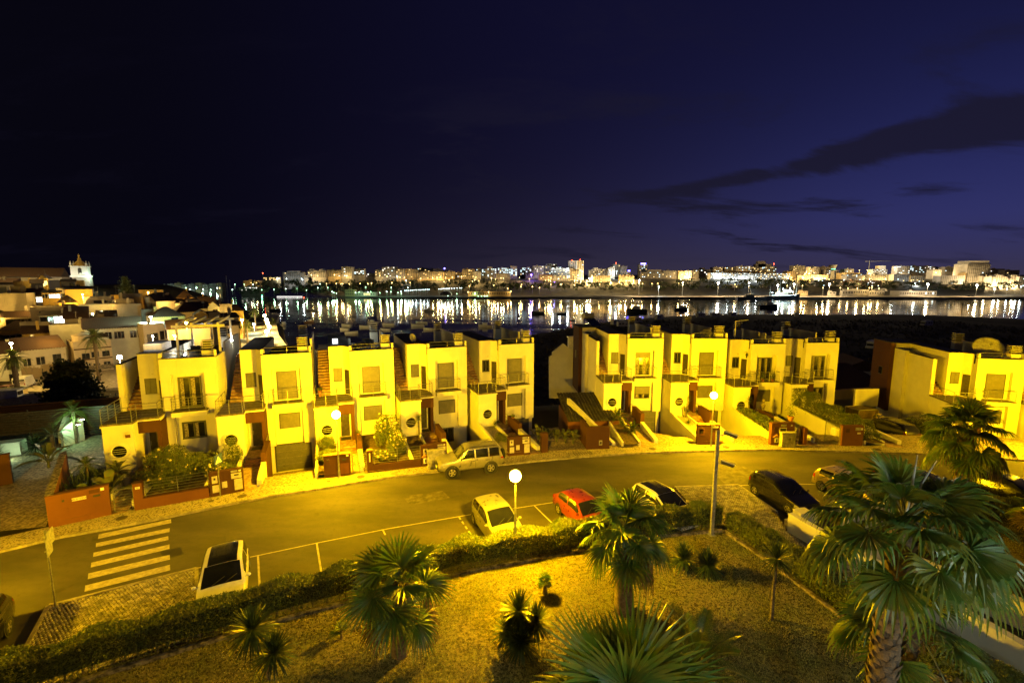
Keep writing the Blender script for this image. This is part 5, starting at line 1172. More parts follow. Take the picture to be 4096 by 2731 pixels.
# ================================================================ vehicles
def paint(name, col, metal=0.0, rough=.3): return mat('car_paint_' + name, col, rough, .05, 3, metal=metal, coat=.8)
P_SILVER = paint('silver', (.42, .40, .36), .55); P_WHITE = paint('white', (.74, .73, .70)); P_RED = paint('red', (.17, .022, .010)); P_BLACK = paint('black', (.012, .012, .013), 0, .22)
P_GOLD = paint('gold', (.46, .36, .16), .6); P_PEWTER = paint('pewter', (.36, .34, .29), .6)
LAMPG = mat('lamp_glass', (.55, .54, .50), .15, .1, 8, metal=.3); TAIL = mat('tail_lamp', (.40, .02, .01), .2, .1, 8); RIM = mat('alloy_rim', (.50, .48, .44), .35, .1, 9, metal=.7); PLASTIC = mat('black_plastic', (.03, .03, .03), .6, .1, 12)
class Car:
    def __init__(s, L, Wd, H, top, belt, z0=.22, ground=.0, plan=.16, rf=.76):
        s.L, s.W, s.H, s.z0, s.plan, s.rf = L, Wd / 2, H, z0, plan, rf
        xs = np.linspace(-L / 2, L / 2, 61); f = lambda c: np.convolve(np.pad(np.interp(xs, [p[0] for p in c], [p[1] for p in c]), 2, 'edge'), [.1, .2, .4, .2, .1], 'valid')
        s.xs, s.top, s.belt = xs, f(top), f(belt)
    def zt(s, x): return float(np.interp(x, s.xs, s.top))
    def zb(s, x): return min(float(np.interp(x, s.xs, s.belt)), s.zt(x) - .005)
    def w(s, x):
        q = abs(x) / (s.L / 2); return s.W * (1 - s.plan * q ** 5 - .03 * q ** 2)
    def sec(s, x):
        w = s.w(x); zt = s.zt(x); zb = s.zb(x); h = max(0, (zt - zb) / (s.H - zb)) if s.H > zb else 0; wr = w * (.95 - (.95 - s.rf) * min(1, h)); q = abs(x) / (s.L / 2); z0 = s.z0 + .12 * q ** 6; e = min(.055, (zt - zb) * .35)
        return [(w * .88, z0), (w * .975, z0 + .08), (w, z0 + (zb - z0) * .45), (w * .99, z0 + (zb - z0) * .80), (w * .955, zb), ((w * .955 + wr) / 2 + .012 * h, (zb + zt) / 2), (wr, zt - e), (wr * .86, zt - .012), (wr * .5, zt + .01), (0, zt + .018)]
    TT = [0, .30, .60, .72, .86, 1.0]
    def pt(s, x, t, off=0.0, sgn=1):
        p = s.sec(x)[4:]; y = float(np.interp(t, s.TT, [q[0] for q in p])); z = float(np.interp(t, s.TT, [q[1] for q in p])); v = Vector((x, sgn * y, z))
        if off:
            e = 1e-2; a = s.pt(min(s.L / 2, x + e), t) - s.pt(max(-s.L / 2, x - e), t); b = s.pt(x, min(1, t + .02)) - s.pt(x, max(0, t - .02)); n = a.cross(b)
            if n.length > 1e-9:
                n.normalize()
                if n.z < -.2 or (n.y < 0 and abs(n.z) < .2): n = -n
                v = v + Vector((n.x, n.y * sgn, n.z)) * off
        return v
    def body(s, m, parent):
        mb = MB(); n = 10; xs = s.xs
        for sg in (1, -1):
            vs = []
            for x in xs: vs += [(x, sg * y, z) for y, z in s.sec(x)]
            fs = [((i * n + j), (i + 1) * n + j, (i + 1) * n + j + 1, i * n + j + 1) for i in range(len(xs) - 1) for j in range(n - 1)]
            if sg == 1: fs = [f[::-1] for f in fs]
            mb.add(vs, fs)
        for x, k in ((xs[0], 1), (xs[-1], -1)):
            p = s.sec(x); poly = [(x, y, z) for y, z in p] + [(x, -y, z) for y, z in p[-2::-1]]; mb.add(poly, [tuple(range(len(poly)))[::k]])
        p = [s.sec(x)[0] for x in xs]; mb.add([(x, q[0], q[1]) for x, q in zip(xs, p)] + [(x, -q[0], q[1]) for x, q in zip(xs, p)], [(i, i + 1, 61 + i + 1, 61 + i) for i in range(60)])
        o = mb.build('body', m, parent, smooth=True); smooth_angle(o, 38); return o
    def patch(s, name, m, parent, xa, xb, t0, t1, off=.013, both=False, sgn=1, nx=14, nt=8, skew=0.0):
        mb = MB(); rows = []
        for i in range(nx + 1):
            r = []
            for j in range(nt + 1):
                t = t0 + (t1 - t0) * j / nt; x = xa + (xb - xa) * i / nx + skew * (j / nt) * (i / nx - .0); r.append(s.pt(x, t, off, sgn))
            if both: r = r + [Vector((p.x, -p.y, p.z)) for p in r[-2::-1]]
            rows.append(r)
        k = len(rows[0]); mb.add([p for r in rows for p in r], [(i * k + j, (i + 1) * k + j, (i + 1) * k + j + 1, i * k + j + 1) for i in range(nx) for j in range(k - 1)]); return mb.build(name, m, parent, smooth=True)
_wheel = {}
def wheel(parent, x, y, r, w=.19, sgn=1):
    key = (r, w)
    if key not in _wheel:
        a = MB().lathe([(r * .66, -w / 2), (r * .93, -w / 2), (r, -w * .32), (r, w * .32), (r * .93, w / 2), (r * .66, w / 2)], 22).mesh('tyre', RUBBER, True); b = MB()
        b.lathe([(r * .67, w * .42), (r * .60, w * .46), (r * .60, w * .2)], 22); b.lathe([(0, w * .40), (r * .16, w * .40), (r * .16, w * .2)], 10)
        for k in range(5):
            M = Matrix.Rotation(2 * math.pi * k / 5, 4, 'Z'); b.add([M @ Vector(p) for p in ((r * .1, -r * .09, w * .38), (r * .62, -r * .13, w * .42), (r * .62, r * .13, w * .42), (r * .1, r * .09, w * .38))], [(0, 1, 2, 3)])
        c = MB().lathe([(0, w * .12), (r * .66, w * .12)], 18).mesh('brake', PLASTIC); _wheel[key] = (a, b.mesh('rim', RIM), c)
    a, b, c = _wheel[key]; rot = (R(90), 0, 0) if sgn < 0 else (R(-90), 0, 0)
    o = put(a, 'wheel', parent, (x, y, r), rot); put(b, 'rim', o); put(c, 'brake_disc', o); return o
def car(kind, label, x, y, rz, col, z=0.0, name='parked_car', glass_roof=False, rails=False, group='cars parked along the street', seed=0):
    t = thing(name, label, 'car', (x, y, z), R(rz), group)
    if kind == 'suv':
        L, Wd, H, r = 4.5, 1.84, 1.84, .37; xf, xr = 1.36, -1.30
        top = [(-2.25, .75), (-2.2, 1.02), (-2.02, 1.70), (-1.85, 1.80), (.15, 1.82), (.35, 1.78), (.98, 1.17), (1.15, 1.13), (2.0, 1.05), (2.2, .95), (2.25, .70)]; belt = [(-2.25, 1.05), (.9, 1.13), (1.1, 1.13), (2.25, .95)]; ws = (.42, .98); rw = (-2.17, -2.0); sw = [(-1.92, -1.22), (-1.12, -.28), (-.18, .74)]; z0 = .42; plan = .10; rf = .78
    elif kind == 'estate':
        L, Wd, H, r = 4.7, 1.8, 1.50, .32; xf, xr = 1.42, -1.30
        top = [(-2.35, .62), (-2.32, .9), (-2.0, 1.36), (-1.8, 1.45), (.0, 1.49), (.3, 1.44), (1.1, .98), (1.3, .94), (2.1, .80), (2.3, .62), (2.35, .5)]; belt = [(-2.35, .98), (1.1, .93), (2.35, .7)]; ws = (.36, 1.12); rw = (-2.28, -1.98); sw = [(-1.85, -1.05), (-.98, -.22), (-.14, .78)]; z0 = .2; plan = .14; rf = .74
    elif kind == 'van':
        L, Wd, H, r = 4.1, 1.72, 1.63, .31; xf, xr = 1.25, -1.28
        top = [(-2.05, .72), (-2.03, .95), (-1.88, 1.50), (-1.7, 1.58), (-.1, 1.63), (.25, 1.56), (1.2, 1.02), (1.4, .97), (1.85, .82), (2.05, .55)]; belt = [(-2.05, 1.0), (1.2, .97), (2.05, .75)]; ws = (.30, 1.22); rw = (-2.0, -1.84); sw = [(-1.74, -1.2), (-1.12, -.22), (-.14, .86)]; z0 = .2; plan = .18; rf = .76
    elif kind == 'sedan':
        L, Wd, H, r = 4.1, 1.66, 1.42, .30; xf, xr = 1.27, -1.22
        top = [(-2.05, .62), (-2.02, .88), (-1.75, .97), (-1.25, 1.32), (-1.0, 1.38), (.1, 1.42), (.35, 1.36), (.98, .93), (1.15, .90), (1.9, .76), (2.02, .66), (2.05, .5)]; belt = [(-2.05, .92), (-1.6, .95), (1.0, .90), (2.05, .7)]; ws = (.38, 1.0); rw = (-1.72, -1.22); sw = [(-1.30, -.40), (-.32, .70)]; z0 = .2; plan = .13; rf = .74
    else:
        L, Wd, H, r = 3.95, 1.76, 1.46, .31; xf, xr = 1.22, -1.25
        top = [(-1.97, .60), (-1.95, .92), (-1.68, 1.32), (-1.45, 1.42), (-.2, 1.46), (.1, 1.42), (.98, .97), (1.15, .93), (1.75, .78), (1.92, .62), (1.97, .48)]; belt = [(-1.97, 1.02), (-1.3, .99), (.95, .90), (1.97, .68)]; ws = (.16, 1.0); rw = (-1.92, -1.58); sw = [(-1.50, -.66), (-.58, .62)]; z0 = .2; plan = .20; rf = .78
    c = Car(L, Wd, H, top, belt, z0, plan=plan, rf=rf); c.body(col, t)
    c.patch('windscreen', GLASS, t, ws[0], ws[1], .71, 1.0, both=True); c.patch('rear_window', GLASS, t, rw[0], rw[1], .68, 1.0, both=True)
    for sg in (1, -1):
        for (a, b) in sw: c.patch('side_window', GLASS, t, a, b, .08, .58, sgn=sg)
        for (wx) in (xf, xr):
            yy = c.w(wx); M = Matrix.Translation((wx, sg * (yy + .004), r + .01)) @ Matrix.Rotation(R(-90 * sg), 4, 'X')
            MB().lathe([(0, 0), (r * 1.16, 0)], 20, M=M).build('wheel_arch', PLASTIC, t)
            if kind == 'suv': MB().lathe([(r * 1.12, -.05), (r * 1.12, .06), (r * 1.32, .05), (r * 1.34, -.05)], 20, M=M).build('arch_flare', PLASTIC, t)
            wheel(t, wx, sg * (yy - .085 + .02), r, .2, sg)
        xm = ws[1] - .22; p = c.pt(xm, .05, 0, sg); m_ = MB(); add_ball(m_, (p.x, p.y + sg * .11, p.z + .07), .1, 1, (.65, 1.0, .8)); m_.tube((p.x, p.y - sg * .02, p.z + .02), (p.x, p.y + sg * .09, p.z + .06), .025, 5); m_.build('door_mirror', col if kind != 'suv' else PLASTIC, t, smooth=True)
        for xx in ([a + .1 for a, b in sw][-2:]):
            zz = c.zb(xx) - .10; MB().box(xx - .09, xx + .09, sg * (c.w(xx) * .985) - .012 if sg > 0 else sg * (c.w(xx) * .985) - .022, sg * (c.w(xx) * .985) + .022 if sg > 0 else sg * (c.w(xx) * .985) + .012, zz - .015, zz + .015).build('door_handle', PLASTIC if kind == 'suv' else col, t)
        s = MB()
        for xx in {round(v, 2) for a, b in sw for v in (a - .04, b + .04)}:
            for k in range(4):
                za = z0 + .14 + k * (c.zb(xx) - z0 - .16) / 4; zc_ = z0 + .14 + (k + 1) * (c.zb(xx) - z0 - .16) / 4; pr = [(q[0], q[1]) for q in c.sec(xx)[1:5]]; ya = np.interp(za, [q[1] for q in pr], [q[0] for q in pr]) + .003; yb = np.interp(zc_, [q[1] for q in pr], [q[0] for q in pr]) + .003
                s.quad((xx - .006, sg * ya, za), (xx + .006, sg * ya, za), (xx + .006, sg * yb, zc_), (xx - .006, sg * yb, zc_))
        s.build('door_seam', PLASTIC, t)
        # lamps wrapped on the corners
        for (nm, mm, xa, xb, za, zb_) in (('headlight', LAMPG, L / 2 - .42, L / 2 - .06, .60 if kind != 'suv' else .78, .74 if kind != 'suv' else .95), ('taillight', TAIL, -L / 2 + .02, -L / 2 + .22, .72 if kind != 'suv' else .95, .95 if kind != 'suv' else 1.2)):
            vs = []; n = 6
            for i in range(n + 1):
                xx = xa + (xb - xa) * i / n; pr = c.sec(xx)
                for zz in (za, zb_):
                    zz = min(zz, c.zb(xx) - .005); vs.append((xx, sg * (np.interp(zz, [q[1] for q in pr[:5]], [q[0] for q in pr[:5]]) + .008), zz))
            if nm == 'headlight': xe = L / 2 + .004; vs += [(xe, sg * c.w(L / 2) * .93, za), (xe, sg * c.w(L / 2) * .93, min(zb_, c.zt(L / 2))), (xe, sg * c.w(L / 2) * .55, za), (xe, sg * c.w(L / 2) * .55, min(zb_, c.zt(L / 2)))]
            else: xe = -L / 2 - .004; vs = [(xe, sg * c.w(L / 2) * .62, za), (xe, sg * c.w(L / 2) * .62, min(zb_, c.zt(-L / 2))), (xe, sg * c.w(L / 2) * .95, za), (xe, sg * c.w(L / 2) * .95, min(zb_, c.zt(-L / 2)))] + vs
            k = len(vs) // 2; MB().add(vs, [(2 * i, 2 * i + 2, 2 * i + 3, 2 * i + 1) for i in range(k - 1)]).build(nm, mm, t)
    w2 = c.w(L / 2)
    MB().box(L / 2 - .12, L / 2 + .03, -w2 * .95, w2 * .95, z0 + .08, z0 + .26).build('front_bumper', PLASTIC if kind == 'suv' else col, t); MB().box(-L / 2 - .04, -L / 2 + .12, -w2 * .95, w2 * .95, z0 + .08, z0 + .28).build('rear_bumper', PLASTIC if kind == 'suv' else col, t)
    MB().box(L / 2 + .031, L / 2 + .04, -.26, .26, z0 + .11, z0 + .22).build('number_plate', WHITE, t); MB().box(-L / 2 - .05, -L / 2 - .041, -.26, .26, z0 + .30, z0 + .41).build('number_plate', WHITE, t)
    g = MB()
    for k in range(5 if kind == 'suv' else 3): zz = (.62 if kind == 'suv' else .48) + k * .06; g.box(L / 2 - .02, L / 2 + .012, -w2 * .48, w2 * .48, zz, zz + .03)
    g.build('grille', PLASTIC, t)
    if glass_roof: c.patch('roof_glass', GLASS, t, rw[1] + .16, ws[0] - .01, .76, 1.0, .013, True)
    q = c.pt(ws[0] - .25 if kind == 'hatch' and not glass_roof else rw[1] + .2, 1.0); MB().tube(q, q + Vector((-.16, 0, .34)), .006, 4, .003).build('aerial', PLASTIC, t)
    s = MB()
    for sy in (-.32, .12): a = c.pt(ws[1] - .03, .93, .014); a.y = sy; b = c.pt(ws[1] - .28, .95, .016); b.y = sy + .42; s.tube(a, b, .009, 4)
    s.build('wiper', PLASTIC, t)
    if rails or kind == 'suv':
        for sg in (1, -1): s = MB(); s.path([c.pt(x_, .72, .05, sg) for x_ in np.linspace(rw[1] + .2, ws[0] - .25, 5)], .018, 6); s.build('roof_rail', METAL if rails else PLASTIC, t)
    if rails:
        for xx in (-.75, .1): MB().tube(c.pt(xx, .72, .09, 1), c.pt(xx, .72, .09, -1), .018, 6).build('cross_bar', METAL, t)
    if kind == 'suv':
        M = Matrix.Translation((-L / 2 - .13, .1, .98)) @ Matrix.Rotation(R(-90), 4, 'Y'); MB().lathe([(0, .09), (r * .9, .09), (r, .05), (r, -.05), (0, -.05)], 20, M=M).build('spare_wheel', RUBBER, t)
    return t
car('suv', 'silver boxy off-road car with black arches parked half on the far pavement', -2.95, 30.05, 198.5, P_PEWTER, .02)
car('hatch', 'silver hatchback nose to the hedge beside the nearest lit lamp', -.78, 22.25, -65, P_SILVER)
car('sedan', 'red older car nose to the hedge, partly behind the middle fan palm', 3.85, 23.35, -65, P_RED)
car('hatch', 'white hatchback with dark glass roof behind the middle fan palm', 8.45, 23.95, -65, P_WHITE, glass_roof=True)
car('hatch', 'glossy black hatchback by the cobbled corner and the white ramp wall', 16.0, 25.45, -76, P_BLACK)
car('hatch', 'gold hatchback half hidden by the tallest palm, right of the black hatchback', 20.55, 26.1, -68, P_GOLD)
car('estate', 'dark car mostly hidden behind the crown of the tallest palm', 25.0, 26.3, -66, P_BLACK)
car('van', 'small black minivan behind the clipped hedge at the right edge', 29.3, 25.5, -62, P_BLACK)
car('hatch', 'white hatchback with dark panoramic roof beside the left cobbled corner', -12.1, 17.65, -62, P_WHITE, glass_roof=True)
car('estate', 'black car cut by the left edge beside the cobbled corner', -18.75, 13.75, -60, P_BLACK)
car('estate', 'dark estate car with roof bars on the sloping driveway at the right', 34.3, 40.2, 99, P_BLACK, -.85, rails=True)
tr = thing('box_trailer', 'dark box trailer with pale edges standing before the estate car', 'trailer', (35.6, 45.0, -1.75), R(10))
TARP = mat('trailer_cover', (.10, .065, .04), .6, .2, 3)
MB().box(-1.15, 1.15, -.75, .75, .55, 1.95).build('box', TARP, tr); e = MB()
for a in (-1.16, 1.16):
    for b in (-.76, .76): e.box(a - .02, a + .02, b - .02, b + .02, .5, 1.98)
    e.box(a - .02, a + .02, -.76, .76, 1.95, 1.99)
for b in (-.76, .76): e.box(-1.16, 1.16, b - .02, b + .02, 1.95, 1.99)
e.build('edge_trim', STEEL, tr); MB().box(-1.2, 1.2, -.7, .7, .42, .54).build('chassis', PLASTIC, tr); MB().box(1.2, 2.3, -.04, .04, .44, .52).build('drawbar', METAL, tr)
for sg in (1, -1): wheel(tr, -.1, sg * .82, .28, .16, sg)
def motorhome(label, p, rz, s=1.0, group='motorhomes parked on the dark river flat'):
    t = thing('motorhome', label, 'motorhome', p, R(rz), group)
    pts = [(-3.0, .5), (1.6, .5), (3.0, .5), (3.05, 1.0), (2.4, 1.25), (1.9, 1.95), (2.5, 2.15), (2.45, 2.75), (1.9, 2.95), (-3.0, 2.95)]
    MB().add([(x, -1.1, z) for x, z in pts] + [(x, 1.1, z) for x, z in pts], [tuple(range(10)), tuple(range(19, 9, -1))] + [(i, 10 + i, 10 + (i + 1) % 10, (i + 1) % 10) for i in range(10)]).build('body', WHITE, t)
    MB().add([(2.36, -.95, 1.30), (1.93, -.95, 1.92), (1.93, .95, 1.92), (2.36, .95, 1.30)], [(0, 1, 2, 3)]).build('windscreen', GLASS, t, loc=(.012, 0, .01))
    for sg in (1, -1):
        for a, b, z0, z1 in ((-2.4, -1.4, 1.6, 2.2), (-.9, .2, 1.6, 2.2), (1.2, 1.85, 1.35, 1.85)): MB().box(a, b, sg * 1.1 - .015, sg * 1.1 + .015, z0, z1).build('window', GLASS, t)
        MB().box(-3.0, 2.6, sg * 1.1 - .012, sg * 1.1 + .012, 1.2, 1.3).build('stripe', STEEL, t)
        for x in (-1.8, 2.2): wheel(t, x, sg * .98, .34, .22, sg)
    MB().box(-1.6, -1.0, -.3, .3, 2.95, 3.12).build('roof_hatch', WHITE, t); return t
MH = -10.75
for k, (u, v, rz, lab) in enumerate([(2461, 1300, 40, 'leftmost motorhome of the cluster by the river, beside the water heater roof'), (2491, 1308, 10, 'nearest motorhome of the riverside cluster, second from left'), (2519, 1296, 55, 'motorhome with a small light in the middle of the riverside cluster'), (2547, 1291, 15, 'rightmost motorhome of the riverside cluster'),
    (2637, 1278, 30, 'lone motorhome right of the riverside cluster, at the water edge'), (2803, 1270, 20, 'dark motorhome at the water edge under the big lit mast'), (2860, 1269, 8, 'motorhome with lit windows at the water edge under the big lit mast'), (2931, 1267, 25, 'motorhome at the water edge right of the lit-window one'), (3186, 1269, 60, 'dark motorhome at the water edge below the lit fishing vessel')]):
    motorhome(lab, ground_at(u, v, MH), rz)
motorhome('motorhome standing alone in the field behind the right end of the farther row', ground_at(3488, 1395, MH), 215); motorhome('motorhome alone in the field at the right, halfway to the water', ground_at(3704, 1304, MH), 195)
motorhome('long pale motorhome roof just behind the tiled roof at the right', at(3440, 1492, 66) + Vector((0, 0, -3.0)), 185)

# ---- boats on the river
HULLW = mat('boat_white', (.60, .57, .50), .5, .15, 4); HULLD = mat('boat_dark', (.05, .06, .09), .5, .2, 4); HULLB = mat('boat_brown', (.26, .14, .06), .6, .2, 5)
def boat(label, u, v, L, rz, m=HULLW, mast=0, cabin=False, group='boats moored on the river', p=None, name='boat', sail=False):
    p = p or ground_at(u, v, WATER_Z); t = thing(name, label, 'boat', p, R(rz), group); n = 9; vs = []; W2 = L * .17; hh = L * .14
    for i in range(n):
        q = i / (n - 1); x = -L / 2 + L * q; w = W2 * (1 - max(0, (q - .45) / .55) ** 2.2) * (.85 + .15 * min(1, q * 4)); sh = hh * (1 + .45 * q ** 2); vs += [(x, -w, sh), (x, -w * .75, .0), (x, 0, -.12), (x, w * .75, .0), (x, w, sh), (x, w * .82, sh - .02), (x, 0, hh * .45), (x, -w * .82, sh - .02)]
    fs = [(i * 8 + j, i * 8 + (j + 1) % 8, (i + 1) * 8 + (j + 1) % 8, (i + 1) * 8 + j) for i in range(n - 1) for j in range(8)] + [tuple(range(8))]
    MB().add(vs, fs).build('hull', m, t)
    for k in (.3, .55): x = -L / 2 + L * k; MB().box(x - .12, x + .12, -W2 * .8, W2 * .8, hh * .75, hh * .82).build('thwart', HULLB, t)
    if cabin: MB().prism([(-L * .12, -W2 * .62), (L * .2, -W2 * .5), (L * .2, W2 * .5), (-L * .12, W2 * .62)], hh * .6, hh + L * .14).build('cabin', WHITE, t); MB().box(-L * .14, L * .22, -W2 * .66, W2 * .66, hh + L * .141, hh + L * .155).build('cabin_roof', WHITE, t); MB().box(L * .2 + .01, L * .2 + .03, -W2 * .42, W2 * .42, hh + L * .05, hh + L * .12).build('window', GLASS, t)
    else: MB().box(-L / 2 - .25, -L / 2 + .02, -.16, .16, hh * .5, hh * 1.5).build('outboard', HULLD, t)
    if mast:
        MB().tube((L * .05, 0, hh * .5), (L * .05, 0, mast), .06, 5, .035).build('mast', STEEL, t); MB().tube((L * .05, 0, mast * .16), (-L * .38, 0, mast * .15), .09, 5).build('boom', HULLW, t)
        s = MB(); s.tube((L * .05, 0, mast), (L * .48, 0, hh * 1.3), .012, 3); s.tube((L * .05, 0, mast), (-L * .48, 0, hh), .012, 3); s.build('stay', STEEL, t)
    return t
for a in [('small pale rowing boat alone in the open water left of centre', 1248, 1243, 9, 5), ('faint dark sail boat near the palm at the promenade end', 1102, 1243, 9, 0, HULLD, 9), ('small white boat alone, above the twin chimneys of the lounger roof', 1417, 1266, 5, 60, HULLW, 0, True), ('brown open boat nearest the promenade end', 1237, 1290, 6, 50, HULLB, 0, True),
          ('cabin boat moored beside the promenade wall', 1135, 1302, 7, 100, HULLW, 0, True), ('white boat at the left of the moored cluster, upper one', 1385, 1304, 6.2, 165), ('white boat at the left of the moored cluster, lower one', 1378, 1320, 5, 170), ('long white boat in the cluster left of the tall roof chimney', 1460, 1310, 6.5, 172),
          ('white boat with a small cabin above the tall roof chimney', 1490, 1293, 6.5, 168, HULLW, 2.2, True), ('white boat right of the tall roof chimney, upper one', 1554, 1301, 7, 170), ('pale boat right of the tall roof chimney, lower one', 1541, 1321, 5.5, 172), ('boat half hidden behind the dark roof chairs', 1406, 1334, 6, 10),
          ('low white boat of the pair left of the fourth chimney, nearer', 1670, 1305, 7.5, 175), ('low white boat of the pair left of the fourth chimney, farther', 1686, 1294, 7, 175), ('white boat close behind the fourth roof edge', 1717, 1319, 6, 178), ('small sailing boat with tall mast and blue light in midstream', 1717, 1245, 8.5, 175, HULLW, 10, True),
          ('motor boat left of the fifth chimney', 1942, 1308, 8, 170, HULLW, 0, True), ('dark two-masted boat in front of the yellow reflection', 2151, 1255, 10, 178, HULLD, 11, True), ('small dark sail boat in front of the pinkish reflections', 2246, 1257, 7, 5, HULLD, 9), ('tiny dark dinghy alone off the near bank', 2289, 1283, 3.5, 0, HULLD),
          ('large dark boat in front of the bright white reflection of the mast', 2546, 1249, 16, 178, HULLD, 6, True), ('dark boat on the second bright reflection', 2724, 1240, 12, 5, HULLD, 5, True), ('long dark barge left of the lit fishing vessel reflection', 3072, 1231, 18, 2, HULLD, 0, True)]:
    boat(*a)
# ================================================================ old town on the hill at the left
TW = {1: (0, 1010, 4.612), 2: (450, 1100, 4.612), 3: (0, 1300, 4.612)}
def px(pic, x, y): u0, v0, s = TW[pic]; return u0 + x / s, v0 + y / s
LITW = emit('lit_window_warm', (1.0, .62, .18), 3.2); LITC = emit('lit_window_cool', (.62, 1.0, .80), 4.5); LITP = emit('lit_window_white', (1.0, .92, .8), 5.0)
def town_house(label, pic, x0, yt, x1, yb, Y, az, m, roof='flat', depth=8.0, wins=(), drop=7.0, name='town_house', lit=(), rh=1.6):
    """x0,x1: facade ends; yt,yb: visible top and bottom. wins = (fx, fz, w, h, style) on the facade in metres, fx from the left, fz below the eaves"""
    uL, vT = px(pic, x0, yt); uR, _ = px(pic, x1, yt); _, vB = px(pic, x0, yb)
    a = at(uL, vT, Y); lowz = at(uL, vB, Y).z; H = max(2.2, a.z - lowz); ar = R(az); d = Vector((math.sin(ar), math.cos(ar)))
    b = bearing(uR, vT); k = b[0] / b[1]; den = d.x - k * d.y; s = (k * a.y - a.x) / den if abs(den) > .05 else 8
    s = max(2.0, min(60, s)); t = thing(name, label, 'house', (a.x, a.y, lowz), R(90 - az)); o = drop
    MB().box(0, s, 0, depth, -o, H).build('wall', m, t)
    if roof == 'flat':
        MB().box(.15, s - .15, .15, depth - .15, H, H + .02).build('roof', ROOFFELT, t); p = MB()
        for q in ((0, s, 0, .18), (0, s, depth - .18, depth), (0, .18, .18, depth - .18), (s - .18, s, .18, depth - .18)): p.box(q[0], q[1], q[2], q[3], H + .001, H + .35)
        p.build('parapet', m, t)
    else:
        ov = .35; r = MB()
        if roof == 'gable':
            A = [(-ov, -ov, H + .01), (s + ov, -ov, H + .01), (s + ov, depth / 2, H + rh), (-ov, depth / 2, H + rh), (s + ov, depth + ov, H + .01), (-ov, depth + ov, H + .01)]; r.add(A, [(0, 1, 2, 3), (3, 2, 4, 5), (0, 3, 5), (1, 4, 2)])
        elif roof == 'side':      # gable end facing us
            A = [(-ov, -.05, H + .01), (s / 2, -.05, H + rh), (s + ov, -.05, H + .01), (-ov, depth, H + .01), (s / 2, depth, H + rh), (s + ov, depth, H + .01)]; r.add([(x, y, z + .06) for x, y, z in A], [(0, 1, 4, 3), (1, 2, 5, 4)]); MB().add([(0, 0, H), (s, 0, H), (s / 2, 0, H + rh)], [(0, 1, 2)]).build('gable', m, t)
        elif roof == 'hip':
            i = min(s, depth) * .45; A = [(-ov, -ov, H + .01), (s + ov, -ov, H + .01), (s + ov, depth + ov, H + .01), (-ov, depth + ov, H + .01), (i, depth / 2, H + rh), (s - i, depth / 2, H + rh)]; r.add(A, [(0, 1, 5, 4), (1, 2, 5), (2, 3, 4, 5), (3, 0, 4)])
        else: A = [(-ov, -ov, H + .01), (s + ov, -ov, H + .01), (s + ov, depth, H + rh), (-ov, depth, H + rh)]; r.add(A + [(-ov, depth, H), (s + ov, depth, H)], [(0, 1, 2, 3), (0, 3, 4), (1, 5, 2)])
        r.build('roof', TILEROOF, t)
        e = MB()
        for k in range(int(s / .5)): e.box(k * .5 + .1, k * .5 + .3, -ov - .03, -ov + .1, H - .06, H + .005)
        q = e.build('eave_tiles', TILEROOF, t) if roof in ('gable', 'hip', 'shed') and s / .5 >= 1 else None
        if q: q['kind'] = 'stuff'
    rn = random.Random(sum(map(ord, label)))
    for q in range(rn.choice((0, 1, 1, 2)) if s > 3 else 0):
        cx_, cy_ = rn.uniform(.15, .85) * s, rn.uniform(.35, .8) * depth; c_ = MB().box(cx_ - .28, cx_ + .28, cy_ - .25, cy_ + .25, H - .2, H + rn.uniform(1.2, 2.4) + (rh * .5 if roof != 'flat' else 0)).build('chimney', m, t)
    if rn.random() < .5: cx_ = rn.uniform(.2, .8) * s; a_ = MB(); a_.tube((cx_, depth * .6, H), (cx_, depth * .6, H + 3.4), .03, 4); [a_.tube((cx_ - .5, depth * .6 + d_, H + 3.2 - .1 * abs(d_)), (cx_ + .5, depth * .6 + d_, H + 3.2 - .1 * abs(d_)), .02, 3) for d_ in (-.4, 0, .4)]; a_.build('aerial', METAL, t)
    for (fx, fz, w, h, st) in wins:
        x = fx * s; z = H - fz; w_ = MB().box(x - .09, x, -.05, .02, z - h, z).box(x + w, x + w + .09, -.05, .02, z - h, z).box(x - .09, x + w + .09, -.06, .02, z, z + .1).box(x - .12, x + w + .12, -.10, .02, z - h - .1, z - h).build('window' if 'door' not in st else 'door', BROWN if 'b' == st[0] else PLASTER_OLD if st[0] == 'p' else FRAME, t)
        mm = {'W': LITW, 'C': LITC, 'P': LITP}.get(st[-1], GLASS); MB().quad((x, -.015, z - h), (x + w, -.015, z - h), (x + w, -.015, z), (x, -.015, z)).build('pane', mm, w_)
        if h < 2.2:
            MB().box(x + w / 2 - .03, x + w / 2 + .03, -.04, -.016, z - h, z).build('mullion', WHITE if st[0] in 'bp' else FRAME, w_)
    return t, s, H, lowz
def w_row(n, fz, w, h, st, f0=.08, f1=.92): return [(f0 + (f1 - f0) * (k + .5) / n - .02, fz, w, h, st) for k in range(n)]
TH = town_house
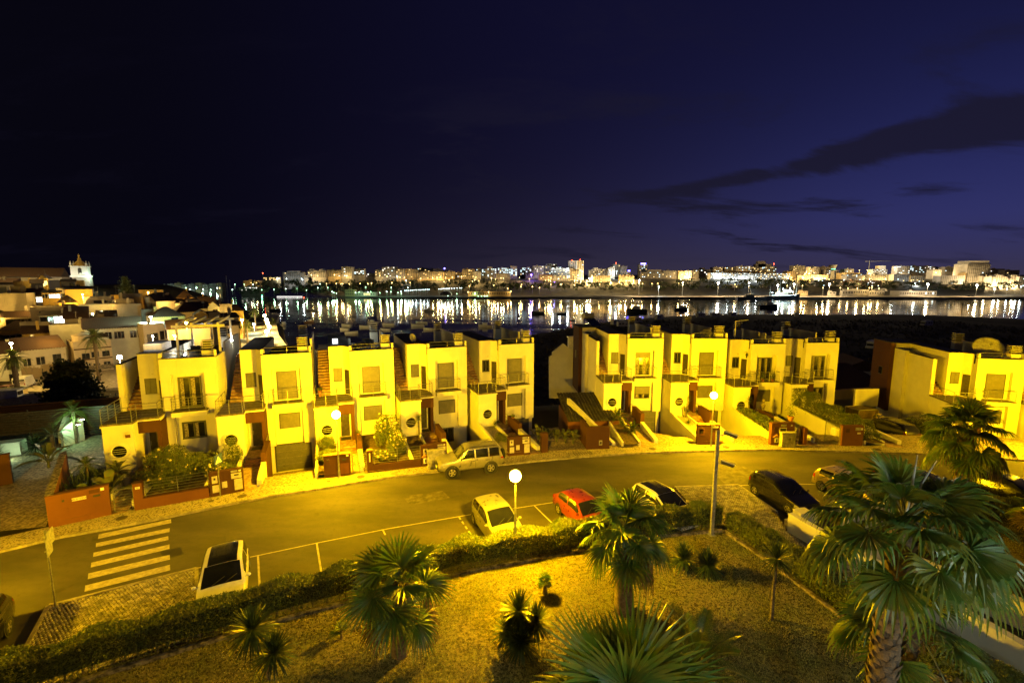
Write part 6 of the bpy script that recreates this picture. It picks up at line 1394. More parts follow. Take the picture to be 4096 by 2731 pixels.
# church, nave and tower
cl = at(-40, 1085, 184); cr = at(284, 1085, 184)
ch = thing('church', 'long church with dark tiled roof and floodlit white bell tower on the hill top', 'church', (cl.x, 184, cl.z - 8), R(33))
Lc = cr.x - cl.x; zt = 8.0; zr = at(0, 1079, 190).z - (cl.z - 8); zb = at(0, 1108, 184).z - (cl.z - 8)
MB().box(0, Lc, 0, 13, -12, zb).build('wall', PLASTER_OLD, ch); MB().add([(-1, -.4, zb), (Lc, -.4, zb), (Lc, 6.5, zr + .6), (-1, 6.5, zr + .6), (Lc, 13.4, zb), (-1, 13.4, zb)], [(0, 1, 2, 3), (3, 2, 4, 5), (1, 4, 2)]).build('roof', TILEROOF, ch)
for fx in (.55, .66, .78): w_ = MB().box(Lc * fx - .1, Lc * fx + 1.1, -.08, .02, zb - 3.2, zb - 1.5).build('window', FRAME, ch); MB().quad((Lc * fx, -.09, zb - 3.1), (Lc * fx + 1, -.09, zb - 3.1), (Lc * fx + 1, -.09, zb - 1.6), (Lc * fx, -.09, zb - 1.6)).build('pane', GLASS, w_)
tx0 = at(284, 1100, 180).x - cl.x; tx1 = at(351, 1100, 180).x - cl.x; ty = -4.0; g = lambda v: at(300, v, 180).z - (cl.z - 8); tx1 = tx0 + 5.0; w = 5.0; _r = Matrix.Rotation(R(33), 2); _c0 = at(284, 1100, 180); _o = _r @ Vector((tx0, ty)); ch.location = (_c0.x - _o.x, 180 - _o.y, cl.z - 8)
tb = MB().box(tx0 + .15, tx1 + .35, ty, ty + w, -12, g(1108)).build('tower_base', PLASTER_GREY, ch)
tw = MB().box(tx0, tx1, ty, ty + w, g(1106), g(1066)).box(tx0 - .25, tx1 + .45, ty - .3, ty + w + .3, g(1108), g(1101)).box(tx0 - .3, tx1 + .3, ty - .3, ty + w + .3, g(1066) + .001, g(1063)).build('bell_tower', WHITE, ch)
M = Matrix.Translation(((tx0 + tx1) / 2 + .2, ty - .02, g(1083))) @ Matrix.Rotation(R(90), 4, 'X'); MB().add([M @ Vector(p) for p in [(-.55, -1.3, .03), (.55, -1.3, .03), (.55, .6, .03)] + [(.55 * math.cos(R(a)), .6 + .55 * math.sin(R(a)), .03) for a in range(20, 180, 20)] + [(-.55, .6, .03)]], [tuple(range(12))]).build('arched_opening', SLOT, tw)
M = Matrix.Translation(((tx0 + tx1) / 2 + .3, ty - .03, g(1096))) @ Matrix.Rotation(R(90), 4, 'X'); ck = MB().lathe([(0, .06), (.5, .06), (.6, 0)], 18, M=M).build('clock_face', WHITE, tw); MB().lathe([(.46, .07), (.52, .07)], 18, M=M).build('clock_ring', SLOT, tw)
cx = (tx0 + tx1) / 2; cy = ty + w / 2; z0 = g(1063)
MB().lathe([(w * .40, 0), (w * .38, .5), (w * .30, 1.2), (w * .26, 1.6), (w * .13, 2.1), (w * .10, 2.9), (w * .07, 3.0), (.12, 3.6), (.3, 3.9), (.28, 4.3), (.05, 4.5), (0, 5.2)], 16, c=(cx, cy, z0)).build('dome', PLASTER_OCHRE, tw, smooth=True)
for a, b in ((-1, -1), (1, -1), (1, 1), (-1, 1)): MB().lathe([(.18, 0), (.30, .5), (.34, .8), (.18, 1.3), (0, 2.1)], 10, c=(cx + a * w * .46, cy + b * w * .46, z0)).build('pinnacle', WHITE, tw)
for p, e, c in (((tx1 + .8, ty - 1.6, g(1112)), 900, (.75, 1.0, .82)), ((tx0 + .2, ty - 4.2, g(1116)), 900, (1, .93, .72)), ((tx1 + 1.9, ty + 2, g(1110)), 700, (.6, 1, .8))): lamp_or_fill(p, e, c, .3, parent=ch)
TH('grey blank wall house below the church at the left edge', 1, -60, 548, 240, 690, 166, 60, PLASTER_GREY, 'shed', 6)
TH('yellow lit wall below the church, left of the lit gateway', 1, 240, 540, 572, 690, 164, 55, PLASTER_OCHRE, 'flat', 6, [(.08, 3.4, 1.6, .4, 'f')])
TH('dark grey house wall under the lit gateway of the church yard', 1, 572, 590, 790, 690, 160, 45, PLASTER_GREY, 'shed', 5)
TH('lit gabled gateway of the church yard', 1, 690, 520, 890, 600, 168, 70, PLASTER_OCHRE, 'side', 3, [(.5, .7, 1.2, 1.9, 'p door W')], name='gateway', rh=1.5)
TH('white house floodlit below the nave beside the tower', 1, 900, 545, 1100, 640, 166, 55, WHITE, 'flat', 5)
TH('yellow lit house with a flat roof just below the bell tower', 1, 1100, 545, 1540, 650, 158, 50, PLASTER_OCHRE, 'flat', 6, w_row(2, 1.1, .8, 1.2, 'p'))
TH('low house with dark roof and shaded porch below the bell tower', 1, 1130, 595, 1380, 665, 153, 50, PLASTER_GREY, 'shed', 4, [(.62, .5, 1.0, 1.6, 'f')], rh=1.0)
TH('large blank ochre house wall in the middle of the hill', 1, 1190, 680, 1700, 930, 148, 48, PLASTER_OCHRE, 'shed', 8, rh=1.0)
TH('narrow house with a dark recessed window beside the large ochre wall', 1, 1030, 680, 1190, 900, 147, 48, PLASTER_OLD, 'flat', 6, [(.35, 1.4, 1.8, 2.6, 'f')])
TH('house with dark roof and two big windows, one lit red and white', 1, 445, 790, 755, 920, 144, 52, PLASTER_OLD, 'gable', 7, [(.05, .9, 1.7, 1.5, 'f'), (.36, 1.3, 1.2, .6, 'f'), (.62, .7, 1.6, 1.5, 'f P')], rh=2.2)
TH('house with a row of lit windows above a long balcony', 1, 760, 745, 1075, 960, 142, 52, PLASTER_OCHRE, 'shed', 7, [(.04, .5, 1.1, 1.1, 'p'), (.24, .5, 1.2, 1.1, 'f'), (.44, .5, 1.4, 1.1, 'f P'), (.70, .5, 1.4, 1.1, 'f P'), (.20, 4.0, 1.0, 1.3, 'f'), (.76, 4.0, 1.0, 1.3, 'f')], rh=1.0)
TH('small yellow rooftop room with a chimney at the left edge', 1, 130, 720, 385, 775, 141, 60, PLASTER_OCHRE, 'flat', 4)
TH('big blank pale wall at the left edge of the hill', 1, -80, 775, 480, 1130, 132, 58, PLASTER_OLD, 'flat', 8)
TH('upper block of the modern white house with a wide dark window', 1, 1535, 838, 2050, 985, 140, 55, PLASTER_OLD, 'flat', 7, [(.36, .9, 5.4, 3.0, 'f')])
TH('lower block of the modern white house, its wall lit from below', 1, 1445, 985, 2110, 1200, 133, 55, PLASTER, 'flat', 8, [(.50, 1.5, 1.3, 2.2, 'f'), (.66, 1.5, 5.2, 3.6, 'f')])
TH('dark roofed house left of the modern white house', 1, 1085, 985, 1430, 1060, 138, 45, PLASTER_OCHRE, 'hip', 7, rh=2.2)
TH('narrow yellow alley house lit by a hidden lamp', 1, 1270, 1015, 1450, 1180, 130, 35, PLASTER_OCHRE, 'shed', 6, rh=.8)
TH('house with a pergola terrace and a row of dark windows', 1, 550, 1035, 1260, 1180, 126, 52, PLASTER_OLD, 'flat', 7, [(.22, .9, 1.0, 1.9, 'p'), (.30, .9, 1.6, 1.9, 'f W'), (.48, .9, 1.6, 1.9, 'f'), (.66, 1.0, 2.6, 1.4, 'p')])
TH('long low house with dark tiled roof and arched dark openings', 1, 20, 1245, 715, 1350, 124, 55, PLASTER_OLD, 'gable', 6, [(.12, .6, 3.6, 2.0, 'f'), (.42, .6, 3.4, 2.0, 'f'), (.70, .6, 4.0, 1.8, 'f')], rh=1.6)
TH('brightly lit green and white glazed terrace', 1, 720, 1200, 1255, 1315, 121, 55, WHITE, 'shed', 5, [(.04, .5, 2.4, 1.8, 'f'), (.30, .4, 2.0, 2.0, 'f C'), (.50, .4, 2.0, 2.0, 'f P'), (.72, .4, 2.2, 2.0, 'f P')], rh=.9)
TH('dark tiled shed roof right of the lit glazed terrace', 1, 1200, 1330, 1620, 1380, 119, 50, PLASTER_GREY, 'shed', 6, rh=3.0)
TH('blank white wall below the lit glazed terrace', 1, 360, 1318, 915, 1490, 116, 55, PLASTER_OLD, 'flat', 5)
TH('long blank white wall in the shade right of the middle of the hill', 1, 900, 1365, 1625, 1540, 114, 52, PLASTER, 'flat', 6)
TH('yellow house with a balcony and white windows at the left edge', 3, -60, 115, 510, 380, 118, 58, PLASTER_OCHRE, 'hip', 8, [(.22, 1.2, 2.0, 2.0, 'p'), (.62, 1.0, 1.8, 1.6, 'p'), (.28, 5.0, 1.0, .6, 'f')], rh=2.4)
TH('grey row house with four small dark windows', 1, 1485, 1205, 1960, 1330, 124, 48, PLASTER_GREY, 'flat', 6, w_row(4, 1.6, 1.0, 1.0, 'f', .25, .98))
TH('low grey house end with a dark tiled lean-to', 1, 1960, 1230, 2150, 1330, 122, 48, PLASTER_GREY, 'shed', 6, [(.4, 1.1, 1.5, .9, 'f')], rh=1.4)
TH('long white house with brown framed windows and a brown corner band', 2, -520, 1010, 545, 1200, 111, 45, PLASTER, 'gable', 8, [(.20, 1.0, 1.1, 1.6, 'b'), (.34, 1.0, 1.1, 1.6, 'b'), (.50, 1.0, 1.1, 1.6, 'b'), (.56, 1.0, 1.1, 1.6, 'b'), (.78, 1.0, 1.1, 1.6, 'b'), (.92, 1.0, 1.1, 1.6, 'b')], rh=2.6)
TH('cream house front with tall windows and lit foot', 2, 560, 935, 1020, 1180, 112, 42, PLASTER_PINK, 'flat', 7, [(.12, 2.2, 1.0, 2.4, 'p'), (.36, 2.0, 1.0, 2.4, 'p'), (.64, 1.6, 1.0, 2.2, 'p'), (.84, 1.4, 1.0, 2.2, 'p')])
TH('big pale grey house with blank walls right of the modern white house', 2, 110, 372, 560, 640, 150, 50, PLASTER_GREY, 'flat', 8)
TH('ochre shaded house wall left of the big pale grey house', 2, -40, 392, 112, 600, 152, 50, PLASTER_OCHRE, 'flat', 6)
TH('low terrace parapet in front of the big pale grey house', 2, 60, 500, 400, 600, 142, 50, PLASTER_OLD, 'flat', 5)
TH('long stained blank grey wall stepping down the hill', 2, 5, 560, 525, 840, 134, 50, PLASTER_GREY, 'flat', 6)
TH('lower stained wall with a drain pipe behind the green street lamp', 2, 525, 668, 840, 800, 131, 50, PLASTER_GREY, 'flat', 5)
TH('far yellow house with a chimney at the water side of the hill', 2, 480, 300, 935, 400, 176, 50, PLASTER_OCHRE, 'flat', 7)
TH('narrow bright yellow alley front between two dark gables', 2, 560, 390, 735, 640, 149, 50, PLASTER_OCHRE, 'flat', 6)
TH('dark gable end wall with a satellite dish', 2, 590, 400, 800, 650, 143, 75, PLASTER_GREY, 'shed', 8, rh=1.2)
TH('long blank grey side wall right of the dark gable', 2, 800, 485, 1160, 700, 140, 40, PLASTER_GREY, 'shed', 6, rh=1.8)
TH('small white house end with two dark windows', 2, 1158, 520, 1312, 690, 143, 60, PLASTER, 'shed', 7, [(.14, .9, .9, 1.6, 'f'), (.60, .8, .9, 1.6, 'f')], rh=1.2)
TH('yellow house with a pyramid roof near the water', 2, 1185, 440, 1490, 540, 168, 55, PLASTER_OCHRE, 'hip', 9, rh=2.8)
TH('grey house with a lit loggia below the pyramid roof', 2, 1320, 470, 1620, 650, 150, 52, PLASTER_GREY, 'flat', 7, [(.20, .5, 4.2, 1.6, 'f W')])
TH('yellow roofed house at the water edge, far right of the hill', 2, 1620, 590, 1910, 640, 166, 52, PLASTER_OCHRE, 'gable', 8, rh=2.4)
TH('white gabled house with chimneys by the water', 2, 1760, 630, 1960, 720, 142, 60, PLASTER, 'side', 10, [(.45, .9, 1.2, 1.2, 'p')], rh=1.6)
TH('flat terrace wing of the white gabled house by the water', 2, 1965, 560, 2200, 740, 146, 52, PLASTER_OLD, 'flat', 8, [(.4, 2.6, 2.6, 1.6, 'f')])
TH('yellow house with a dark hip roof and one black framed window', 2, 730, 800, 1340, 930, 122, 45, PLASTER_OCHRE, 'hip', 9, [(.58, .4, 1.4, 1.8, 'f')], rh=2.6)
TH('dark hip roofed house behind the roof pergola', 2, 1180, 740, 1680, 830, 133, 45, PLASTER_OLD, 'hip', 10, rh=2.8)
TH('dark gabled roof above the roof pergola', 2, 1400, 690, 1790, 760, 139, 48, PLASTER_OLD, 'gable', 9, rh=2.0)
TH('bright yellow gable wall seen through the roof pergola', 2, 1510, 790, 1770, 900, 121, 55, PLASTER_OCHRE, 'side', 9, rh=1.2)
TH('grey house with chimney stacks right of the yellow gable', 2, 1770, 710, 1985, 900, 123, 52, PLASTER_GREY, 'flat', 7, [(.45, 2.4, 1.3, 1.6, 'f')])
TH('cream house at the promenade right of the pergola', 2, 2030, 790, 2330, 960, 128, 52, PLASTER_PINK, 'shed', 8, [(.62, 1.2, 1.6, 2.0, 'p')], rh=1.0)
TH('yellow roofed house at the promenade lamps', 2, 2190, 720, 2420, 790, 148, 52, PLASTER_OCHRE, 'hip', 9, rh=2.2)
TH('low cream house with a red plate right of the pergola', 2, 2030, 985, 2330, 1100, 112, 48, PLASTER_PINK, 'shed', 7, [(.1, .7, 1.2, 1.2, 'b')], rh=.9)
TH('long low roof seen through the roof pergola', 2, 1040, 1110, 1860, 1180, 104, 50, PLASTER_PINK, 'gable', 8, rh=2.0)
pk = TH('cream pink two-storey house with brown bands and a round turret', 3, 1345, 345, 2050, 840, 106, 38, PLASTER_PINK, 'flat', 8, [(.20, 2.6, 1.2, 1.2, 'f'), (.45, 2.4, 1.2, 1.2, 'f'), (.74, 2.4, 1.2, 1.2, 'f'), (.28, 5.0, .7, .6, 'p'), (.46, 5.2, 1.2, 1.2, 'p'), (.74, 5.0, 1.2, 1.2, 'p')])
t, s, H, lz = pk
for zz in (H - 1.6, H - 4.2): MB().box(0, s, -.03, -.001, zz, zz + .28).build('band', BROWN, t)
MB().box(0, s, -.06, -.001, -.4, .75).build('stone_foot', STONE, t); tt = MB().lathe([(1.75, H - .1), (1.75, H + 1.7), (1.95, H + 1.75), (0, H + 2.4)], 18, c=(2.0, 2.6, 0)).build('turret', PLASTER_PINK, t)
MB().box(s * .38, s * .98, 1.0, 6.5, H + .3, H + .9).build('upper_wall', WHITE, t); MB().add([(s * .36, .8, H + .9), (s, .8, H + .9), (s, 6.5, H + 2.2), (s * .36, 6.5, H + 2.2)], [(0, 1, 2, 3)]).build('upper_roof', TILEROOF, t)
TH('narrow cream house joined to the right of the two-storey turret house', 3, 2062, 375, 2215, 660, 118, 45, PLASTER_PINK, 'shed', 7, [(.45, 1.4, 1.3, 1.3, 'f')], rh=1.4)
def ruin_mat():
    m = bpy.data.materials.new('peeling_plaster'); m.use_nodes = True; m.node_tree.nodes.clear(); t = NT(m.node_tree); vec = t.add('ShaderNodeTexCoord').outputs['Object']; sep = t.add('ShaderNodeSeparateXYZ'); t.l.new(vec, sep.inputs[0])
    n = t.noise(vec, .45, 7, .68); low = t.ramp(sep.outputs[2], 4.2, -.5, -.05, .26); k = t.ramp(t.m('ADD', n, low), .56, .62); c = t.mix(t.noise(vec, 1.5, 5), (.70, .64, .54), (.52, .46, .37)); c = t.mix(k, c, (.30, .22, .11)); c = t.mix(t.m('MULTIPLY', t.ramp(t.noise(t.mapping(vec, (1.2, 1, .3)), .8, 6, .7), .56, .72), .55), c, (.16, .13, .10))
    b = t.add('ShaderNodeBsdfPrincipled'); t.put(b.inputs['Base Color'], c); b.inputs['Roughness'].default_value = .9; out = t.add('ShaderNodeOutputMaterial'); t.l.new(b.outputs[0], out.inputs[0]); return m
RUIN = ruin_mat()
TH('old white house with peeling stained plaster and dark tiled roof', 3, 345, 480, 1215, 940, 99, 28, RUIN, 'gable', 9, [(.06, 1.9, 1.2, 1.6, 'p'), (.33, 1.8, 1.4, 1.7, 'p'), (.70, 1.6, 1.3, 1.8, 'f'), (.09, 5.6, .8, .8, 'f'), (.42, 5.3, .8, .8, 'f')], rh=2.6)
TH('whitewashed house end with red outlined openings at the left edge', 3, -80, 540, 345, 985, 95, 38, PLASTER, 'gable', 9, [(.42, 1.3, 1.6, 2.2, 'b'), (.46, 4.6, 1.3, 1.3, 'b'), (.12, 7.6, 2.4, 2.0, 'b')], rh=2.4)
TH('low yellowish house with a dark roof behind the peeling house', 3, 415, 215, 985, 330, 112, 45, PLASTER_OCHRE, 'shed', 7, rh=2.0)
TH('dark tiled roofs between the peeling house and the turret house', 3, 985, 250, 1400, 330, 116, 45, PLASTER_GREY, 'gable', 9, rh=2.6)
# promenade by the river, its wall, palms and lamps
PROM = mat('promenade_paving', (.42, .36, .26), .8, .2, 1.5, world=True)
s = MB(); s.prism([(-72, 146), (-97, 188), (-128, 246), (-152, 296), (-178, 290), (-150, 235), (-120, 175), (-92, 138)], -14, -9.2); props(s.build('promenade', PROM), kind='structure')
s = MB(); s.prism([(-135, 92), (-92, 88), (-60, 98), (-72, 128), (-96, 128), (-128, 118)], -9.3, -8.72); props(s.build('street', PROM), kind='structure')
LAMPW = emit('town_lamp_warm', (1.0, .66, .14), 160.0); LAMPG_ = emit('town_lamp_green', (.55, 1.0, .78), 160.0); LAMPWH = emit('town_lamp_white', (1.0, .86, .55), 200.0)
def town_lamp(label, u, v, Y, zf=None, power=900, col=SODIUM, m=LAMPW, r=.26, group=None, drop=None, name='street_lamp', lz=-.8, ly=-.5):
    p = at(u, v, Y); h = drop or 4.5; t = thing(name, label, 'street lamp', (p.x, p.y, p.z - h), 0, group)
    MB().tube((0, 0, -2), (0, 0, h - r * .9), .07, 6, .05).build('pole', STEEL, t); add_ball(MB(), (0, 0, h), r, 2).build('lamp_head', m, t, smooth=True); MB().lathe([(0, .04), (r * 1.1, 0), (r * 1.15, -.03)], 10, c=(0, 0, h + r * .9)).build('cap', STEEL, t)
    if power: lamp_or_fill((p.x + .3, p.y + ly, p.z + lz), power * 2.2, col, .3)
    return t
WARM = (1.0, .61, .10)
town_lamp('yellow street lamp above the palm before the peeling house', 44, 1373, 88, power=2600, col=WARM)
town_lamp('bright white-yellow lamp at the corner of the first terraced house', 478, 1428, 78, power=2600, col=(1, .72, .28), m=LAMPWH, r=.35, drop=6)
town_lamp('greenish lamp in the middle of the hill before the stained walls', 602, 1268, 118, power=2600, col=(.55, 1, .80), m=LAMPG_)
town_lamp('yellow lamp seen through the roof pergola', 745, 1291, 104, power=2200, col=WARM)
town_lamp('lamp glowing at the lit church gateway', 153, 1129, 164, power=3800, col=(1, .78, .30), r=.4)
town_lamp('small lamp at the foot of the modern white house', 370, 1256, 128, power=1700, col=(1, .78, .34), m=LAMPWH, r=.2)
town_lamp('hidden yellow lamp in the alley beside the ochre wall', 318, 1222, 138, power=2600, col=WARM, r=.2)
town_lamp('yellow lamp of the lane under the big ochre wall', 330, 1178, 146, power=2200, col=WARM, r=.15)
town_lamp('yellow lamp at the left edge of the hill', -12, 1262, 124, power=3000, col=WARM)
town_lamp('yellow lane lamp between the far yellow houses', 592, 1170, 158, power=2600, col=WARM, r=.18)
town_lamp('yellow lamp below the pyramid roofed house', 712, 1212, 158, power=2600, col=WARM, r=.18)
town_lamp('yellow lamp by the white gabled house at the water', 845, 1246, 150, power=2600, col=WARM, r=.2)
town_lamp('warm lamp before the cream house front', 610, 1345, 104, power=700, col=(1, .80, .45), m=LAMPWH, r=.2)
town_lamp('warm lamp in front of the long low roof behind the pergola', 700, 1343, 98, power=350, col=(1, .80, .45), m=LAMPWH, r=.2)
for k, (u, v, Y) in enumerate([(1058, 1262, 218), (1066, 1278, 196), (1070, 1291, 180), (1077, 1306, 166), (1066, 1325, 150)]):
    town_lamp(f'{["farthest", "second farthest", "middle", "second nearest", "nearest"][k]} of the five bright lamps along the promenade', u, v, Y, power=5500, col=(1, .70, .20), r=.62, group='bright lamps along the promenade', drop=6)
town_lamp('white lamp left of the promenade lamps beside the palms', 1016, 1297, 190, power=3000, col=(.7, 1, .85), m=LAMPG_, r=.4)
town_lamp('yellow lamp right of the pergola among the yellow roofs', 968, 1279, 140, power=2600, col=WARM, r=.35)
def simple_palm(label, x, y, z0, h, r, n, L, seed): return feather_palm('town_palm', label, x, y, z0, h, r, n, L, L * .22, seed, .55, (75, -55), 22, LEAF_SHRUB, 'palm tree', .05, BARK)
p = at(50, 1420, 84); simple_palm('bushy palm in front of the whitewashed house at the left edge', p.x, p.y, -8.8, p.z + 8.8, .38, 30, 2.4, 201)
p = at(375, 1335, 98); simple_palm('tall slim palm in front of the turret house', p.x, p.y, -8.8, p.z + 8.8, .32, 30, 2.6, 203)
p = at(1017, 1236, 200); simple_palm('tall palm left of the farthest promenade lamp', p.x, p.y, -9, p.z + 9, .3, 26, 2.6, 205)
p = at(1092, 1285, 240); simple_palm('bushy palm on the promenade right of the lamps', p.x, p.y, -9, p.z + 9, .4, 26, 3.0, 207)
p = at(985, 1290, 150); simple_palm('dark palm beside the yellow lamp right of the pergola', p.x, p.y, -9, p.z + 9, .3, 26, 2.6, 209)
p = at(500, 1128, 185); tree('dark conical pine on the skyline right of the church', p.x, p.y, p.z - 11, 13.5, 3.2, 4500, .5, LEAF_SHRUB, 211, 'pine_tree')
# white van, dark car and sign in the old street
def panel_van(label, p, rz):
    t = thing('panel_van', label, 'van', p, R(rz)); pts = [(-2.4, .35), (2.4, .35), (2.45, .9), (1.75, 1.15), (1.2, 2.2), (1.0, 2.3), (-2.4, 2.3)]
    MB().add([(x, -.95, z) for x, z in pts] + [(x, .95 if z < 2 else .95, z) for x, z in pts], [tuple(range(7)), tuple(range(13, 6, -1))] + [(i, 7 + i, 7 + (i + 1) % 7, (i + 1) % 7) for i in range(7)]).build('body', WHITE, t)
    for sg in (1, -1):
        MB().box(-2.43, -2.405, sg * .5 - .36, sg * .5 + .36, 1.3, 1.95).build('rear_window', GLASS, t)
        MB().box(-2.44, -2.405, sg * .84 - .07, sg * .84 + .07, .8, 1.2).build('taillight', TAIL, t)
        for x in (-1.5, 1.6): wheel(t, x, sg * .86, .33, .2, sg)
    o = MB().box(-2.45, -2.43, -.85, -.15, 1.05, 1.65).build('warning_panel', WHITE, t)
    for k in range(5): a = -.85 + k * .15; MB().add([(-2.455, a, 1.05), (-2.455, a + .07, 1.05), (-2.455, min(-.15, a + .2), 1.65), (-2.455, min(-.15, a + .13), 1.65)], [(0, 1, 2, 3)]).build('stripe', P_RED, o)
    return t
p = at(96, 1515, 92); panel_van('white panel van with a striped rear panel in front of the peeling house', (p.x, p.y, -8.7), 118)
p = at(28, 1525, 88); car('hatch', 'dark red car parked by the whitewashed house at the left edge', p.x, p.y, 120, paint('maroon', (.09, .012, .012)), -8.7, group='cars parked in the old street')
t = thing('planter_box', 'white boxy street planter stall near the small boat at the left edge', 'stall', tuple(at(48, 1558, 72)), R(20)); MB().box(-1.5, 1.5, -.8, .8, -1.6, 0).build('box', PLASTER_OCHRE, t); MB().add([(-1.7, -1, 0), (1.7, -1, 0), (1.7, 1, .0), (-1.7, 1, 0), (-1.4, 0, .45), (1.4, 0, .45)], [(0, 1, 5, 4), (1, 2, 5), (2, 3, 4, 5), (3, 0, 4)]).build('cover', LEAF_BAN, t)
boat('white boat with a cabin laid up in the creek at the left edge', 0, 0, 7.5, 20, HULLW, 0, True, p=tuple(at(30, 1622, 60)), group=None)
lamp_or_fill(at(10, 1530, 74) + Vector((0, 0, 1.5)), 900, WARM, .3)
# dark neighbour garden at the left with lit curved walls
gwall((-37.5, 23.6, .1), (-32.2, 27.9, .1), 1.9, 'dark brown wall of the neighbour yard at the left edge', BROWN, .3, cop=BROWN)
ng = sheet('yard', [(-46, 18), (-24.8, 22.7), (-29.6, 28.6), (-27.2, 33.5), (-31, 42), (-60, 42), (-60, 20)], .06, DRIVE)
gw = lambda u, v, Y: at(u, v, Y)
def fin(label, p, rz, L, h0, h1, m=PLASTER):
    t = thing('curved_wall', label, 'garden wall', p, rz); s = MB(); n = 12; pts = [(0, 0)] + [(L * i / n, h1 + (h0 - h1) * math.cos(math.pi / 2 * i / n)) for i in range(n + 1)] + [(L, 0)]
    k = len(pts); s.add([(x, -.12, z) for x, z in pts] + [(x, .12, z) for x, z in pts], [tuple(range(k))[::-1], tuple(range(k, 2 * k))] + [(i, (i + 1) % k, k + (i + 1) % k, k + i) for i in range(k)]); s.build('wall', m, t); return t
def fin2(label, p0, p1, vtop, u1, Y1, hb):
    z0 = .1; a = Vector((p1.x, p1.y, z0)); d = Vector((p0.x - p1.x, p0.y - p1.y)); fin(label, a, math.atan2(d.y, d.x), d.length, at(u1, vtop, Y1).z - z0, hb)
fin2('tall white curved garden wall in the dark left garden, outer one', ground_at(243, 1772, .1), ground_at(287, 1748, .1), 1655, 287, ground_at(287, 1748, .1).y, .8)
fin2('white curved garden wall with two small lamps, nearer the leftmost house', ground_at(252, 1786, .1), ground_at(335, 1757, .1), 1668, 335, ground_at(335, 1757, .1).y, 1.2)
for k, (x, y, z) in enumerate([tuple(at(327, 1677, 32.4)), tuple(at(313, 1697, 31.8))]):
    t = thing('wall_lamp', ['upper small white lamp on the curved white wall', 'lower small white lamp on the curved white wall'][k], 'wall lamp', (x, y, z)); MB().box(-.09, .09, -.1, .1, 0, .12).build('shade', STEEL, t); MB().box(-.07, .07, -.08, .08, -.015, -.001).build('bulb', LAMPWH, t); lamp_or_fill((x, y - .05, z - .12), 26, (1, .92, .7), .08)
lamp_or_fill(at(288, 1690, 34.6), 150, (.50, 1.0, .50), .1); lamp_or_fill((-36.5, 31.6, .6), 45, (.7, 1.0, .55), .1)
t = thing('white_planter', 'white block planter lit green at the left edge', 'planter', (-38.2, 32.6, .1), R(25)); MB().box(-1.3, 1.3, -.5, .5, 0, 1.0).build('box', PLASTER, t)
sword_plant('strap_plant', 'bright green clump before the lit white planter at the left', -38.6, 31.6, .1, [(0, 0, .2, 1.1), (.8, .2, .2, 1.0)], [], 97, cat='plant', n=90, m=LEAF_BAN, w=.05)
sword_plant('strap_plant', 'spiky lit clump right of the lit white planter', -36.2, 33.2, .1, [(0, 0, .5, 1.1)], [], 98, cat='plant', n=90, m=LEAF_YUC, w=.03)
t = thing('slat_fence', 'dark slatted fence behind the lit planter at the left', 'fence', (-44.5, 33.2, .1), R(22))
for k in range(12): MB().box(0, 12, -.02, .02, .15 + k * .2, .30 + k * .2).build('slat', DOOR, t)
for k in range(5): MB().box(k * 3 - .04, k * 3 + .04, .021, .1, 0, 2.6).build('post', DOOR, t)
gwall((-46, 36.5, .1), (-26.9, 44.5, .1), 2.3, 'long dark wall behind the neighbour garden at the left', BROWN, .4)
lamp_or_fill((Lc * .62, -14, 17), 9000, (1, .70, .22), .5, parent=ch)
for u, v, Y, e in ((120, 1205, 128, 3000), (260, 1262, 112, 3000), (420, 1215, 132, 4000), (520, 1330, 98, 2500), (200, 1330, 104, 2500), (660, 1215, 140, 4000)): lamp_or_fill(at(u, v, Y), e * .45, (1, .60, .12), .4)  # extra unseen lights without lamp bodies, added to brighten the old town
# ================================================================ far bank: quay, hill, town
SX = {1: (900, 1020, 3.92), 2: (1500, 1020, 3.92), 3: (2050, 1020, 3.92), 4: (2600, 1020, 3.92), 5: (3150, 1020, 4.276), 6: (3600, 1020, 4.742)}
def fx(k, x, y): u0, v0, s = SX[k]; return u0 + x / s, v0 + y / s
FARM = mat('far_ground', (.075, .06, .035), .95, .3, .02, world=True, col2=(.035, .03, .018)); QUAY = mat('quay_paving', (.34, .29, .21), .85, .2, .05, world=True); QWALL = mat('quay_wall', (.10, .08, .06), .9, .3, .3, world=True)
def far_h(x, y):
    k = x / max(1, y); e = 760 if k > -.28 else 830; t = max(0, min(1, (y - e) / (130 if k > .2 else 150))); top = 17 if k > -.18 else max(-6, 17 - (-.18 - k) * 95)
    if k < -.42: top = -8
    b = -10.3 + (top + 10.3) * t * t * (3 - 2 * t); return b + 14 * max(0, min(1, (y - 950) / 400)) * (1 if k > -.2 else 0)
def edge_y(x): k = x / 700.0; return 655 if k > -.33 else (655 + (-.33 - k) * 1150)
s = MB(); XS = [-1500 + 50 * i for i in range(0, 75)]; V = []; N = 40
for x in XS:
    e = edge_y(x)
    for j in range(N): y = e + (j / (N - 1)) ** 1.5 * 1500; V.append((x, y, far_h(x, y) if j else -12.6))
s.v = V; s.f = [(i * N + j, (i + 1) * N + j, (i + 1) * N + j + 1, i * N + j + 1) for i in range(len(XS) - 1) for j in range(N - 1)]; props(s.build('far_bank', FARM, smooth=True), kind='structure')
q0 = at(2450, 1178, 668).x; s = MB(); s.prism([(185, 650), (620, 640), (1100, 640), (1100, 740), (185, 730), (120, 700)], -13, -9.7); props(s.build('quay', QUAY), kind='structure')
s = MB(); s.prism([(183, 648.6), (1102, 638.6), (1102, 639.5), (183, 649.5)], -13, -9.5); props(s.build('quay_wall', QWALL), kind='structure')
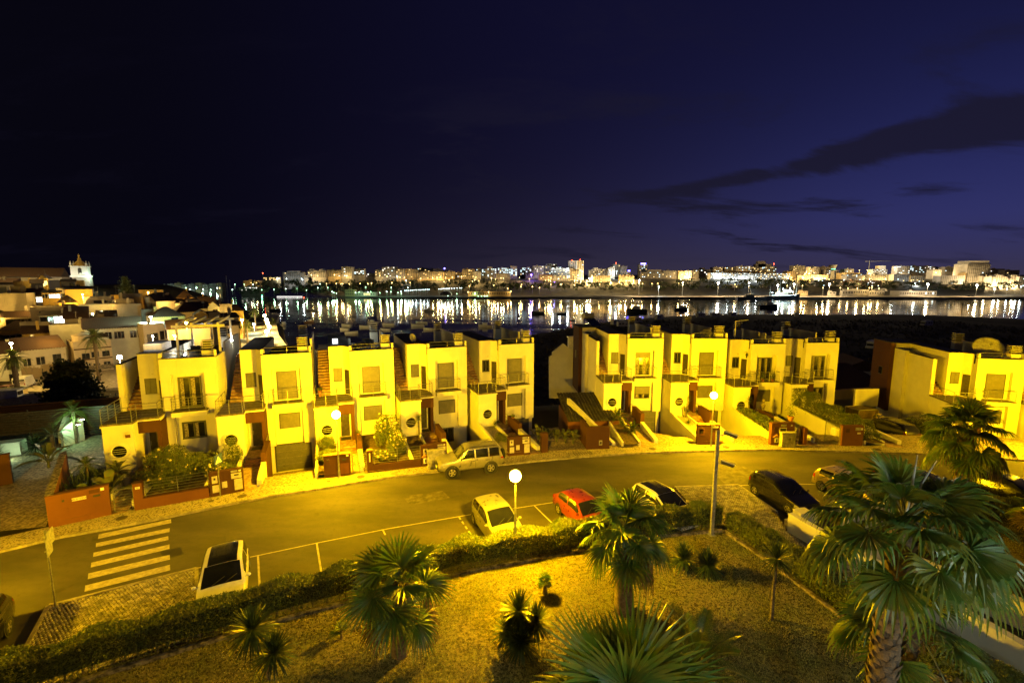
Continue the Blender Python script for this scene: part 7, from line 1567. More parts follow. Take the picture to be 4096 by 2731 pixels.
CITY = {'w': mat('city_wall_pale', (.62, .56, .46), .9, .15, .05, world=True), 'g': mat('city_wall_grey', (.42, .40, .38), .9, .15, .05, world=True), 'o': mat('city_wall_ochre', (.58, .42, .20), .9, .15, .05, world=True), 'r': mat('city_wall_rust', (.40, .23, .13), .9, .15, .05, world=True), 'd': mat('city_wall_dark', (.22, .19, .16), .9, .15, .05, world=True)}
CWIN = mat('city_window', (.05, .045, .04), .4, .2, .1); CBAL = mat('city_balcony', (.30, .27, .22), .9, .2, .1)
E1 = emit('city_lit_warm', (1.0, .68, .24), 3.0); E2 = emit('city_lit_white', (1.0, .93, .80), 3.6); E3 = emit('city_lit_cool', (.70, .95, 1.0), 3.6); E4 = emit('city_lit_blue', (.10, .08, 1.0), 22.0); E5 = emit('city_lit_red', (1.0, .06, .02), 30.0)
BLK = []
def block(label, k, x0, yt, x1, yb, Y, wall='w', lit=.10, cool=.2, floors=None, style='win', steps=(), depth=14, group='far buildings across the river', name='apartment_block', crown=None):
    u0, vt = fx(k, x0, yt); u1, _ = fx(k, x1, yt); _, vb = fx(k, x0, yb)
    BLK.append((label, (u0 + u1) / 2, (vt + vb) / 2, abs(u1 - u0)))
    if Y > 745:
        for y_ in range(750, 1000, 4):
            p = at(u0, vb, y_)
            if far_h(p.x, y_) >= p.z - .6:
                if abs(y_ - Y) < 120: Y = y_
                break
    a = at(u0, vt, Y); b = at(u1, vt, Y); z0 = at(u0, vb, Y).z; Wd = b.x - a.x; H = a.z - z0
    t = thing(name, label, 'building', (a.x, Y, z0), 0, group); MB().box(0, Wd, 0, depth, -14, H).build('wall', CITY[wall], t)
    MB().box(Wd * .3, Wd * .3 + min(4, Wd * .3), 3, 7, H, H + 2.2).box(-.2, Wd + .2, -.2, depth, H, H + .5).build('roof_block', CITY[wall], t)
    for (f0, f1, dz) in steps: MB().box(Wd * f0, Wd * f1, 1, depth - 2, H + .5, H + dz).build('upper_storey', CITY[wall], t)
    nf = floors or max(1, int(H / 3.0)); fh = H / nf; nc = max(1, int(Wd / 3.4)); cw = Wd / nc; D = MB(); Lw, Lc_ = MB(), MB(); B = MB(); rnd = random.Random(hash(label) % 9999 if False else sum(map(ord, label)))
    for i in range(nf):
        z = i * fh + fh * .30
        if style in ('bal', 'both'): B.box(.3, Wd - .3, -1.1, -.005, i * fh + fh * .98 - .14, i * fh + fh * .98 + .02 if i < nf - 1 else i * fh + fh * .98); B.box(.3, Wd - .3, -1.1, -1.0, i * fh - .02, i * fh + fh * .30)
        for j in range(nc):
            xa = j * cw + cw * .22; xb = xa + cw * (.5 if style != 'bal' else .62); r = rnd.random(); m = D
            if r < lit: m = Lc_ if rnd.random() < cool else Lw
            m.box(xa, xb, -.08 if m is D else -.14, -.002, z, z + fh * .46)
    for mb, n, mm in ((D, 'windows', CWIN), (Lw, 'lit_windows', E1 if rnd.random() < .6 else E2), (Lc_, 'lit_windows', E3), (B, 'balconies', CBAL)):
        if mb.v: o = mb.build(n, mm, t); o['kind'] = 'stuff'
    if crown: MB().box(Wd * .15, Wd * .8, -.3, .0, H + .6, H + 3.0).build('roof_sign', crown, t)
    return t
BK = block
BK('low wide building with a brightly lit glass front on the far left point', 1, 598, 352, 812, 396, 860, 'o', .75, .0, 2, name='pavilion'); BK('low dark-roofed house with warm lamps left of the lit glass front', 1, 285, 405, 530, 460, 880, 'o', .1, 0, name='low_house')
BK('two-level building with red and white lights on the far left shore', 1, 245, 500, 540, 565, 800, 'd', .55, .1, 2, name='restaurant'); BK('pale terraced apartment block with a cool white lamp at its left foot', 1, 905, 275, 1235, 420, 900, 'g', .03, .5, 7, 'both', ((.2, .8, 3),)); BK('small white house right of the terraced block', 1, 1240, 325, 1365, 365, 900, 'w', .2)
BK('pale block with two roof caps, second apartment block from the left', 1, 1298, 248, 1585, 350, 900, 'w', .08, 0, 5, 'both', ((.08, .35, 3), (.62, .9, 3))); BK('long sand-coloured block stepping up to a tower on its right end', 1, 1605, 235, 1830, 335, 890, 'o', .06, 0, 6, 'bal'); BK('tower end of the long sand-coloured stepped block', 1, 1825, 190, 1985, 335, 888, 'w', .06, .3, 7)
BK('block with a row of bright bluish top lights', 1, 2022, 225, 2180, 318, 900, 'w', .12, .7, 5, 'bal'); BK('low villas left of the first tall grey block', 1, 2200, 290, 2352, 345, 930, 'w', .35, .1, 2)
BK('pale stepped block at the left of the long city row', 2, 0, 240, 110, 335, 900, 'w', .18, .2, 5, 'bal'); BK('tall grey block with long balcony rows and bright upper windows', 2, 108, 190, 335, 335, 905, 'g', .10, .3, 9, 'bal'); BK('stepped ochre block right of the tall grey balcony block', 2, 330, 225, 478, 368, 900, 'o', .16, .3, 8, 'both')
BK('ochre block with one very bright window', 2, 475, 225, 665, 368, 905, 'o', .10, .1, 8); BK('long low ochre block with many small windows above the hill trees', 2, 665, 262, 1075, 372, 885, 'o', .06, .1, 6, 'both'); BK('long dark roofed block behind the low ochre block', 2, 640, 210, 910, 262, 950, 'd', .10, .5, 3, 'bal')
BK('pale hotel slab with a blue light on its right corner', 2, 912, 226, 1078, 270, 920, 'w', .0, .0, 3); bl = BK('pale stair tower with the blue roof light', 2, 1076, 225, 1106, 350, 918, 'w', 0, 0, 9, crown=E4); BK('low block right of the blue light tower', 2, 1105, 260, 1245, 350, 900, 'o', .12, .1, 5, 'both')
BK('small dark block with purple tinted roof lights', 2, 1262, 280, 1370, 345, 925, 'o', .14, .2, 4); BK('rounded ochre towers with staggered balconies', 2, 1368, 225, 1555, 372, 905, 'o', .10, .25, 9, 'both'); BK('low pale block at the foot of the rounded towers', 2, 1545, 270, 1655, 345, 895, 'w', .1, .2, 4)
BK('white and blue lit block with a sloping left roof', 2, 1585, 225, 1735, 335, 935, 'w', .25, 1, 7, steps=((.1, .4, 3),)); BK('white block with vertical cool lit stripes', 2, 1732, 215, 1905, 340, 925, 'w', .22, .9, 7, steps=((.2, .6, 4),)); BK('brightly floodlit white block with a glowing flat crown, left one', 2, 1925, 205, 2095, 300, 930, 'w', .65, .9, 6)
BK('low dark block in front of the floodlit crowns', 2, 1900, 292, 2120, 345, 890, 'd', .1, .2, 3, 'both'); BK('brightly floodlit white block with a glowing flat crown, right one', 2, 2100, 220, 2230, 325, 925, 'w', .6, .9, 6, steps=((.2, .95, 6),)); BK('bluish lit block right of the floodlit crowns', 2, 2275, 200, 2400, 300, 940, 'g', .25, .9, 6)
BK('pale blue-tinted block beside the purple glow', 3, 120, 205, 205, 330, 940, 'g', .15, .9, 7); BK('white block with a bright side wall beside the purple glow', 3, 205, 205, 325, 300, 930, 'w', .12, .8, 6, 'bal'); BK('tall pale block with regular windows right of the purple glow', 3, 320, 175, 490, 310, 920, 'w', .06, .1, 9); BK('dark side of the tall pale block pair', 3, 488, 172, 600, 310, 922, 'g', .05, .4, 9, 'bal')
BK('white block with a set-back upper storey', 3, 525, 145, 698, 215, 960, 'w', .04, .3, 5); BK('long balcony block with two vertical strings of cool lights', 3, 600, 210, 905, 330, 915, 'w', .12, .3, 8, 'bal'); BK('reddish low row of flats in front of the tall pale block', 3, 410, 315, 640, 395, 880, 'r', .14, .1, 4, 'both'); BK('white-lit low terraces beside the reddish flats', 3, 650, 325, 905, 405, 878, 'g', .22, .6, 4, 'bal')
BK('tallest twin tower of the skyline, left slab', 3, 882, 95, 1010, 215, 935, 'w', .02, .2, 13); tt = BK('tallest twin tower of the skyline, right slab with the red beacon', 3, 1015, 92, 1118, 390, 920, 'w', .10, .6, 17); BK('lower block at the foot of the tallest twin tower', 3, 905, 225, 1040, 390, 905, 'o', .08, .1, 9, 'both')
for x in (.5,): add_ball(MB(), (8, 2, 4.2 + 60), .01, 1)
BK('stepped pale block right of the tallest tower', 3, 1205, 240, 1345, 350, 925, 'w', .10, .2, 6, 'both', ((.5, 1, 5),)); BK('pale block with a column of bright dots', 3, 1345, 225, 1445, 325, 920, 'w', .12, .6, 6); BK('balcony block left of the grey tower', 3, 1440, 232, 1510, 330, 915, 'w', .08, .2, 6, 'bal'); BK('grey tower with rounded roof caps and stacked windows', 3, 1503, 200, 1605, 345, 910, 'w', .04, .2, 10)
BK('tower with a red beacon behind the grey tower', 3, 1578, 150, 1690, 240, 950, 'w', .05, .3, 7, crown=None); BK('dark grey square tower beside the beacon tower', 3, 1700, 178, 1798, 318, 915, 'd', .04, .2, 10); BK('ochre low block behind the trees below the grey tower', 3, 1258, 328, 1530, 430, 870, 'o', .05, .1, 5, 'both'); BK('second ochre low block behind the trees, right one', 3, 1690, 318, 1905, 415, 870, 'o', .07, .1, 5, 'both')
BK('slender tower with a bright blue sign on its roof', 3, 1992, 150, 2115, 270, 930, 'g', .22, .5, 9, crown=E4); BK('small building with a blue sign at street level', 3, 1805, 262, 1850, 300, 900, 'd', .0, 0, 2, crown=E4); BK('dark long block with scattered cool windows, left part', 3, 2000, 270, 2352, 350, 900, 'd', .16, .6, 5, 'both', ((.35, .95, 5),))
BK('dark long block with scattered cool windows, right part', 4, 195, 245, 455, 345, 905, 'd', .10, .6, 6, 'both'); BK('yellow lit block beside the dark long block', 4, 450, 262, 555, 345, 900, 'o', .08, .1, 5); BK('pale lit gable beside the yellow lit block', 4, 555, 252, 655, 345, 900, 'w', .05, .1, 6); BK('dark block with one bright oval of light', 4, 655, 240, 770, 345, 905, 'd', .08, .4, 6, 'bal')
BK('low roofs stepping up right of the dark oval-light block', 4, 770, 230, 960, 345, 930, 'd', .08, .3, 4, 'both', ((.2, .5, 4),)); BK('small pale stepped houses on the skyline left of the white balcony block', 4, 985, 195, 1140, 260, 1010, 'w', .15, .1, 4, 'both'); BK('low dark house between skyline blocks', 4, 1170, 195, 1360, 255, 1020, 'd', .12, .2, 3, 'both')
BK('white balcony block with a taller right wing on the skyline', 4, 1365, 180, 1595, 255, 1000, 'w', .10, .3, 6, 'bal'); BK('dark stepped pyramid block on the skyline', 4, 1605, 190, 1985, 255, 1010, 'd', .25, .2, 5, 'bal', ((.15, .8, 7), (.25, .55, 13))); BK('very long terraced flats full of small white lights, upper row', 4, 950, 285, 1560, 345, 880, 'g', .38, .5, 5, 'both'); BK('very long terraced flats full of small white lights, right end', 4, 1560, 290, 2185, 380, 880, 'g', .30, .6, 6, 'both')
BK('long yellowish flats behind the terraced flats', 4, 1000, 258, 1850, 292, 930, 'o', .05, .1, 2, 'win'); BK('yellow lit wall at the right end of the long flats', 4, 2150, 255, 2352, 370, 910, 'o', .06, .1, 6)
BK('pale block with a staggered roof right of the fishing vessel masts', 5, 105, 185, 305, 270, 960, 'w', .10, .2, 6, 'both'); BK('square pale block beside a very bright lamp', 5, 390, 205, 545, 330, 930, 'w', .06, .2, 8, 'both'); BK('long pale block right of the square block', 5, 560, 205, 750, 270, 970, 'o', .06, .1, 5, 'both'); BK('low dark balcony block under the flared water tower', 5, 650, 250, 800, 335, 930, 'd', .12, .3, 5, 'both')
BK('blank pale gable right of the flared water tower', 5, 800, 270, 880, 345, 920, 'w', .0); BK('yellow lit warehouse wall with bright lamps along it', 5, 250, 350, 700, 440, 860, 'o', .0, 0, 2, name='warehouse'); BK('yellow lit low buildings in the middle of the right city', 5, 925, 310, 1280, 360, 900, 'o', .06, .1, 3)
BK('pale far block on the skyline left of the crane', 5, 980, 245, 1135, 300, 1000, 'w', .18, .1, 4, 'both'); BK('grey row of flats with rounded roofs, left one', 5, 1015, 340, 1325, 430, 860, 'g', .05, .4, 5, 'both'); BK('brick red flats below the grey rounded roofs', 5, 1020, 435, 1330, 540, 830, 'r', .10, .3, 5, 'both'); BK('dark low flats left of the brick red flats', 5, 485, 430, 940, 530, 835, 'd', .08, .4, 5, 'both')
BK('reddish low flats right of the brick red flats', 5, 1335, 440, 1615, 540, 835, 'r', .14, .3, 4, 'both'); BK('pale stepped blocks below the crane', 5, 1460, 250, 1710, 310, 960, 'w', .20, .2, 5, 'both', ((.45, .9, 8),)); BK('grey row of flats with rounded roofs, middle one', 5, 1430, 335, 1800, 430, 865, 'g', .06, .4, 5, 'both'); BK('grey row of flats with rounded roofs, right one with bright windows', 5, 1820, 335, 2110, 450, 862, 'g', .10, .5, 5, 'both')
BK('ochre flats with lit balconies right of the grey rows', 5, 2110, 355, 2352, 460, 865, 'o', .12, .2, 5, 'both'); BK('white stair-tower block on the skyline with bright cool windows', 5, 1880, 195, 2100, 310, 940, 'w', .12, .6, 7, 'bal'); BK('dark glass block right of the white stair-tower block', 5, 2100, 190, 2352, 300, 945, 'd', .20, .8, 7, 'bal')
BK('pale skyline block with balconies left of the big tower, far', 6, 460, 220, 665, 330, 950, 'w', .08, .1, 7, 'bal'); BK('low dark roof block behind the pale skyline block', 6, 665, 240, 820, 330, 980, 'd', .06, .1, 6, 'bal'); BK('white block with three balcony columns left of the big tower', 6, 860, 230, 1140, 320, 940, 'w', .10, .6, 6, 'bal'); BK('brown balcony block next to the big tower', 6, 1140, 240, 1285, 335, 950, 'd', .14, .2, 6, 'bal')
BK('small pale gable house on the slope left of the grey flats', 6, 630, 285, 790, 380, 900, 'w', .06, .1, 5); BK('grey block of flats with dark roof, in the shade left of the big tower', 6, 775, 395, 1235, 550, 850, 'g', .08, .5, 6, 'win', depth=16); BK('big square tower block at the right, tallest on that side', 6, 1285, 170, 1720, 530, 860, 'w', .03, .7, 14, 'both', ((.1, .95, 6),), 26)
BK('narrow yellow strip wing left of the big tower', 6, 1235, 345, 1290, 530, 862, 'o', .0, 0, 10); BK('old sand-coloured fort-like building on the shore slope', 6, 1050, 575, 1620, 660, 770, 'o', .02, 0, 2, name='old_building'); BK('white lit block right of the big tower foot', 6, 1560, 405, 1740, 545, 850, 'w', .04, .2, 7)
BK('white block with square windows and lit flats right of the big tower', 6, 1740, 415, 1830, 600, 845, 'w', .14, .4, 8); BK('white block with a tall blank gable at the right', 6, 1830, 385, 1960, 600, 850, 'w', .03, .2, 9); BK('pale narrow blank block at the right edge group', 6, 1960, 415, 2040, 600, 848, 'w', .02, .2, 8); BK('pale block in the shade at the right edge group', 6, 2040, 445, 2110, 600, 845, 'g', .04, .2, 7)
BK('white tall block near the right edge', 6, 2120, 385, 2260, 600, 850, 'w', .06, .5, 9); BK('grey block at the right edge', 6, 2260, 415, 2420, 620, 850, 'g', .10, .5, 8); BK('low far blocks on the skyline right of the big tower', 6, 1720, 265, 1990, 330, 980, 'o', .08, .1, 4, 'both'); BK('far pale blocks on the skyline at the right edge', 6, 2000, 290, 2270, 370, 960, 'w', .12, .3, 4, 'both')
# quay buildings
BK('white quay hall with tall blank bays', 5, 1060, 598, 1400, 670, 712, 'w', 0, 0, 1, name='quay_hall'); BK('lower white quay hall joined on the right', 5, 1400, 622, 1660, 682, 708, 'w', 0, 0, 1, name='quay_hall'); BK('long grey quay terminal with dark doors and lit right end', 6, 0, 690, 700, 765, 690, 'g', .05, 1, 1, name='quay_terminal', depth=18); BK('white truck-like cabin on the quay left of the white hall', 5, 940, 615, 1130, 672, 690, 'w', 0, 0, 1, name='site_cabin', depth=5)
BK('small white container cabin on the quay', 5, 715, 632, 830, 672, 690, 'w', 0, 0, 1, name='site_cabin', depth=4); BK('row of yellow skips at the left of the quay', 5, 195, 625, 350, 655, 700, 'o', 0, 0, 1, name='skip', depth=3); BK('long low warehouse with yellow lamps on the middle shore', 2, 1460, 578, 2120, 630, 690, 'o', .0, 0, 1, name='warehouse'); BK('green-yellow lit square building on the marina mole', 1, 1880, 545, 2020, 635, 700, 'o', .0, 0, 2, name='harbour_office')
BK('low lit harbour building right of the square building', 1, 1990, 590, 2352, 640, 705, 'w', .3, .4, 1, name='harbour_office'); BK('small house on the dark slope behind the quay', 4, 1245, 475, 1410, 515, 760, 'w', .05, 0, 1, name='low_house'); BK('small pale house beside the fishing vessel', 4, 1730, 485, 1840, 515, 760, 'w', .05, 0, 1, name='low_house')
def shed(label, k, x0, x1, yt, yb, Y):
    u0, vt = fx(k, x0, yt); u1, _ = fx(k, x1, yt); _, vb = fx(k, x0, yb); a = at(u0, vt, Y); b = at(u1, vt, Y); z0 = at(u0, vb, Y).z; Wd = b.x - a.x; H = a.z - z0; t = thing('arched_shed', label, 'shed', (a.x + Wd / 2, Y, z0)); n = 14; pts = [(Wd / 2 * math.cos(math.pi * i / n), H * math.sin(math.pi * i / n)) for i in range(n + 1)]
    MB().add([(x, 0, z) for x, z in pts] + [(x, 14, z) for x, z in pts], [tuple(range(n + 1))] + [(i, i + 1, n + 2 + i, n + 1 + i) for i in range(n)]).build('shell', CITY['w'], t); MB().box(-Wd * .2, Wd * .2, -.1, -.01, 0, H * .72).build('door', CITY['d'], t)
shed('white round-arched shed on the middle shore', 2, 1015, 1195, 562, 632, 685); shed('white domed tent on the quay', 5, 1590, 1715, 568, 622, 720)
wt = at(*fx(5, 776, 172), 1000); t = thing('water_tower', 'flared water tower with a green light on the skyline', 'tower', (wt.x, 1000, wt.z - 36)); MB().lathe([(2.4, 0), (2.4, 22), (8, 35), (8, 36), (0, 36.5)], 14).build('tower', CITY['w'], t); MB().lathe([(4.6, 26), (5.5, 28)], 14).build('light_ring', emit('tower_green', (.2, 1, .5), 3), t)
cr_ = at(*fx(5, 1390, 250), 980); t = thing('crane', 'tower crane with a long thin jib on the right skyline', 'crane', (cr_.x, 980, cr_.z - 20)); MB().tube((0, 0, 0), (0, 0, 40), .5, 4).build('mast', STEEL, t); MB().tube((-9, 0, 37), (48, 0, 38), .45, 4).build('jib', STEEL, t)
for lab, k, x, y, h in (('thin mast with a red lamp left of the fishing vessel', 4, 1943, 140, 46), ('thin mast on the far left point', 1, 592, 285, 20)):
    p = at(*fx(k, x, y), 900); t = thing('mast', lab, 'mast', (p.x, 900, p.z - h)); MB().tube((0, 0, 0), (0, 0, h), .35, 4, .2).build('mast', STEEL, t); add_ball(MB(), (0, 0, h), .8, 1).build('beacon', E5, t)
for lab, k, x, y in (('red beacon light on top of the tallest twin tower', 3, 1060, 74), ('red beacon light on the tower behind the grey tower', 3, 1624, 128), ('second faint red beacon on the tallest twin tower, left', 3, 935, 88)):
    p = at(*fx(k, x, y), 925); t = thing('beacon', lab, 'beacon light', tuple(p)); MB().tube((0, 0, -4.5), (0, 0, -.3), .15, 4).build('stem', STEEL, t); add_ball(MB(), (0, 0, 0), .8, 1).build('lamp', E5, t)
# lamps across the river
HW = emit('far_lamp_warm', (1.0, .62, .18), 18.0); HQ = emit('far_lamp_flood', (1.0, .80, .50), 150.0); HC = emit('far_lamp_cool', (.72, .95, 1.0), 18.0); HGn = emit('far_lamp_green', (.45, 1.0, .55), 14.0); HPu = emit('far_lamp_purple', (.10, .05, 1.0), 60.0)
FL = []
def far_lamp(label, k, x, y, Y, m=HW, r=.55, power=5000, col=(1, .70, .28), h=8, group='lamps across the river', dz=-1.2):
    p = at(*fx(k, x, y), Y); t = thing('street_lamp' if h < 15 else 'floodlight_mast', label, 'street lamp' if h < 15 else 'light mast', (p.x, Y, p.z - h), 0, group)
    MB().tube((0, 0, -3), (0, 0, h - r), .16 if h < 15 else .3, 5, .10).build('pole', STEEL, t); add_ball(MB(), (0, 0, h), r, 1, (1, 1, .8)).build('lamp_head', m, t)
    FL.append((t, *fx(k, x, y), label))
    if power: lamp_or_fill((p.x, Y - 1.0, p.z + dz), power * ((1.8 if p.x < 100 else 6.5) if Y > 800 else .8), col, .9, spec=.02 if Y > 745 else 1 if r > .8 else .2)
for k, x, y, n in [(3, 1988, 398, 'first'), (4, 515, 432, 'second'), (4, 1070, 437, 'third'), (4, 1553, 440, 'fourth'), (4, 2005, 475, 'fifth'), (4, 2263, 457, 'sixth'), (5, 717, 500, 'seventh'), (6, 530, 552, 'eighth'), (6, 1460, 568, 'ninth')]:
    if n == 'second': far_lamp(f'{n} tall floodlight mast on the quay counted from the left', k, x, y, 672, HQ, .9, 52000, (1, .74, .40), 20, 'floodlight masts on the quay', -2)
    else: far_lamp(f'{n} tall floodlight mast on the quay counted from the left', k, x, y, 672, HQ, 1.2, 95000, (1, .74, .40), 24, 'floodlight masts on the quay', -2)
far_lamp('cool white lamp mast between the first two quay masts', 4, 138, 490, 676, HC, .8, 30000, (.8, .95, 1), 16, 'floodlight masts on the quay', -2)
gl = 'warm street lamp among the trees and roofs across the river'
for k, x, y, Y in [(1, 410, 435, 862), (1, 492, 435, 862), (1, 1590, 452, 800), (1, 1745, 447, 790), (1, 1820, 450, 785), (1, 1845, 452, 786), (1, 1950, 455, 790), (1, 2120, 445, 790), (1, 2240, 450, 790), (1, 2297, 440, 790), (1, 1352, 312, 890), (1, 1452, 325, 888), (1, 1715, 310, 880), (1, 1910, 325, 880), (2, 75, 322, 880), (2, 190, 335, 880), (2, 390, 350, 880), (2, 460, 352, 880), (2, 265, 435, 800), (2, 552, 432, 800), (2, 715, 368, 870), (2, 903, 358, 870),
    (2, 975, 358, 870), (2, 1026, 345, 872), (2, 1110, 350, 870), (2, 1212, 348, 872), (2, 1083, 418, 830), (2, 1165, 388, 845), (2, 1357, 338, 875), (2, 1490, 412, 835), (2, 1527, 410, 835), (2, 1565, 390, 845), (2, 1630, 400, 842), (2, 1580, 348, 870), (2, 1825, 358, 868), (2, 1890, 378, 855), (2, 1925, 410, 838), (2, 1975, 358, 868), (2, 2015, 362, 868), (2, 1480, 487, 760), (2, 1862, 472, 775), (2, 1458, 578, 684), (2, 1780, 580, 684), (2, 2083, 522, 720), (2, 2130, 568, 688), (2, 2298, 462, 760), (2, 2288, 495, 740),
    (3, 110, 355, 865), (3, 265, 372, 860), (3, 142, 462, 760), (3, 312, 495, 740), (3, 422, 512, 720), (3, 595, 405, 840), (3, 598, 457, 780), (3, 752, 460, 780), (3, 772, 458, 780), (3, 518, 395, 850), (3, 565, 388, 850), (3, 602, 355, 868), (3, 975, 398, 850), (3, 1015, 398, 850), (3, 1075, 400, 850), (3, 1110, 395, 852), (3, 972, 468, 780), (3, 1175, 462, 780), (3, 1165, 397, 850), (3, 1235, 408, 845), (3, 1365, 458, 780), (3, 1533, 392, 850), (3, 1533, 457, 780), (3, 1545, 425, 830), (3, 1678, 410, 838), (3, 1708, 455, 785), (3, 1780, 405, 840), (3, 1903, 348, 865), (3, 1898, 395, 845), (3, 1878, 450, 785), (3, 2038, 448, 785), (3, 2188, 448, 785), (3, 2280, 445, 785),
    (4, 480, 372, 850), (4, 450, 440, 790), (4, 545, 330, 890), (4, 620, 328, 890), (4, 1332, 458, 765), (4, 2152, 480, 750), (4, 2212, 342, 890), (5, 60, 372, 870), (5, 258, 375, 855), (5, 255, 522, 740), (5, 610, 560, 706), (5, 905, 560, 706), (5, 1195, 568, 700), (5, 1400, 560, 704), (5, 1445, 558, 706), (5, 1565, 568, 700), (5, 1035, 568, 700), (5, 460, 392, 850), (5, 540, 392, 850), (5, 600, 400, 848), (5, 640, 395, 848), (5, 710, 415, 840), (5, 325, 280, 920), (5, 300, 315, 915), (5, 370, 315, 915), (5, 1230, 258, 960), (5, 1365, 258, 960), (5, 1400, 310, 930), (5, 1405, 405, 860), (5, 1560, 512, 780), (5, 1680, 402, 855), (6, 1240, 530, 850), (6, 1960, 575, 830)]:
    far_lamp(gl, k, x, y, Y, HW, .62, 3600 if Y < 800 else 5600, (1, .68, .24))
for k, x, y, Y in [(1, 965, 372, 880), (1, 1215, 385, 880), (1, 840, 365, 860), (2, 490, 398, 850), (2, 345, 330, 880), (3, 635, 212, 905), (3, 752, 200, 905), (3, 875, 210, 905), (3, 1632, 255, 900), (4, 1090, 298, 872), (4, 1230, 365, 862), (4, 1350, 365, 862), (4, 1520, 350, 865), (4, 1680, 390, 858), (4, 2095, 405, 850), (5, 965, 428, 840), (5, 1835, 212, 930), (6, 285, 535, 830), (6, 1800, 648, 745), (6, 2030, 640, 745), (6, 2200, 600, 760), (6, 2295, 600, 760)]:
    far_lamp('cool white lamp across the river', k, x, y, Y, HC, .75, 4000, (.85, .97, 1), 9, 'cool lamps across the river')
for k, x in enumerate(list(range(470, 660, 29)) + list(range(685, 860, 27)) + list(range(1000, 1180, 24)) + [1203, 1243, 1287, 1330, 1355]):
    far_lamp('white lamp of the even row along the marina embankment', 2, x, 556 - (x - 470) * .046, 715, HC, .45, 1500 if k % 2 == 0 else 0, (.85, 1, .95), 6, 'even row of white lamps along the marina')
for k, (s_, x, y) in enumerate([(1, 115, 540), (1, 155, 458), (1, 302, 460), (1, 440, 460), (1, 575, 545), (1, 768, 538), (1, 953, 530), (1, 1130, 525), (1, 1278, 550), (1, 1455, 515), (1, 1490, 453), (1, 1612, 510), (1, 1680, 575), (1, 1708, 590), (1, 1748, 600), (1, 2047, 590), (1, 2103, 580), (1, 2205, 500), (1, 2240, 580), (1, 2285, 575), (2, 75, 590), (2, 185, 575), (2, 248, 575), (2, 360, 590), (2, 405, 570), (2, 415, 602), (2, 255, 505), (2, 515, 512), (2, 1142, 640), (2, 1282, 607), (2, 1567, 595), (2, 1618, 645), (2, 1670, 643), (2, 1718, 642), (2, 1757, 641), (2, 1908, 655), (2, 2158, 655)]):
    far_lamp('greenish white lamp along the marina shore', s_, x, y, 745 if s_ == 1 and x < 1650 else 690, HGn if k % 3 else HC, .55, 2600, (.5, 1, .55), 6, 'greenish lamps along the marina shore')
far_lamp('purple glowing light below the tall pale block', 3, 295, 310, 880, HPu, 1.6, 16000, (.16, .08, 1.0), 6); far_lamp('small blue light among the roofs below the long balcony block', 3, 655, 425, 840, HPu, .7, 2500, (.2, .2, 1), 5); lamp_or_fill(at(*fx(3, 1212, 370), 870), 60000, (1, .82, .45), 2); far_lamp('cluster of very bright lamps beside the tallest tower', 3, 1212, 368, 872, HQ, 1.8, 0, (1, .8, .4), 7); far_lamp('bright floodlight at the construction lot near the right edge', 6, 1790, 640, 740, HQ, 1.1, 16000, (1, .86, .55), 6)
far_lamp('red beacon at the end of the white marina pontoon', 1, 1237, 668, 690, E5, .7, 600, (1, .1, .05), 3); far_lamp('green beacon light low on the water at the left', 1, 583, 640, 730, emit('far_green', (.1, 1, .4), 60), .6, 600, (.2, 1, .4), 3)
for k, x, y, Y, e in ((6, 1350, 560, 820, 90000), (6, 1620, 560, 815, 60000), (6, 1900, 610, 815, 60000), (6, 2150, 610, 815, 60000), (6, 900, 400, 880, 70000), (6, 560, 330, 910, 70000), (5, 420, 380, 870, 60000), (5, 1000, 350, 880, 60000), (5, 1200, 540, 800, 30000), (5, 1550, 330, 900, 60000), (5, 1950, 330, 900, 70000), (4, 1450, 262, 960, 60000), (4, 600, 345, 870, 50000)): lamp_or_fill(at(*fx(k, x, y), Y), e, (1, .72, .34), 1.0, spec=.02)  # added lights with no fixtures, only to brighten the dim right-hand walls
# white glowing pontoon rail
p0 = at(*fx(1, 815, 650), 705); p1 = at(*fx(1, 1208, 636), 705); t = thing('pontoon', 'long white lit pontoon on the water at the left', 'pontoon', (p0.x, 705, -12)); Lp = p1.x - p0.x; hz = p0.z + 12; MB().box(0, Lp, -.5, .5, hz - .6, hz + .4).build('deck', emit('pontoon_lit', (1, .95, .88), 1.6), t)
for f in (.0, .36, .81, 1.0): MB().box(Lp * f - .6, Lp * f + .6, -.5, .5, -1, hz - .6).build('pile', CITY['w'], t)
# lit fishing vessel at the quay
u0, v0 = fx(4, 1790, 685); a = at(u0, v0, 640); b = at(fx(4, 2330, 600)[0], v0, 640); L_ = b.x - a.x; fv = thing('fishing_vessel', 'brightly lit fishing vessel moored at the quay', 'ship', (a.x, 637, WATER_Z)); n = 10; vs = []
for i in range(n): q = i / (n - 1); w_ = 3.4 * (1 - max(0, (q - .6) / .4) ** 2); zz = 4.0 + 4.5 * max(0, q - .45) ** 1.5 * 2; vs += [(L_ * q, -w_, zz), (L_ * q * (.97), -w_ * .6, -.5), (L_ * q * (.97), w_ * .6, -.5), (L_ * q, w_, zz)]
MB().add(vs, [(i * 4 + j, i * 4 + (j + 1) % 4, (i + 1) * 4 + (j + 1) % 4, (i + 1) * 4 + j) for i in range(n - 1) for j in range(4)] + [(0, 1, 2, 3)]).build('hull', HULLD, fv)
MB().box(L_ * .30, L_ * .62, -2.4, 2.4, 4.6, 9).build('deckhouse', CITY['w'], fv); MB().box(L_ * .52, L_ * .70, -2.2, 2.2, 9, 13).build('bridge', CITY['w'], fv); MB().box(L_ * .15, L_ * .85, -2.5, -2.2, 5, 5.6).build('lit_rail', E3, fv)
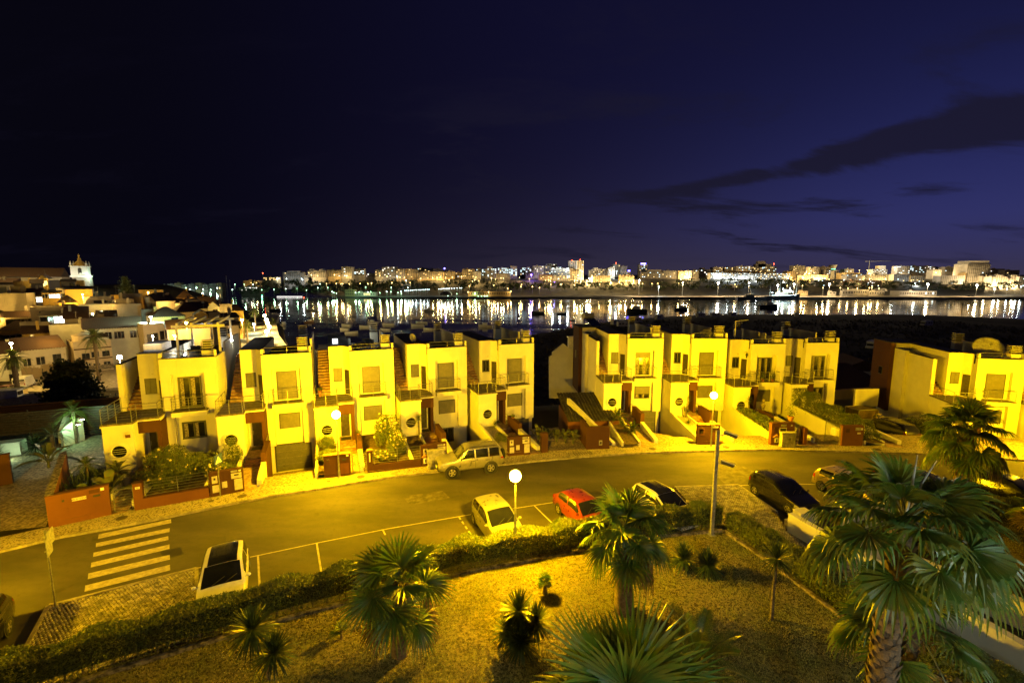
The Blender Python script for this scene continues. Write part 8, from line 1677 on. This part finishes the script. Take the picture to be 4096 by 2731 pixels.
for f, h in ((.12, 16), (.40, 26), (.88, 22)): MB().tube((L_ * f, 0, 3), (L_ * f, 0, h + 3), .25, 5, .12).build('mast', STEEL, fv)
for f, z in ((.16, 9), (.34, 11), (.46, 14), (.66, 15), (.74, 10)): add_ball(MB(), (L_ * f, -2.6, z), .7, 1).build('deck_lamp', HC, fv); lamp_or_fill((a.x + L_ * f, 633, WATER_Z + z - .8), 7000, (.75, 1, .95), .6)
cq = at(*fx(4, 1575, 480), 650); t = thing('quay_crane', 'small lit harbour crane on the moored barge', 'crane', (cq.x, 645, -10)); MB().box(-2, 2, -2, 2, 0, 6).build('cabin', CITY['w'], t); MB().tube((0, 0, 5), (-7, 0, 24), .6, 4, .3).build('boom', STEEL, t)
bp = at(*fx(4, 1555, 640), 638); t = thing('barge', 'low flat barge moored left of the fishing vessel', 'ship', (bp.x, 637, WATER_Z)); MB().box(-18, 22, -3, 3, -.5, 3.2).build('hull', HULLD, t); MB().box(-6, 6, -2, 2, 3.2, 6.5).build('deckhouse', CITY['d'], t)
lp = at(*fx(6, 905, 750), 700); 
for k in range(2): car('sedan', f'{["left", "right"][k]} dark car parked on the quay apron right of the terminal', lp.x + 6 * k, 668, 170, P_BLACK, -9.7, group='cars on the far quay')
# marina masts and low marina buildings far left
for k in range(9): BK(f'low marina building on the far left shore, {["first", "second", "third", "fourth", "fifth", "sixth", "seventh", "eighth", "ninth"][k]} from the left', 1, -1010 + k * 108, 470 - (k % 3) * 14, -1010 + k * 108 + 92, 545, 1080, 'wgo'[k % 3], .08, .3, 2, 'both', name='marina_building')
ORD14 = 'first second third fourth fifth sixth seventh eighth ninth tenth eleventh twelfth thirteenth last'.split()
for k in range(14):
    p = at(530 + k * 26 + random.uniform(-6, 6), 1156 + random.uniform(-8, 4), 1050); t = thing('street_lamp', f'{ORD14[k]} lamp from the left along the far left marina shore', 'street lamp', (p.x, 1050, p.z - 5), 0, 'white lamps of the far left marina'); MB().tube((0, 0, 0), (0, 0, 5), .15, 4).build('pole', STEEL, t); add_ball(MB(), (0, 0, 5.4), 1.1, 1).build('lamp_head', HC if k % 2 else HGn, t); lamp_or_fill((p.x, 1047, p.z - 1), 2500, (.7, 1, .75), .8, spec=.3)
for k, x in enumerate((25, 75, 140)): p = at(*fx(1, x, 440), 800); t = thing('boat_mast', ['tallest yacht mast on the far left shore, leftmost', 'middle one of the three yacht masts on the far left shore', 'shortest yacht mast on the far left shore, rightmost'][k], 'mast', (p.x, 800, -12), 0, 'yacht masts on the far left shore'); MB().tube((0, 0, 0), (0, 0, 34 - k * 7), .22, 4).build('mast', STEEL, t)
# trees and scrub on the far slopes, one mass
def wood(name, spots, m=LEAF_DARK):
    P = []; S = []
    for (x, y, z, r) in spots:
        n = 46; v = np.random.normal(0, 1, (n, 3)); v /= np.linalg.norm(v, axis=1)[:, None]; f = np.random.uniform(.5, 1, (n, 1)); P.append(np.array([x, y, z]) + v * f * np.array([r, r, r * .8])); S.append(np.full(n, r * .62))
    P = np.concatenate(P); S = np.concatenate(S); o = leaf_cloud(name, P, S, m, None, 'stuff'); return o
sp = []; rr_ = random.Random(3)
for _ in range(640):
    u = rr_.uniform(1000, 3300); band = rr_.random(); Y = rr_.uniform(770, 870) if u < 2650 else rr_.uniform(760, 830)
    if u > 2700: v = rr_.uniform(1112, 1146)
    elif u > 2000: v = rr_.uniform(1126, 1150)
    elif u > 1500: v = rr_.uniform(1118, 1150)
    else: v = rr_.uniform(1118, 1160)
    p = at(u, v, Y); sp.append((p.x, p.y, p.z - 2, rr_.uniform(2.5, 5.5)))
for _ in range(150): u = rr_.uniform(3330, 4090); Y = rr_.uniform(760, 815); p = at(u, rr_.uniform(1122, 1152), Y); sp.append((p.x, p.y, p.z - 2, rr_.uniform(2, 4.5)))
for _ in range(170): u = rr_.uniform(950, 1700); Y = rr_.uniform(725, 790); p = at(u, rr_.uniform(1146, 1172), Y); sp.append((p.x, p.y, p.z - 1, rr_.uniform(1.5, 3.2)))
wood('far_wood', sp)
# houses on the low ground behind the terraces
ruin = thing('ruined_house', 'pale ruined gable with a white chimney between the two rows', 'house', tuple(at(2200, 1500, 56)), R(8)); w_ = at(2300, 1500, 56).x - at(2190, 1500, 56).x
MB().add([(0, 0, -3), (3.7, 0, -3), (3.7, 0, 3.0), (2.6, 0, 3.2), (1.7, 0, 3.95), (.3, 0, 2.9), (.3, 0, 2.5), (-.1, 0, 2.3), (-.1, 0, 1.5)] + [(x, .4, z) for x, z in ((0, -3), (3.7, -3), (3.7, 3.0), (2.6, 3.2), (1.7, 3.95), (.3, 2.9), (.3, 2.5), (-.1, 2.3), (-.1, 1.5))], [tuple(range(9)), tuple(range(17, 8, -1))] + [(i, 9 + i, 9 + (i + 1) % 9, (i + 1) % 9) for i in range(9)]).build('wall', PLASTER, ruin)
MB().box(2.5, 3.2, .5, 1.1, 1.5, 4.6).build('chimney', WHITE, ruin); MB().box(2.4, 3.3, .4, 1.2, 4.601, 4.75).build('chimney_cap', WHITE, ruin)
# tiled car port and sloping passage walls between the rows
c0 = loc2w(H5, 6.9, -3.3); cp_ = thing('car_port', 'low garage with a dark ribbed roof and red fascia between the two rows', 'garage', (4.9, 38.4, -1.65), R(4))
MB().box(.2, 4.3, .3, 6, 0, 2.4).build('wall', BROWN, cp_); MB().box(0, 4.5, 0, .3, 1.75, 2.5).build('fascia', RED, cp_); MB().box(.3, 3.4, -.05, -.001, .0, 1.75).build('door', GARAGE, cp_); MB().box(3.5, 4.5, -.02, .28, 0, 1.749).build('pillar', BROWN, cp_)
for k in range(15): x = k * .3; MB().add([(x, -.1, 2.52), (x + .29, -.1, 2.52), (x + .29, 6.2, 3.5), (x, 6.2, 3.5), (x + .15, -.1, 2.58), (x + .15, 6.2, 3.56)], [(0, 4, 5, 3), (4, 1, 2, 5), (0, 1, 4)]).build('roof_rib', ROOFFELT, cp_)
s = thing('passage_wall', 'pale wall sloping down beside the car port, plants in front', 'garden wall', (0, 0, 0)); A = [(5.2, 42.0), (7.9, 34.6)]; MB().prism([(A[0][0], A[0][1]), (A[1][0], A[1][1]), (A[1][0] + .28, A[1][1]), (A[0][0] + .28, A[0][1])], -2, [2.0, .35, .35, 2.0]).build('wall', PLASTER, s)
h2 = thing('tiled_house', 'low house with a dark hipped tile roof behind the right end of the farther row', 'house', (36.5, 58, -4), R(-8))
MB().box(0, 12, 0, 8, -4, 3.2).build('wall', PLASTER_GREY, h2); MB().add([(-.5, -.5, 3.2), (12.5, -.5, 3.2), (12.5, 8.5, 3.2), (-.5, 8.5, 3.2), (4, 4, 6.0), (8.5, 4, 6.0)], [(0, 1, 5, 4), (1, 2, 5), (2, 3, 4, 5), (3, 0, 4)]).build('roof', TILEROOF, h2); MB().lathe([(.3, 0), (.3, 1.6), (.42, 1.7), (.22, 2.1), (.3, 2.2), (0, 2.9)], 10, c=(10.2, 1.2, 3.6)).build('chimney', PLASTER_GREY, h2)
h3 = thing('small_white_house', 'small white gabled house in the dark left of the far right house', 'house', (48.5, 66, -3), R(-15)); MB().box(0, 5.5, 0, 7, -4, 3).build('wall', PLASTER, h3); MB().add([(-.3, -.3, 3), (5.8, -.3, 3), (2.75, -.3, 4.6), (-.3, 7, 3), (5.8, 7, 3), (2.75, 7, 4.6)], [(0, 2, 5, 3), (2, 1, 4, 5), (0, 1, 2)]).build('roof', TILEROOF, h3); MB().box(1.0, 1.9, -.05, -.001, .8, 2.0).build('window', GLASS, h3); MB().box(3.6, 4.5, -.05, -.001, -.4, 1.8).build('door', DOOR, h3)
gwall((33.5, 48.5, -2.2), (46, 52, -2.2), .9, 'grey yard wall behind the box trailer', PLASTER_GREY, .25); gwall((35.8, 46.3, -1.9), (38.5, 46.6, -1.9), 1.7, 'short pale wall right behind the box trailer', PLASTER, .2)
# white ramp walls at the right
gwall((14.30, 22.15, .05), (17.2, 12.4, .05), .95, 'near white wall of the curving ramp behind the tallest palm', PLASTER, .3, cop=PLASTER); gwall((16.4, 20.0, .05), (21.2, 12.2, .05), .95, 'far white wall of the curving ramp behind the tallest palm', PLASTER, .3, cop=PLASTER); gwall((14.6, 22.45, .05), (16.6, 23.2, .05), .30, 'low white end wall of the ramp by the black hatchback', PLASTER, .3, cop=PLASTER)
t = thing('gate_pillar', 'square white pillar by the black hatchback at the ramp entrance', 'gate pillar', (15.5, 22.85, .05), R(12)); MB().box(-.36, .36, -.26, .26, 0, .80).build('pillar', PLASTER, t); MB().box(-.38, .38, -.28, .28, .801, .84).build('coping', PLASTER, t)
t = thing('gate_pillar', 'white wall block half hidden by palm leaves right of the ramp entrance', 'gate pillar', (18.6, 22.6, .05), R(8)); MB().box(-1.2, 1.6, -.2, .2, 0, 1.3).build('pillar', PLASTER, t)
# name each far lamp by the building it stands nearest to
by = {}
for o, u, v, lab in FL:
    if lab == gl or lab.startswith(('cool white lamp across', 'greenish white lamp along')):
        kind = 'warm' if lab == gl else 'cool white' if lab[0] == 'c' else 'greenish'
        b = min(BLK, key=lambda q: max(0, abs(q[1] - u) - q[3] * .4) + 1.3 * abs(q[2] - v)); w_ = b[0].split(); n_ = min(len(w_), 8)
        while w_[n_ - 1] in ('the', 'of', 'with', 'a', 'and', 'in', 'on', 'right', 'left', 'at', 'its', 'to', 'front', 'one', 'foot', 'behind', 'by', 'many', 'very', 'small', 'dark', 'bright'): n_ -= 1
        by.setdefault((kind, ' '.join(w_[:n_]).rstrip(',')), []).append((u, o))
    elif lab.startswith('white lamp of the even row'): by.setdefault(('row', ''), []).append((u, o))
ORD = 'first second third fourth fifth sixth seventh eighth ninth tenth eleventh twelfth thirteenth fourteenth fifteenth sixteenth seventeenth eighteenth nineteenth twentieth'.split() + ['twenty-' + q for q in 'first second third fourth fifth sixth seventh eighth ninth'.split()]
for (kind, b), l in by.items():
    l.sort(key=lambda q: q[0])
    for i, (u, o) in enumerate(l):
        if kind == 'row': o['label'] = f'{ORD[i]} white lamp from the left in the even row along the marina embankment'
        else: o['label'] = f'{kind} lamp by the {b}' if len(l) == 1 else f'{ORD[i]} {kind} lamp from left by the {b}'
# ================================================================ roofs of the terraces: pergola, furniture, dishes
def onroof(h, x, y, z=7.03): t, hx, hy, az, zo = h; p = loc2w(h, x, y, z + zo); return p
def rz_of(h): return R(90 - h[3])
pg = thing('pergola', 'white pergola with sloping beams on the roof of the first house', 'pergola', tuple(onroof(H1, 0, 0)), rz_of(H1)); WB = mat('pergola_white', (.62, .60, .55), .6, .1, 4)
for x, y, h in ((.6, 2.4, 2.5), (3.3, 2.4, 2.5), (.6, 6.4, 2.5), (3.4, 6.4, 2.7), (2.0, 6.4, 2.5)): MB().box(x - .07, x + .07, y - .07, y + .07, 0, h).build('post', WB, pg)
MB().box(.3, 3.7, 2.33, 2.47, 2.501, 2.68).build('beam', WB, pg); MB().box(.3, 3.7, 6.33, 6.47, 2.701, 2.88).build('beam', WB, pg)
for x in (.7, 1.6, 2.5, 3.3): MB().add([(x - .05, 2.1, 2.70), (x + .05, 2.1, 2.70), (x + .05, 6.8, 2.92), (x - .05, 6.8, 2.92), (x - .05, 2.1, 2.86), (x + .05, 2.1, 2.86), (x + .05, 6.8, 3.08), (x - .05, 6.8, 3.08)], [(3, 2, 1, 0), (4, 5, 6, 7), (0, 1, 5, 4), (1, 2, 6, 5), (2, 3, 7, 6), (3, 0, 4, 7)]).build('rafter', WB, pg)
s = MB(); n = 10
for i in range(n): y0 = 4.6 + 1.7 * i / n; y1 = 4.6 + 1.7 * (i + 1) / n; z = lambda q: 2.62 - .12 * math.sin((q - 4.6) / 1.7 * math.pi * 3) ** 2; s.quad((.7, y0, z(y0)), (3.3, y0, z(y0)), (3.3, y1, z(y1)), (.7, y1, z(y1)))
s.build('shade_cloth', DOOR, pg)
def sofa(label, h, x, y, L, rz=0):
    t = thing('roof_sofa', label, 'sofa', tuple(onroof(h, x, y)), rz_of(h) + R(rz)); m = mat('dark_wicker', (.04, .035, .03), .8, .3, 14, bump=.6); MB().box(0, L, 0, .8, .0, .38).build('seat', m, t); MB().box(0, L, .801, 1.0, 0, .85).build('backrest', m, t)
    for x_ in (-.16, L + .01): MB().box(x_, x_ + .15, 0, 1.0, 0, .6).build('armrest', m, t)
    for k in range(3): MB().box(L * k / 3 + .04, L * (k + 1) / 3 - .04, .05, .75, .381, .50).build('cushion', mat('cushion_dark', (.06, .055, .05), .9, .2, 9), t)
sofa('long dark wicker sofa under the roof pergola', H1, .9, 3.6, 2.0)
for k, (x, y, z, e) in enumerate([(3.35, 3.0, .25, 55), (3.5, 6.0, 1.0, 70), (.7, 3.5, .3, 18), (1.3, 6.9, .5, 110)]):
    p = onroof(H1, x, y, 7.03 + z); t = thing('roof_spotlight', ['small white spotlight at the right pergola post, front', 'white spotlight at the right pergola post, rear', 'tiny white spotlight beside the dark sofa', 'white lamp behind the pergola wall'][k], 'spotlight', tuple(p)); add_ball(MB(), (0, 0, 0), .06, 1).build('bulb', LAMPWH, t); MB().tube((0, 0, -.25), (0, 0, -.06), .03, 5).build('stem', METAL, t); lamp_or_fill(p + Vector((0, 0, .14)), e, (1, .95, .85), .06)
gl = thing('glass_screen', 'small lit frosted glass roof lantern left of the pergola', 'skylight', tuple(onroof(H1, -1.35, 1.9, 7.92)), rz_of(H1)); MB().box(0, 1.1, 0, 2.2, 0, .55).build('lantern', WHITE, gl); lamp_or_fill(onroof(H1, -.8, 1.4, 8.9), 22, (1, .97, .9), .1)
def chair(label, h, x, y, rz):
    t = thing('roof_chair', label, 'chair', tuple(onroof(h, x, y)), rz_of(h) + R(rz)); m = mat('grey_wicker', (.20, .20, .18), .85, .3, 14, bump=.6); MB().box(-.4, .4, -.4, .4, .0, .4).build('seat', m, t)
    s = MB(); pts = [(-.48, -.42), (-.5, .1), (-.42, .42), (0, .52), (.42, .42), (.5, .1), (.48, -.42)]; q = [(a * .86, b * .86) for a, b in pts]; zs = [.62, .66, .80, .84, .80, .66, .62]
    for i in range(6): s.prism([pts[i], pts[i + 1], q[i + 1], q[i]], .05, [zs[i], zs[i + 1], zs[i + 1], zs[i]])
    s.build('backrest', m, t); MB().box(-.33, .33, -.36, .33, .401, .5).build('cushion', CONCRETE, t)
chair('round-backed wicker armchair on the lounger roof, nearest the loungers', H3, .9, 3.6, 200); chair('wicker armchair at the rear of the lounger roof', H3, 1.9, 6.2, 160); chair('darker wicker armchair at the rear left of the lounger roof', H3, -.2, 6.6, 230)
t = thing('roof_table', 'low grey table between the wicker chairs on the lounger roof', 'table', tuple(onroof(H3, .7, 5.2)), rz_of(H3)); MB().box(-.7, .7, -.4, .4, .40, .45).build('tabletop', CONCRETE, t)
for a in (-.62, .62):
    for b in (-.33, .33): MB().box(a - .04, a + .04, b - .04, b + .04, 0, .399).build('leg', CONCRETE, t)
def lounger(label, h, x, y, rz):
    t = thing('sun_lounger', label, 'sun lounger', tuple(onroof(h, x, y)), rz_of(h) + R(rz), 'white plastic loungers on the roof'); fr = MB(); 
    for sy in (-.30, .30): fr.path([(-.95, sy, .30), (.25, sy, .34), (.98, sy, .95)], .032, 6); fr.path([(-.55, sy, .56), (-.1, sy, .58), (.3, sy, .36)], .026, 6)
    fr.build('frame', WHITE, t)
    for k in range(9): u = k / 8; MB().box(-.93 + 1.12 * u, -.93 + 1.12 * u + .10, -.29, .29, .31 + .03 * u, .335 + .03 * u).build('slat', WHITE, t)
    for k in range(7): u = (k + .3) / 7; a = Vector((.28 + .70 * u, 0, .36 + .59 * u)); MB().add([a + Vector((0, -.28, 0)), a + Vector((0, .28, 0)), a + Vector((.055, .28, .046)), a + Vector((.055, -.28, .046))], [(0, 1, 2, 3)]).build('back_slat', WHITE, t)
    for a in (-.75, .1):
        for b in (-.3, .3): MB().tube((a, b, 0), (a + .05, b, .32), .03, 6).build('leg', WHITE, t)
lounger('left one of the two white loungers on the roof of the third house', H3, 1.25, 1.3, 10); lounger('right one of the two white loungers on the roof of the third house', H3, 1.85, 2.0, 12)
lamp_or_fill(onroof(H3, 1.2, 6.8, 8.3), 60, (.95, 1.0, .88), .15); lp_ = thing('roof_lamp', 'small lit box lamp at the left of the lounger roof', 'lamp', tuple(onroof(H3, -1.2, 2.4, 7.92)), rz_of(H3)); MB().box(0, .42, 0, .06, 0, .42).build('panel', emit('roof_panel', (1, 1, .97), 2.2), lp_)
dish('satellite_dish', 'small satellite dish tilted on the fourth house roof', tuple(onroof(H4, -.9, 2.2, 7.9)), .38, 60, 20)
dish('satellite_dish', 'pale round dish beside the chimney of the house behind the camera pole', tuple(onroof(H7, 2.1, 1.6)), .62, -35, 30)
dish('satellite_dish', 'very large dish on the roof of the far right house', tuple(onroof(H10, 2.0, 2.4)), 1.1, -30, 35)
dish('satellite_dish', 'dim dish at the right end of the farther row', tuple(onroof(H9, 1.9, 2.2)), .5, 40, 30)
for h, lab in ((H5, 'small folded aerial on the fifth house roof'), (H4, 'stick aerial lying along the fourth house roof')):
    t = thing('roof_aerial', lab, 'aerial', tuple(onroof(h, .35, 1.4)), rz_of(h)); s = MB(); s.tube((0, 0, 0), (0, 0, .5), .02, 5); s.tube((-.3, 0, .5), (.5, .1, .55), .014, 4)
    for k in range(5): s.tube((-.25 + k * .15, -.2, .52), (-.25 + k * .15, .2, .54), .008, 4)
    s.build('aerial', METAL, t)
wh = thing('water_heater', 'solar water heater with a round tank on the first roof of the farther row', 'water heater', tuple(onroof(H6, -2.2, 8.4, 7.98)), R(35)); Mx = Matrix.Translation((0, 0, 1.15)) @ Matrix.Rotation(R(90), 4, 'Y')
MB().lathe([(0, -.75), (.30, -.75), (.32, -.7), (.32, .7), (.30, .75), (0, .75)], 18, M=Mx).build('tank', STEEL, wh, smooth=False); MB().add([(-.7, -1.5, .05), (.7, -1.5, .05), (.7, -.25, .85), (-.7, -.25, .85), (-.7, -1.5, .12), (.7, -1.5, .12), (.7, -.25, .92), (-.7, -.25, .92)], [(3, 2, 1, 0), (4, 5, 6, 7), (0, 1, 5, 4), (1, 2, 6, 5), (2, 3, 7, 6), (3, 0, 4, 7)]).build('collector', GLASS, wh)
fr = MB()
for x in (-.6, .6): fr.tube((x, -1.5, 0), (x, -.1, .95), .025, 5); fr.tube((x, .1, 0), (x, .05, .95), .025, 5)
fr.build('frame', METAL, wh)
t = thing('wall_lantern', 'ornate unlit lantern on the wall of the house with the bust', 'wall lantern', tuple(loc2w(H8, -.25, .62, 5.55)), rz_of(H8)); MB().path([(0, .25, .25), (0, -.1, .42), (0, -.25, .30)], .02, 5).build('bracket', FRAME, t); MB().lathe([(.05, -.3), (.10, 0), (.16, .03), (0, .2)], 6, c=(0, -.25, .1)).build('lantern', FRAME, t)
t = thing('alarm_box', 'small alarm box with a red label on the first house entrance', 'alarm box', tuple(loc2w(H1, -1.4, -2.2, 3.05)), rz_of(H1)); MB().box(-.14, .14, -.06, -.001, 0, .16).build('box', LABELPL, t); MB().box(-.13, .13, -.055, -.001, -.22, -.01).build('label_plate', RED, t)
ap = thing('clothes_pole', 'white angled pole on the roof of the house with the bust', 'pole', tuple(onroof(H8, -.6, 2.2, 7.9)), rz_of(H8)); MB().path([(0, 0, 0), (0, 0, 1.75), (2.0, 1.2, 1.75)], .03, 6).build('pole', WHITE, ap)
# the block of flats the picture is taken from, behind the lens, and unseen cool spots aimed down at the garden palms
ab = thing('apartment_building', 'pale block of flats behind the viewpoint, outside the picture', 'building', (-10, -9, 0)); MB().box(-14, 34, -8, 0, 0, 16).build('wall', PLASTER, ab)
for (x, y, z, e, aim) in ((3.0, -2.0, 10.5, 1000, (-.05, .72, -.60)), (12.5, 1.0, 11.5, 1300, (-.45, .62, -.62))):
    lamp_or_fill((x, y, z), e, (.80, 1.0, .95), .25, spot=100, aim=aim)
